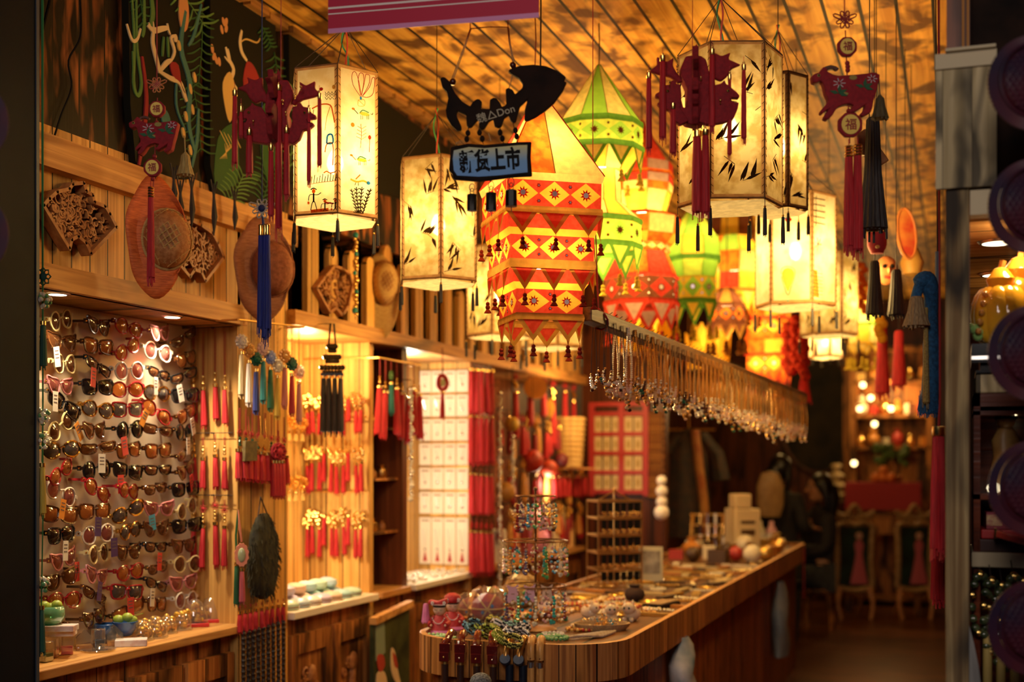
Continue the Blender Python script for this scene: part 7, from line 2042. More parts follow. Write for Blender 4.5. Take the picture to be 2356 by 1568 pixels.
for i, (px, py, r, lab, nm, cat, c) in enumerate(((1225, 1060, 26, 'round red paper ball lantern in the far niche', 'paper_ball', 'lantern', (.50, .03, .015)), (1264, 1078, 20, 'smaller red paper ball lantern beside the round one', 'paper_ball', 'lantern', (.50, .05, .015)), (1292, 1058, 17, 'dark maroon paper ball under the woven pouches', 'paper_ball', 'lantern', (.16, .012, .015)), (1178, 975, 17, 'round yellow sachet hanging past the tassel column', 'sachet', 'sachet', (.80, .50, .06)), (1232, 892, 27, 'orange drum-shaped purse hanging in the far niche', 'drum_purse', 'purse', (.72, .26, .04)), (1266, 938, 11, 'gold leaf-shaped charm in the far niche', 'gold_charm', 'charm', (.75, .45, .06)), (1165, 1130, 22, 'amber cloth bundle low in the far niche', 'cloth_bundle', 'bundle', (.60, .28, .05)))):
    p = wallp(px, py); k = p.dot(Vector((-SN, CS, 0))) / F; r *= k; b = MB()
    if nm == 'drum_purse': b.disc(0, 0, r, r * .95, -.04, .04, 24)
    elif nm == 'gold_charm': b.prism(sm2([(0, r * 2.2), (r, 0), (0, -r * 2.2), (-r, 0)], 3), -.006, .006)
    else: b.lathe([(.001, -r), (r * .5, -r * .9), (r * .95, -r * .35), (r * .95, r * .35), (r * .5, r * .9), (.001, r)], 20, (0, 0, 0), 0, 0, 1, 1, .03)
    t_ = MB(); wire(b, 2.04 - p.z, 1)
    solo(nm, lab, cat, b, [varied('%s_%d' % (nm, i), c, tuple(q * .7 for q in c), 9, .55), CORD], p, YAW)
for i, (px, y0, L) in enumerate(((1186, 800, .30), (1220, 800, .26), (1272, 770, .34), (1300, 820, .28), (1320, 800, .30), (1250, 810, .2))):
    p = wallp(px, y0, -2.475); p.z = 2.043
    pendant('red tassel pendant over the far niche, %s from the tassel column' % ORD[i], 'red tassels over the far niche', p, YAW, .02, RED, L, .020, RED, .022, None if i % 2 else 1)
p = wallp(1310, 958); k = p.dot(Vector((-SN, CS, 0))) / F
for i in range(10):
    b = MB(); w = (.50 - .012 * i) * .22
    b.lathe([(w * .9, 0), (w, .008), (w, .024), (w * .9, .032), (.001, .033)], 18, (0, 0, 0), 0, 0, 1, .55, .04)
    o = solo('woven_pouch', 'woven straw pouch in the far stack, %s from the top' % ORD[i], 'pouch', b, varied('woven_gold', (.62, .40, .12), (.36, .2, .06), 60, .7), (p.x, p.y, p.z - .034 - i * .034), YAW, 'woven pouches stacked in the far niche')
b = MB(); b.box(-.16, .16, -.10, .10, .0, .012); tag(link('wall_bracket_shelf', b.mesh('wall_bracket_shelf', W_CAB, False), None, (p.x, p.y + .02, p.z - .353), YAW), 'small bracket shelf under the stack of woven pouches', 'shelf')
for i in range(7):
    q = wallp(1274 + i * 12, 1088); pendant('short red tassel under the woven pouches, %s along' % ORD[i], 'red tassels under the pouches', (q.x, q.y, q.z), YAW, .008, RED, .15, .017)
FTH = [('red', RED), ('amber', varied('thread_amber', (.62, .30, .05), (.45, .16, .03), 300, .7, (1, 1, .05), .2)), ('dark red', varied('thread_darkred', (.28, .012, .015), (.18, .008, .01), 300, .7, (1, 1, .05), .2))]
for r, z in enumerate((1.80, 1.52, 1.25)):
    b = MB(); b.tube([(-2.50, 6.78, z), (-2.50, 8.59, z)], .005, 5)
    for y_ in (6.9, 7.7, 8.5): b.tube([(-2.50, y_, z), (-2.80, y_, z)], .005, 4)
    tag(b.build('hanging_rail', CORD), '%s dark rail along the far niche' % ('upper', 'middle', 'lower')[r], 'rail')
    for c in range(15):
        nm, tm_ = FTH[(c * 2 + r + c // 4) % 3]
        pendant('%s pendant on the far niche %s rail, %s from the near end' % (nm, ('upper', 'middle', 'lower')[r], ORD[c]), 'pendants on the far niche rails', (-2.49 + .02 * (c % 2), 6.86 + c * .118, z), pi / 2 - .5, .02 + .02 * (c % 3), tm_, .14 + .02 * (c % 4), .019, tm_ if c % 3 == 0 else None, .026, c % 4 if c % 3 != 0 else None, None, 1, YCORD)
# pink plush and white packs on the far low cabinet
t = thing('plush_toy', 'pink plush bundle on the brightly lit far cabinet', 'toy', (-2.53, 7.55, .9), YAW)
b = MB(); b.ball((0, 0, .10), .10, 14, 10, 0, 1.2); b.ball((.03, -.02, .22), .065, 12, 8); b.build('plush_body', varied('pink_plush', (.80, .34, .50), (.70, .24, .40), 60, .9), t)
b = MB(); b.ball((.0, -.02, .28), .02, 8, 6); b.ball((.06, -.02, .28), .02, 8, 6); b.build('ears', mat('pink_ear', (.85, .5, .6), .8), t)
for i, (y_, h, c) in enumerate(((7.85, .22, (.85, .80, .66)), (8.1, .30, (.86, .70, .40)), (8.35, .18, (.80, .50, .20)), (7.2, .16, (.75, .30, .12)), (6.95, .2, (.80, .74, .62)))):
    b = MB(); b.box(-.07, .07, -.08, .08, 0, h); o = solo('gift_pack', '%s pack standing on the far low cabinet, %s along' % (('white', 'yellow', 'orange', 'rust', 'ivory')[i], ORD[i]), 'box', b, mat('pack_%d' % i, c, .5), (-2.56, y_, .9), .1 * i, 'packs on the far cabinet', False); bevel(o, .012)
# red framed card display on the partition
W2 = lambda px, py: PU(px, py, 8.57)
t = thing('red_card_frame', 'red lattice frame holding rows of pale cards on the partition', 'display frame', W2(1425, 1040), 0); o0 = t.location.copy()
b = MB()
for px, py0, py1 in ((1362, 930, 1140), (1430, 930, 1140), (1486, 930, 1140)):
    a_, c_ = W2(px, py0) - o0, W2(px, py1) - o0; b.box(a_.x - .02, a_.x + .02, -.015, .02, c_.z, a_.z)
for py in (930, 952, 998, 1042, 1086, 1130):
    a_, c_ = W2(1362, py) - o0, W2(1486, py) - o0; b.box(a_.x - .02, c_.x + .02, -.012, .02, a_.z - .014, a_.z + .014)
b.build('lattice', mat('red_paint', (.42, .02, .018), .5), t, False)
for r, (y0, y1) in enumerate(((958, 994), (1003, 1038), (1047, 1082), (1091, 1126))):
    for c in range(5):
        x0, x1 = (1368 + c * 20, 1384 + c * 20) if c < 3 else (1436 + (c - 3) * 22, 1455 + (c - 3) * 22)
        a_, c_ = W2(x0, y0), W2(x1, y1); b = MB(); b.box(0, c_.x - a_.x, 0, .006, c_.z - a_.z, 0); b.box((c_.x - a_.x) * .3, (c_.x - a_.x) * .7, -.003, 0, (c_.z - a_.z) * .75, (c_.z - a_.z) * .3, 1)
        solo('pale_card', 'pale card in the red lattice frame, %s row, %s across' % (ORD[r], ORD[c]), 'card', b, [mat('aged_card', (.68, .52, .26), .6), mat('card_olive', (.42, .28, .08), .6)], (a_.x, 8.572, a_.z), 0, 'pale cards in the red frame', False)
for i in range(6):
    p = W2(1494 + i * 6, 945); b = MB(); b.tube([(0, 0, 0), (0, 0, -.62)], .002, 4, False, 1)
    for j in range(24): b.ball((.004 * (-1) ** j, 0, -.015 - j * .025), .012, 6, 4)
    b.tube([(0, 0, 0), (0, .03, 0)], .002, 4, False, 1)
    solo('bead_strand', 'amber-brown bead strand on the partition, %s from the red frame' % ORD[i], 'beads', b, [varied('amber_wood_bead', (.45, .20, .05), (.20, .07, .02), 20, .4), CORD], (p.x, 8.575, p.z), 0, 'bead strands on the partition')
p = P(1522, 1070, 8.3); b = MB()
for z, r in ((-.10, .035), (-.17, .040), (-.24, .038), (-.31, .052)): b.ball((0, 0, z), r, 12, 8)
b.tube([(0, 0, -.1), (0, 0, ZCEIL - p.z)], .003, 4, False, 1); solo('porcelain_gourd', 'white porcelain gourd string hanging past the partition', 'ornament', b, [mat('porcelain', (.92, .86, .80), .08, 0, 1), CORD], p, 0)
# hanging robe beyond
p = P(1585, 985, 9.7); t = thing('hanging_robe', 'dark robe with rust trim hanging beyond the partition', 'robe', p, YAW); k = 9.7 / F
b = MB(); b.lathe([(.04, -250 * k), (.17, -250 * k), (.16, -150 * k), (.14, -60 * k), (.11, -10 * k), (.02, 0)], 16, (0, 0, 0), 0, 0, 1, .4, .06)
for s in (-1, 1): b.tube([(s * .09, 0, -15 * k), (s * .21, 0, -60 * k), (s * .24, -.02, -120 * k)], [.05, .06, .075], 8)
b.build('robe_body', varied('black_brocade', (.012, .010, .008), (.05, .02, .008), 18, .6), t)
b = MB(); b.tube([(.04, -.05, -5 * k), (.07, -.07, -90 * k), (.10, -.075, -160 * k), (.12, -.075, -240 * k)], .035, 8); b.build('rust_trim', varied('rust_silk', (.42, .12, .035), (.62, .30, .08), 14, .5), t)
b = MB(); b.tube([(-.2, 0, -.01), (.2, 0, -.01)], .008, 6); b.tube([(0, 0, 0), (0, 0, ZCEIL - p.z)], .003, 4); b.build('hanger', BRASS, t)

# ================================================================ the far end
B_ = 13.96
pn = PU(1885, 955, B_)
t = thing('lacquer_panel', 'big dark round lacquer panel on the back wall', 'panel', pn, 0)
b = MB(); b.disc(0, 0, .42, .62, -.03, 0, 36); b.build('panel', varied('black_gold_lacquer', (.004, .003, .002), (.03, .018, .006), 4, .8), t); b = MB(); b.tube([(.42 * cos(a), -.03, .62 * sin(a)) for a in [2 * pi * i / 40 for i in range(40)]], .02, 6, True); b.build('rim', W_DARK, t)
b = MB(); q = PU(1948, 1000, 13.85); b.box(q.x - .035, q.x + .035, 13.80, 13.95, 0, 3.19); struct(b.build('trim_back_post', W_CAB))
# lit shelf unit, altar table
s0 = PU(1962, 900, 13.6); s1 = PU(2140, 900, 13.6)
t = thing('back_shelf', 'tall dark shelf unit full of gold ornaments against the back wall', 'shelf', ((s0.x + s1.x) / 2, 13.75, 0), 0); w = (s1.x - s0.x) / 2
b = MB()
for x in (-w, w): b.box(x - .03, x + .03, -.15, .18, 0, 2.7)
for z in (.05, 1.62, 1.95, 2.3, 2.65): b.box(-w, w, -.15, .18, z, z + .035)
b.box(-w, w, .16, .18, .05, 2.65); b.build('carcass', W_CAB, t, False)
light('shelf_lamp', 'POINT', ((s0.x + s1.x) / 2, 13.45, 2.2), 18, (1, .62, .22), .06)
rnd = random.Random(8)
for i, z in enumerate((1.655, 1.985, 2.335)):
    for j in range(6):
        b = MB(); s = rnd.uniform(.04, .07); kd = (i + j) % 3
        if kd == 0: b.lathe([(s * .6, 0), (s, s * .8), (s * .9, s * 1.8), (s * .3, s * 2.4), (s * .5, s * 3)], 12)
        elif kd == 1: b.ball((0, 0, s), s, 10, 7); b.ball((0, 0, s * 2.4), s * .6, 8, 6)
        else: b.box(-s, s, -s * .5, s * .5, 0, s * 2)
        solo('gold_ornament', '%s ornament on the back shelf, %s board, %s along' % (('gilt', 'amber', 'pale', 'red')[(i * 2 + j) % 4], ('lower', 'middle', 'upper')[i], ORD[j]), 'ornament', b, (GOLD, GP[2], GP[4], HM[3][1])[(i * 2 + j) % 4], ((s0.x + s1.x) / 2 - w * .8 + j * w * .32, 13.70, z), j, 'ornaments on the back shelf')
GLOW = mat('glint_glow', (1, .85, .5), .4, emit=(1, .72, .30), estr=6.0)  # emissive balls added to imitate bright glints among the far goods
for i, (px, py) in enumerate(((1985, 885), (2003, 915), (1978, 940), (2012, 975), (1965, 1065), (2050, 940))):
    p = PU(px, py, 13.50 if py < 1000 else 13.2); b = MB(); b.ball((0, 0, 0), .028, 10, 7); b.lathe([(.012, .02), (.014, .03), (.012, .05)], 8, (0, 0, 0), 1); b.tube([(0, 0, .05), (0, 0, ZCEIL - p.z)], .002, 4, False, 1)
    solo('glint_ball', 'added glowing ball for a glint before the back shelf, %s of the six' % ORD[i], 'lamp', b, [GLOW, BLACK], p, 0, 'glint balls before the back shelf')
ax0, ax1 = PU(1945, 1100, 12.9), PU(2118, 1100, 12.9)
t = thing('altar_table', 'dark table under a deep red cloth at the back of the shop', 'table', ((ax0.x + ax1.x) / 2, 13.1, 0), 0); w = (ax1.x - ax0.x) / 2; zt = 1.28
b = MB(); b.box(-w, w, -.22, .22, zt - .04, zt); b.box(-w * .96, w * .96, -.18, .18, zt - .5, zt - .3); b.build('table_top', W_CAB, t, False)
for sx in (-1, 1):
    for sy in (-1, 1): b = MB(); b.box(sx * w * .92 - .03, sx * w * .92 + .03, sy * .17 - .03, sy * .17 + .03, 0, zt - .04); b.build('leg', W_CAB, t, False)
b = MB(); b.box(-w * 1.01, w * 1.01, -.232, .232, zt, zt + .006); b.box(-w * 1.01, w * 1.01, -.236, -.222, zt - .26, zt + .005)
tag(link('altar_cloth', b.mesh('altar_cloth', mat('deep_red_cloth', (.32, .02, .03), .8), False), None, t.location), 'deep red cloth draped over the back table', 'cloth')
tx, ty = t.location.x, 13.0
b = MB()
for i in range(3): b.ball(((i - 1) * .07, 0, .05), .05, 10, 7)
b.ball((0, 0, .12), .05, 10, 7); solo('orange_fruit_pile', 'orange fruits heaped on the red-clothed table', 'fruit', b, mat('orange_peel', (.65, .18, .03), .5), (tx, ty, zt + .006), 0)
t = thing('bonsai', 'green cloud-shaped bonsai on the red-clothed table', 'plant', (tx + .08, 13.18, zt + .006), 0); b = MB(); b.lathe([(.08, 0), (.11, .06), (.10, .07), (.001, .06)], 14); b.build('pot', W_CARVE, t)
b = MB(); b.tube([(0, 0, .06), (.03, 0, .14), (-.02, 0, .24)], [.018, .014, .008], 7); b.build('trunk', W_CARVE, t)
b = MB(); rnd = random.Random(4)
for i in range(26): b.ball((rnd.uniform(-.16, .16), rnd.uniform(-.06, .06), .22 + rnd.uniform(-.05, .14)), rnd.uniform(.03, .05), 7, 5)
b.build('foliage', varied('bonsai_leaf', (.10, .16, .03), (.04, .08, .015), 40, .7), t)
# woven pagoda beside
p = PU(1922, 1150, 13.2); t = thing('woven_pagoda', 'pale woven pagoda ornament beside the red-clothed table', 'ornament', (p.x, 13.3, 0), 0)
b = MB(); b.lathe([(.10, 0), (.10, 1.08), (.001, 1.08)], 8); b.build('plinth', W_DARK, t)
b = MB(); z = 1.08
for i in range(4): r = .13 - .025 * i; b.lathe([(r * .7, z), (r * .7, z + .07), (r * 1.15, z + .07), (r * .7, z + .10), (.001, z + .10)], 8); z += .098
b.build('pagoda_tiers', varied('pale_weave', (.62, .48, .26), (.36, .24, .1), 60, .7), t)
# two carved screens with painted ladies
for i, (px, wpx) in enumerate(((1966, 42), (2104, 40))):
    Yc = 12.0; p = P(px, 1290, Yc); k = Yc / F; t = thing('carved_screen', 'ornate pale-framed picture stand with a painted lady, %s' % ('nearer the seated woman' if i == 0 else 'beside the long red tassel'), 'screen', (p.x, p.y, 0), YAW, 'pale-framed picture stands'); w = wpx * k
    z0, z1 = 1.5 - 290 * k, 1.5 - 150 * k
    b = MB()
    for s in (-1, 1): b.tube(smooth_pts([(s * w, 0, z0), (s * w * .92, 0, (z0 + z1) / 2), (s * w, 0, z1)], 5), .028, 8)
    b.tube(smooth_pts([(-w, 0, z1), (-w * .5, 0, z1 + .04), (0, 0, z1 + .015), (w * .5, 0, z1 + .04), (w, 0, z1)], 5), .026, 8); b.tube(smooth_pts([(-w, 0, z0), (0, 0, z0 - .03), (w, 0, z0)], 6), .026, 8)
    b.tube(smooth_pts([(-w * 1.1, 0, z1 + .14), (-w * .5, 0, z1 + .10), (0, 0, z1 + .20), (w * .5, 0, z1 + .10), (w * 1.1, 0, z1 + .14)], 5), .022, 8)
    for j in range(9): b.ball(((j - 4) / 4 * w * .9, 0, z1 + .085), .022, 7, 5)
    b.build('carved_frame', varied('pale_carving', (.42, .26, .11), (.22, .11, .04), 30, .5), t)
    b = MB(); b.box(-w * .93, w * .93, .0, .02, z0, z1); pc = b.build('picture', varied('dark_green_picture', (.010, .014, .008), (.02, .05, .035), 5, .3), t, False)
    b = MB(); x = w * .25; b.lathe([(.085, z0 + .03), (.05, z0 + .2), (.03, z0 + .32), (.045, z0 + .40), (.02, z0 + .45)], 12, (x, -.002, 0), 0, 0, 1, .06); b.ball((x, -.004, z0 + .49), .035, 10, 7, 1, 1, .1); b.build('painted_lady', [mat('painted_pink', (.48, .10, .14), .6), mat('painted_skin', (.6, .35, .25), .6)], pc)
    for s in (-1, 1): b = MB(); b.tube(smooth_pts([(s * w * .8, .0, z0), (s * w * .95, -.04, z0 * .5), (s * w * .8, -.06, 0)], 5), [.03] * 5 + [.02] * 6, 7); b.build('leg', W_CARVE, t)
    for s in (-1, 1): b = MB(); b.tube([(s * w * .6, .02, z0), (s * w * .6, .30, 0)], .018, 6); b.build('leg', W_CARVE, t)


# ---------------------------------------------------------------- two people at the far end
def skin(name, V, E, R, m_, parent, lev=2):
    me = bpy.data.meshes.new(name); me.from_pydata(V, E, []); me.materials.append(m_)
    o = link(name, me, parent); s = o.modifiers.new('skin', 'SKIN')
    for v, r in zip(me.skin_vertices[0].data, R): v.radius = (r, r) if not isinstance(r, tuple) else r
    me.skin_vertices[0].data[0].use_root = True
    o.modifiers.new('sub', 'SUBSURF').levels = lev; o.modifiers['sub'].render_levels = lev
    return o


SK = mat('skin_tone', (.50, .24, .13), .5); HAIR = mat('black_hair', (.006, .005, .005), .4); CLO = varied('dark_clothes', (.012, .011, .013), (.022, .018, .018), 20, .8); JEAN = varied('dark_grey_trousers', (.030, .033, .036), (.018, .018, .02), 30, .8)


def figure(label, loc, rz, seated):
    t = thing('person', label, 'person', loc, rz)
    h = .46 if seated else .88      # hip height
    V = [(0, 0, h), (0, 0, h + .16), (0, -.01, h + .34), (0, .0, h + .50), (0, -.005, h + .57)]; R = [(.15, .11), (.13, .095), (.155, .105), (.08, .065), (.05, .052)]; E = [(0, 1), (1, 2), (2, 3), (3, 4)]
    for s in (-1, 1):
        b_ = len(V)
        V += [(s * .165, .0, h + .45), (s * .20, -.03, h + .22), (s * .13, -.22, h + .20), (s * .09, -.29, h + .21)]; R += [.062, .046, .036, .028]; E += [(2, b_), (b_, b_ + 1), (b_ + 1, b_ + 2), (b_ + 2, b_ + 3)]
        b_ = len(V)
        if seated: V += [(s * .09, -.06, h - .01), (s * .10, -.42, h + .02), (s * .10, -.40, .10), (s * .10, -.50, .045)]
        else: V += [(s * .09, 0, h - .08), (s * .10, -.02, h * .52), (s * .10, .01, .10), (s * .10, -.12, .045)]
        R += [.085, .062, .042, .038]; E += [(0, b_), (b_, b_ + 1), (b_ + 1, b_ + 2), (b_ + 2, b_ + 3)]
    skin('body', V, E, R, SK, t)
    # clothing: the same skeleton, a little fuller, ending at wrists and ankles
    n = 5; VV = [V[i] for i in range(n)]; RR = [(R[i][0] + .018, R[i][1] + .018) for i in range(n - 1)] + [.062]; EE = E[:4]
    for s in (0, 1):
        b_ = 5 + s * 8; c_ = len(VV); VV += V[b_:b_ + 3]; RR += [.078, .062, .050]; EE += [(2, c_), (c_, c_ + 1), (c_ + 1, c_ + 2)]
    skin('jacket', VV, EE, RR, CLO, t)
    VV = [V[0]]; RR = [(.16, .12)]; EE = []
    for s in (0, 1):
        b_ = 9 + s * 8; c_ = len(VV); VV += V[b_:b_ + 3]; RR += [.10, .078, .058]; EE += [(0, c_), (c_, c_ + 1), (c_ + 1, c_ + 2)]
    skin('trousers', VV, EE, RR, JEAN, t)
    for s in (-1, 1):
        fx, fy = s * .10, (-.46 if seated else -.06); b = MB(); b.lathe([(.045, 0), (.05, .02), (.045, .06), (.03, .085)], 12, (fx, fy, 0), 0, 0, .9, 2.2); b.build('shoe', BLACK, t)
        hx, hz = s * .09, h + .21
        b = MB(); b.ball((hx, -.315, hz), .034, 9, 6, 0, .8, 1.2, .6)
        for q in range(4): b.tube([(hx - .022 + q * .015, -.34, hz), (hx - .024 + q * .016, -.385 - .006 * (q % 2), hz - .006), (hx - .024 + q * .016, -.405, hz - .024)], [.0085, .008, .006], 6)
        b.tube([(hx - s * .028, -.31, hz), (hx - s * .046, -.345, hz + .004), (hx - s * .042, -.37, hz - .004)], [.010, .009, .007], 6); b.build('hand', SK, t)
    z = h + .70
    b = MB(); b.ball((0, -.005, z), .092, 18, 14, 0, .86, 1.0, 1.2); b.ball((0, -.045, z - .062), .052, 12, 9, 0, .95, .9, .9)
    b.tube([(0, -.092, z + .012), (0, -.112, z - .018), (0, -.096, z - .026)], [.010, .015, .010], 7)
    for s in (-1, 1): b.ball((s * .080, .005, z - .005), .022, 8, 6, 0, .4, .7, 1.2)
    hd = b.build('head', SK, t)
    b = MB()
    for s in (-1, 1): b.ball((s * .033, -.088, z + .014), .011, 8, 6, 0, 1.2, .5, .7); b.ball((s * .033, -.094, z + .014), .005, 6, 4, 1, 1, .5, 1); b.tube([(s * .018, -.094, z + .034), (s * .050, -.088, z + .034)], .004, 5, False, 1)
    b.tube([(-.024, -.092, z - .052), (0, -.098, z - .050), (.024, -.092, z - .052)], .006, 6, False, 2); b.build('face', [mat('eye_white', (.7, .66, .6), .3), HAIR, mat('lips', (.42, .12, .09), .5)], hd)
    b = MB(); b.ball((0, .018, z + .022), .104, 18, 12, 0, .93, .98, 1.12)
    b.tube([(0, .08, z + .02), (0, .105, z - .08), (0, .10, z - .22)], [.07, .075, .045], 10)
    for s in (-1, 1): b.tube([(s * .082, .0, z + .05), (s * .092, .02, z - .05), (s * .085, .03, z - .16)], [.03, .032, .018], 8)
    b.build('hair', HAIR, t)
    return t


p = P(1885, 1250, 11.2)
figure('person in dark clothes with long black hair, seated facing the counter end', (p.x, p.y, 0.0), -radians(62), True).scale = (1.08, 1.08, 1.08)
t = thing('stool', 'round wooden stool under the seated person', 'stool', (p.x, p.y, 0)); b = MB(); b.lathe([(.16, .34), (.17, .355), (.16, .375), (.001, .376)], 18); b.build('seat', W_CAB, t)
for i in range(4): a = pi / 4 + i * pi / 2; b = MB(); b.tube([(.12 * cos(a), .12 * sin(a), .35), (.16 * cos(a), .16 * sin(a), 0)], .014, 7); b.build('leg', W_CAB, t)
p = P(1803, 1250, 10.6)
figure('person with short black hair and dark jacket standing behind the far counter end', (p.x - .02, max(p.y, 9.95), -.16), radians(150), False)
t = thing('tan_backrest', 'tan padded chair back beside the standing person', 'chair', P(1772, 1190, 10.2) * 1, YAW); t.location.z = 0
b = MB(); b.lathe([(.08, 1.05), (.11, 1.15), (.11, 1.30), (.07, 1.40), (.001, 1.42)], 16, (0, 0, 0), 0, 0, 1, .3); b.build('backrest', varied('tan_leather', (.36, .22, .09), (.26, .15, .06), 20, .5), t)
b = MB(); b.tube([(0, .02, 0), (0, .02, 1.1)], .02, 8); b.lathe([(.2, 0), (.2, .02), (.03, .05)], 16); b.box(-.2, .2, -.36, .06, .5, .56); b.build('seat_post', BLACK, t)

# ================================================================ hanging goods by the right wall
def hung(name, label, cat, px, py, Y, fn, mats, rz=YAW):
    f = Fr(px, py, Y); b = MB(); fn(b, f.k); b.tube([(0, .01, 0), (0, .01, ZCEIL - f.loc.z)], .0018, 4, False, len(mats)); return solo(name, label, cat, b, list(mats) + [CORD], f.loc, rz)


OCH = varied('ochre_gourd', (.70, .42, .10), (.5, .26, .05), 8, .5)
hung('painted_plate', 'red and gold painted plate hung edge-on by the right wall', 'plate', 2084, 480, 5.2, lambda b, k: (b.lathe([(.001, -.012), (60 * k, 0), (62 * k, .006), (.001, .0)], 30, (0, 0, 0), 0) if False else b.disc(0, -58 * k, 21 * k, 58 * k, -.012, .012, 30, 0, .12), b.tube([((21 * cos(a) * cos(.12) - 58 * sin(a) * sin(.12)) * k, -.012, (-58 + 58 * sin(a) * cos(.12) + 21 * cos(a) * sin(.12)) * k) for a in [2 * pi * i / 30 for i in range(30)]], 3 * k, 6, True, 1)), [varied('red_gold_paint', (.55, .06, .03), (.70, .28, .06), 14, .3), mat('plate_rim', (.60, .22, .06), .4)])
hung('dried_gourd', 'ochre gourd hanging just below the painted plate', 'gourd', 2098, 560, 5.4, lambda b, k: b.lathe([(.001, -78 * k), (20 * k, -70 * k), (27 * k, -45 * k), (18 * k, -20 * k), (10 * k, -5 * k), (4 * k, 0)], 16), [OCH])
hung('red_bell_cap', 'deep red cloth bell hanging under the black tassel', 'ornament', 2018, 535, 4.6, lambda b, k: (b.lathe([(.001, -50 * k), (14 * k, -48 * k), (22 * k, -30 * k), (22 * k, 0), (.001, 2 * k)], 16), b.disc(-5 * k, -36 * k, 5 * k, 4 * k, -22 * k, -20 * k, 8, 1)), [mat('bell_red', (.32, .015, .025), .8), OCH])
hung('opera_mask', 'orange-brown carved mask hanging by the right wall', 'mask', 2040, 590, 5.0, lambda b, k: (b.ball((0, 0, -32 * k), 26 * k, 14, 10, 0, 1, .6, 1.3), b.ball((-9 * k, -14 * k, -24 * k), 5 * k, 8, 5, 1), b.ball((9 * k, -14 * k, -24 * k), 5 * k, 8, 5, 1), b.ball((0, -17 * k, -34 * k), 6 * k, 8, 5, 0, .7, 1, 1.4), b.tube([(-9 * k, -13 * k, -48 * k), (0, -16 * k, -51 * k), (9 * k, -13 * k, -48 * k)], 3 * k, 6, False, 2)), [varied('mask_wood', (.55, .22, .07), (.36, .12, .04), 20, .5), BLACK, mat('mask_lip', (.40, .04, .03), .5)])
for i, (px, y0, y1, Y, m_, lab) in enumerate(((2012, 600, 735, 4.6, BLK_T, 'black tassel below the red cloth bell'), (2062, 620, 735, 4.7, BLK_T, 'black tassel beside the carved mask'), (2030, 745, 920, 6.2, RED, 'red tassel hanging deep in the shop by the right wall'), (2068, 760, 900, 6.4, RED, 'red tassel hanging deep in the shop, nearer the right wall'), (1850, 870, 930, 8.2, RED, 'small red tassel at the far end of the necklace beam'))):
    f = Fr(px, y0, Y); b = MB(); tassel_mb((y1 - y0) * f.k, 15 * f.k if i < 2 else 13 * f.k, .0, 14, (0, 0, 0), i, (0, 0), 1.3, b); b.tube([(0, 0, 0), (0, 0, ZCEIL - f.loc.z)], .002, 4, False, 1); solo('long_tassel', lab, 'tassel', b, [m_, CORD], f.loc, YAW)
for i, (px, y0, n, Y, c, lab) in enumerate(((1968, 598, 12, 6.6, C_ORA, 'orange bead garland beside the red tassel of the goat charm'), (1984, 610, 11, 6.8, C_ORA, 'orange bead garland a little farther right'), (2025, 735, 5, 6.0, C_YEL, 'yellow puffed garland below the black tassels'), (1830, 735, 12, 7.2, C_RED, 'red puffed garland beyond the balloon-drawn lantern'), (1848, 760, 11, 7.0, C_RED, 'red puffed garland at the right of its twin'), (1812, 750, 11, 7.4, C_RED, 'red puffed garland nearest the orange lantern'))):
    f = Fr(px, y0, Y); b = MB()
    for j in range(n): b.ball((6 * f.k * sin(j * 2.1), 4 * f.k * cos(j * 1.7), -j * 10.5 * f.k), (8.5 if i < 2 else 12) * f.k, 9, 6)
    b.tube([(0, 0, 0), (0, 0, ZCEIL - f.loc.z)], .002, 4, False, 1); solo('garland', lab, 'garland', b, [c, CORD], f.loc, YAW)
light('garland_lamp', 'POINT', tuple(P(1990, 700, 6.2)), 3.0, WARM, .04)
# blue scarf on a grey strap, long red tassels, at the post
f = Fr(2120, 640, 3.35); k = f.k; t = thing('blue_scarf', 'blue tufted scarf with tan fringe hanging from a grey strap by the post', 'scarf', f.loc, YAW)
b = MB(); b.tube(smooth_pts([(34 * k, -.01, 60 * k), (33 * k, -.01, -20 * k), (28 * k, -.01, -90 * k)], 4), 5.5 * k, 6); b.build('grey_strap', mat('grey_strap', (.14, .18, .22), .7), t); b = MB(); b.tube([(34 * k, -.01, 58 * k), (30 * k, 0, ZCEIL - f.loc.z)], .002, 4); b.build('hanging_cord', CORD, t)
BLS = varied('blue_wool', (.015, .10, .24), (.008, .05, .12), 120, .9)
b = MB(); b.tube(smooth_pts([(-18 * k, -.01, -55 * k), (-8 * k, -.02, -12 * k), (8 * k, -.02, -6 * k), (18 * k, -.015, -40 * k), (22 * k, 0, -90 * k), (24 * k, 0, -200 * k), (16 * k, 0, -310 * k)], 5), [12 * k] * 5 + [19 * k] * 10 + [16 * k] * 8 + [20 * k] * 8, 10)
rnd = random.Random(2)
for i in range(60): x = rnd.uniform(-12, 30) * k; b.bar((x, -.02, -300 * k + rnd.uniform(0, .05)), (x * 1.15, -.02 + rnd.uniform(-.01, .01), -rnd.uniform(300, 322) * k), .002, .002)
b.build('wool', BLS, t)
q_ = MB(); tassel_mb(75 * k, 20 * k, 0, 16, (0, 0, 0), 3, (0, 0), 1.5, q_); o = q_.build('tan_fringe', varied('tan_fringe', (.30, .20, .09), (.18, .11, .05), 300, .8, (1, 1, .05), .3), t); o.location = (-20 * k, -.03, -45 * k)
q_ = MB(); tassel_mb(240 * k, 6 * k, 0, 8, (0, 0, 0), 3, (0, 0), 1.3, q_); o = q_.build('gold_strand', varied('gold_wool', (.34, .24, .06), (.2, .13, .04), 200, .8), t); o.location = (2 * k, -.03, -70 * k)
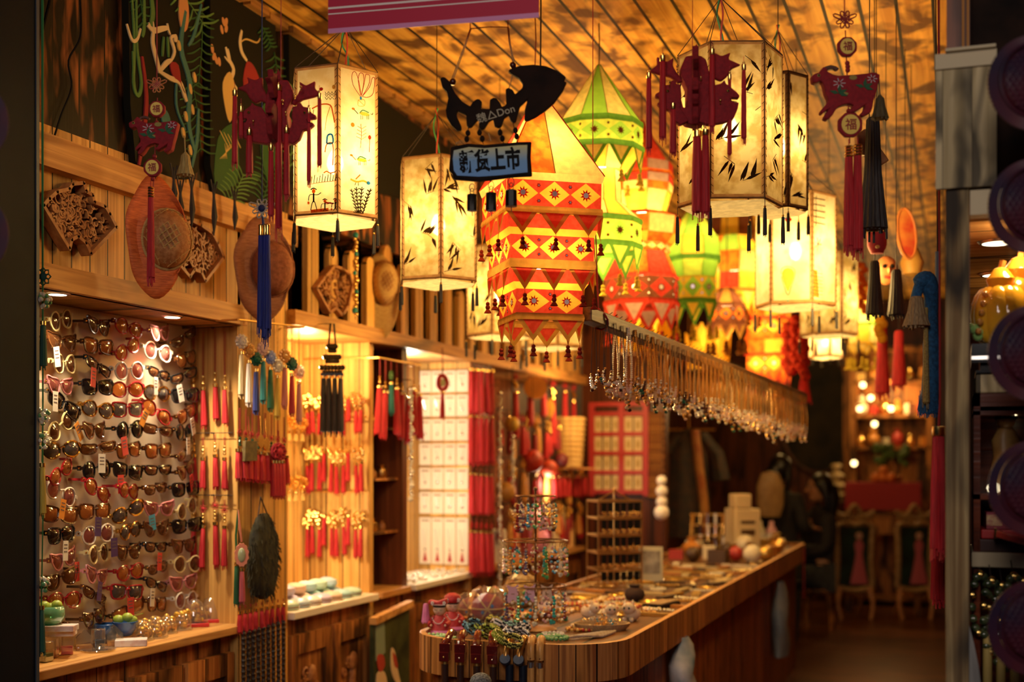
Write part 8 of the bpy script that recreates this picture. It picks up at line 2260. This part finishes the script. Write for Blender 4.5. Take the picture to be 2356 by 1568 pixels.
for i, (px, y0, y1, w, Y, cap, lab) in enumerate(((2159, 980, 1292, 17, 3.05, 1, 'big red tassel with a gold collar hanging against the weathered post'), (2158, 1175, 1400, 15, 3.35, 0, 'lower red tassel hanging behind the gold-collared one'))):
    f = Fr(px, y0, Y); k = f.k; t = thing('big_red_tassel', lab, 'tassel', f.loc, YAW)
    q_ = MB(); tassel_mb((y1 - y0) * k, w * k, 22 * k if cap else 0, 22, (0, 0, 0), i, (0, 1), 1.08, q_); q_.build('tassel', [RED, GOLD], t)
    b = MB(); b.tube([(0, 0, -.004), (.004, 0, .06), (.0, 0, ZCEIL - f.loc.z)], .0025, 5); b.build('hanging_cord', REDC, t)

# ================================================================ neighbouring stall beyond the post
for i, y_ in enumerate((3.5, 4.1, 4.8, 5.6, 6.6)):
    b = MB(); b.lathe([(.046, -.006), (.052, 0), (.001, .001)], 20); b.lathe([(.001, -.0065), (.040, -.0062)], 18, (0, 0, 0), 1)
    p = Vector((.03 + .021 * y_, y_, 2.069)); solo('downlight', 'round downlight in the neighbouring stall ceiling, %s from the front' % ORD[i], 'lamp', b, [SILVER, mat('stall_lamp_face', (1, .9, .7), .4, emit=(1, .80, .5), estr=4)], p, 0, 'stall downlights')
    light('stall_light', 'SPOT', p - Vector((0, 0, .02)), 7, (1, .68, .32), .05, (0, 0, 0), None, radians(150), .6)
light('stall_bounce', 'POINT', (.34, 4.3, 1.92), 3.0, (1, .66, .28), .1)
zz3 = lambda py: 1.5 - (py - 1060) / F * 3.02
t = thing('stall_shelves', 'dark red-brown shelving of the neighbouring stall behind the post', 'shelf', (.32, 3.36, 0), 0)
MAHO = wood('mahogany', (.16, .035, .012), (.08, .016, .007), (.02, .008, .004), along=0, across=2, width=.4, char=.2, grain=20, gap=0, rough=.25)
b = MB()
for z0, z1 in ((zz3(935), zz3(905)), (zz3(1148), zz3(1136)), (zz3(955), zz3(945))): b.box(-.28, .28, -.15, .15, z0, z1)
b.box(-.28, .28, .13, .15, .3, zz3(905)); b.box(.02, .045, -.15, -.12, zz3(1136), zz3(950)); b.box(-.28, -.265, -.15, .15, .3, zz3(905)); b.build('carcass', MAHO, t, False)
b = MB(); b.box(-.285, .28, -.17, .15, zz3(1302), zz3(1268)); bevel(b.build('pale_ledge', mat('raw_pine', (.5, .4, .25), .7), t, False), .003)
b = MB(); b.box(-.28, .28, -.13, .15, .30, .33); b.build('lower_board', MAHO, t, False)
b = MB(); b.box(-.10, .10, -.11, .11, zz3(905) + .001, zz3(860)); o = solo('pale_wood_block', 'pale wood plinth block under the black stand', 'block', b, W_GREY, (.145, 3.33, 0), 0); bevel(o, .004)
b = MB(); b.box(-.11, .11, -.12, .12, zz3(858), zz3(852)); b.box(-.10, .10, -.10, .10, zz3(852), zz3(835)); b.box(-.12, .12, -.13, .13, zz3(835), zz3(792)); b.box(-.12, .12, -.131, -.129, zz3(828), zz3(820), 1); o = solo('black_stand', 'glossy black display stand with a silver band', 'stand', b, [mat('black_gloss2', (.006, .007, .009), .12), SILVER], (.155, 3.33, 0), 0, None, False)
zb = zz3(791)
YG = mat('yellow_glass', (.90, .46, .03), .12, 0, .6); OG = mat('orange_glass', (.85, .24, .02), .12, 0, .6); GG = mat('green_jade_glass', (.30, .55, .16), .15, 0, .5)
light('stall_shelf_fill', 'POINT', (.16, 3.26, 2.04), 2.6, (1, .74, .40), .03); light('cubby_lamp', 'POINT', (.12, 3.30, 1.60), .8, (1, .70, .36), .02)  # stall shelf light is an unseen fill added to brighten the pumpkins
for i, (px, h, m_, lab) in enumerate(((2302, .20, YG, 'yellow glass pumpkin ornament on the black stand'), (2346, .235, OG, 'orange glass pumpkin ornament behind the yellow one'))):
    p = PU(px, 780, 3.27 + .06 * i); t = thing('glass_pumpkin', lab, 'ornament', (p.x, p.y, zb), YAW, 'glass pumpkins'); b = MB()
    for j in range(9):
        a = 2 * pi * j / 9; b.ball((h * .16 * cos(a), h * .16 * sin(a), h * .36), h * .19, 10, 8, 0, 1, 1, 1.85)
    b.lathe([(.001, h * .62), (h * .14, h * .7), (h * .17, h * .8), (h * .08, h * .92), (.001, h * .95)], 12); b.build('pumpkin_body', m_, t)
    b = MB(); b.tube([(0, 0, h * .9), (.006, 0, h * 1.02)], .008, 7)
    for j in range(5): b.ball((-h * .34 + .004 * j, -h * .2, h * (.15 + .11 * j)), .008, 7, 5)
    b.build('amber_stem', AMBB, t)
p = PU(2252, 785, 3.25); b = MB(); rnd = random.Random(6)
for i in range(14): b.ball((rnd.uniform(-.02, .02), rnd.uniform(-.02, .02), .014 + rnd.random() * .035), .013, 8, 6)
solo('jade_cluster', 'green jade fruit cluster on the edge of the black stand', 'ornament', b, GG, (p.x, p.y, zb), 0)
t = thing('carved_figure', 'pale wooden carved figure in the stall cubby', 'figurine', (.115, 3.30, zz3(1136)), YAW); b = MB()
b.lathe([(.038, 0), (.042, .03), (.030, .09), (.034, .13), (.018, .16)], 14, (0, 0, 0), 0, 0, 1, .8); b.ball((0, 0, .178), .024, 10, 8, 0, .9); b.build('figure_body', varied('honey_wood', (.50, .28, .08), (.32, .15, .04), 20, .4), t); b = MB(); b.lathe([(.026, .182), (.022, .205), (.001, .212)], 10); b.build('figure_hair', BLACK, t)
b = MB(); b.ball((0, 0, .05), .05, 12, 9, 0, .8, .7); b.ball((.0, -.01, .11), .022, 9, 7); solo('white_figurine', 'small white porcelain figurine beside the carved one', 'figurine', b, mat('porcelain', (.9, .8, .7), .1), (.175, 3.26, zz3(1136)), YAW)
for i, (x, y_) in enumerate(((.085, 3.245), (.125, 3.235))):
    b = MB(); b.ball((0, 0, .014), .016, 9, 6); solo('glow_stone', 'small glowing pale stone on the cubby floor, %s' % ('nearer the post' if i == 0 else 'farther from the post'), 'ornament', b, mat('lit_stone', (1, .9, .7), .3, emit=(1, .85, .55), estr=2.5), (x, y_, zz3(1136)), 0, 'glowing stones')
z = zz3(1268)
for i, (h, c, w) in enumerate(((.030, (.05, .02, .016), .15), (.022, (.42, .03, .03), .14), (.040, (.24, .03, .045), .13))):
    b = MB(); b.box(-w, w, -.10, .10, 0, h); 
    if i == 2: b.box(-w, -w + .035, -.1012, -.1, .008, .034, 1)
    o = solo('red_box', '%s lidded box on the pale ledge, %s of the stack' % (('dark', 'bright red', 'maroon gold-flowered')[i], ('bottom', 'middle', 'top')[i]), 'box', b, [mat('redbox_%d' % i, c, .3), varied('gold_flower_print', (.55, .38, .16), (.30, .05, .05), 60, .5)], (.03 + .165, 3.31 + .01 * i, z + sum((.031, .023)[:i])), .02 * i, None, False); bevel(o, .003)
b = MB(); b.prism([(-.05, 0), (.05, -.028), (.055, -.014), (-.045, .016)], -.03, .03); b.prism([(-.052, -.004), (-.05, .02), (-.044, .02), (-.046, -.004)], -.03, .03, 1)
o = solo('red_fan_case', 'bright red glossy fan case resting at a slant on the boxes', 'case', b, [mat('gloss_red', (.60, .06, .03), .15, 0, .8), GOLD], (.135, 3.17, z + .04), 0); bevel(o, .003)
JD = varied('dark_jade_beads', (.010, .022, .010), (.10, .12, .05), 60, .12, coat=.6)
for i in range(9):
    z0 = zz3(1318) - .012 * (i % 3); x = .055 + i * .024; b = MB(); n = 15; L = .14 + .03 * (i % 3)
    for j in range(n):
        a = 2 * pi * j / n; b.ball((.020 * sin(a), -.004 * (i % 2), -L * .5 * (1 - cos(a))), .0105, 8, 6, 0 if j % 4 else 1)
    b.tube([(0, 0, 0), (0, .02, .045)], .0015, 4, False, 2)
    solo('jade_necklace', 'dark green bead loop hung under the pale ledge, %s from the post' % ORD[i], 'necklace', b, [JD, GOLD, CORD], (x, 3.19 - .014 * (i % 2), z0), YAW, 'dark green bead loops')
for i in range(7):
    b = MB(); h = .19 - .012 * (i % 3); b.lathe([(.010, 0), (.0105, h * .5), (.010, h), (.008, h), (.008, h * .9), (.001, h * .9)], 12)
    solo('bamboo_tube', 'yellow bamboo tube standing low in the stall, %s from the post' % ORD[i], 'tube', b, varied('bamboo', (.62, .46, .14), (.48, .33, .09), 8, .4, (1, 1, .1)), (.07 + i * .030, 3.17 + .012 * (i % 2), zz3(1480) - .16), 0, 'bamboo tubes')
b = MB(); b.box(.035, .50, 3.14, 3.26, zz3(1480) - .172, zz3(1480) - .161); tag(b.build('tube_board', MAHO, None, False), 'dark board carrying the bamboo tubes', 'shelf')
b = MB(); b.box(.04, .06, 3.2, 3.24, 0, zz3(1480) - .173); b.box(.47, .49, 3.2, 3.24, 0, zz3(1480) - .173); tag(b.build('board_trestle', MAHO, None, False), 'dark uprights under the bamboo tubes', 'support')
f = Fr(2222, 1420, 2.86); b = MB(); k = f.k
b.lathe([(34 * k, -160 * k), (28 * k, -110 * k), (18 * k, -60 * k), (8 * k, -20 * k), (5 * k, 0)], 18, (0, 0, 0), 0, 0, 1, .35, .10); b.tube([(0, 0, 0), (-4 * k, .04, 20 * k)], .002, 4); solo('plastic_bag', 'translucent plastic bag hung on the foot of the weathered post', 'bag', b, glassy('frosted_plastic', (.62, .60, .56), .45, .2), f.loc, YAW)
for i, px in enumerate((2216, 2227)):
    p = PU(px, 140, 2.972); b = MB(); b.tube([(0, 0, -.0), (0, 0, .8)], .0022, 5); solo('braided_rope', 'gold cord above the stall board, %s' % ('nearer the shop' if i == 0 else 'farther from the shop'), 'cord', b, mat('gold_cord', (.55, .24, .05), .5), (p.x, p.y, 2.418), 0, 'gold cords above the stall')

# ---------------------------------------------------------------- carved fish strings
FISHM = varied('purple_lacquer_fish', (.018, .012, .032), (.070, .012, .020), 9, .42, bump=.0)
FISHM.node_tree.nodes['Principled BSDF'].inputs['Specular IOR Level'].default_value = .1


def fish(label, px, py, Y, R, flip, first):
    f = Fr(px, py, Y); k = f.k; R *= k
    t = thing('carved_fish', label, 'carved fish', f.loc, YAW, 'carved wooden fish')
    s = -1 if flip else 1
    b = MB(); b.lathe([(.001, -.030), (.45, -.026), (.72, -.016), (.80, .0), (.72, .014), (.001, .02)], 30); b.v = [(x * R * .95, z_ * .9, y_ * R * 1.0) for x, y_, z_ in b.v]; b.f = [q[::-1] for q in b.f]
    n_ = 9
    for i in range(-n_, n_ + 1):
        for j in range(-n_, n_ + 1):
            x = (i + .5 * (j % 2)) * .125; z = j * .105; r2 = (x / .70) ** 2 + (z / .72) ** 2
            if r2 > 1: continue
            b.ball((x * R * .95, -.026 * math.sqrt(max(.05, 1 - r2 * .75)), z * R), R * .060, 7, 5, 0, 1, .6, 1.15)
    b.build('scaled_body', FISHM, t)
    b = MB(); b.tube([(R * .80 * cos(a), -.012, R * .82 * sin(a)) for a in [2 * pi * i / 36 for i in range(36)]], R * .035, 7, True); b.build('rim', FISHM, t)
    b = MB()
    for i in range(30):
        a = radians(100 + i * 5.3); c, d_ = cos(a) * -s * -1, sin(a)
        b.bar((c * R * .84, -.006, d_ * R * .84), (c * R * 1.03, -.004, d_ * R * 1.05 - .004), R * .055, .016)
    b.build('ribbed_fin', FISHM, t)
    b = MB(); b.ball((s * R * .25, -.02, R * .98), R * .42, 12, 9, 0, 1.05, .4, .8); b.tube([(s * R * .25 + R * .42 * cos(a), -.02, R * .86 + R * .25 * sin(a)) for a in [pi + pi * i / 10 for i in range(11)]], R * .05, 6); b.build('fish_head', FISHM, t)
    b = MB(); b.disc(s * R * .15, -.1 * R, R * .14, R * .2, -.034, -.02, 14); b.build('painted_patch', mat('orange_patch', (.45, .12, .05), .4), t)
    if first: hang_cord(t, s * R * .2, R * 1.2, .002, CORD)
    else: b = MB(); b.tube([(s * R * .2, 0, R * .9), (s * R * .2, 0, R * 2.2)], .002, 4); b.build('linking_cord', CORD, t)


for i, py in enumerate((188, 472, 808, 1118, 1438)):
    fish('purple lacquered carved fish on the string at the right edge, %s' % ('topmost', 'second from the top', 'middle one', 'second from the bottom', 'lowest')[i], 2380, py, 2.55, 105, False, i == 0)
for i, py in enumerate((278, 535)):
    fish('carved fish peeping in at the left edge before the dark doorpost, %s' % ('upper', 'lower')[i], -74, py, 2.7, 92, True, i == 0)

# ================================================================ painted koi panel leaning in the aisle
w = Wx(900, 1420, -2.40)
t = thing('koi_painting', 'green koi painting with a pale wood top bar leaning against the cabinets', 'painting', w.loc, w.rz)
c0, c1 = w.q(860, 1428), w.q(942, 1388)
b = MB(); b.prism([c0, c1, (c1[0], -w.loc.z + .004), (c0[0], -w.loc.z + .004)], 0, .02); b.build('canvas', varied('mossy_paint', (.012, .022, .008), (.06, .075, .02), 8, .5), t)
b = MB(); b.bar((c0[0] - .01, 0, c0[1]), (c1[0] + .01, 0, c1[1]), .035, .03); b.build('top_bar', W_TOP, t)
b = MB(); b.prism(w.pts([(864, 1440), (884, 1430), (886, 1500), (864, 1520)]), -.0015, 0, 2)
for L, m_ in (([(900, 1490), (908, 1500), (912, 1530), (922, 1580), (905, 1560), (898, 1530)], 0), ([(866, 1510), (880, 1505), (884, 1530), (872, 1545)], 1), ([(866, 1550), (884, 1545), (890, 1590), (868, 1600)], 0), ([(902, 1500), (910, 1510), (914, 1535), (906, 1530)], 1)): b.prism(w.pts(sm2(L, 3)), -.003 - .0006 * m_, 0, m_)
b.build('painted_koi', [mat('koi_cream', (.70, .52, .28), .5), mat('koi_red', (.42, .05, .03), .5), mat('paint_pale_green', (.22, .30, .20), .5)], t)

# crystal strings hanging beside the doorpost
for i, (px, y0, parts, lab) in enumerate(((99, 598, ((636, 'knot'), (690, 'crystal'), (738, 852, 'green')), 'green tassel string with a knot and crystal ball by the doorpost'), (97, 920, ((958, 'crystal'), (1014, 'crystal'), (1064, 1192, 'yellow')), 'yellow tassel string with crystal balls by the doorpost'), (95, 1180, ((1345, 'crystal'), (1392, 1510, 'green')), 'lowest green tassel string with a crystal ball by the doorpost'))):
    f = Fr(px, y0, 3.57); k = f.k; t = thing('crystal_tassel_string', lab, 'tassel', f.loc, YAW)
    gm = {'green': varied('thread_deep_green', (.004, .07, .045), (.003, .045, .03), 300, .7, (1, 1, .05), .2), 'yellow': varied('thread_mustard', (.50, .36, .05), (.36, .24, .03), 300, .7, (1, 1, .05), .2)}
    b = MB(); b.tube([(0, 0, ZCEIL - f.loc.z), (.001 * i, .004 * i, 0), (0, 0, -(parts[-1][0] - y0) * k)], .002, 5); b.build('cord', mat('green_cord', (.01, .12, .03), .7), t)
    for q in parts:
        z = -(q[0] - y0) * k
        if q[1] == 'knot': o = link('knot', knot_mesh(gm['green']), t, (0, 0, z)); o.scale = (.022, .02, .026)
        elif q[1] == 'crystal':
            b = MB(); rnd = random.Random(i * 9 + q[0])
            for j in range(34): d = Vector((rnd.gauss(0, 1), rnd.gauss(0, 1), rnd.gauss(0, 1))).normalized() * .020; b.ball((d.x, d.y, z + d.z), .0065, 7, 5, 0 if j % 4 else 1)
            b.build('crystal_ball', [CLEARB, mat('green_bead2', (.10, .25, .10), .1)], t)
        else: o = link('tassel', tas_mesh(gm[q[2]], (q[1] - q[0]) * k, .010), t, (0, 0, z))
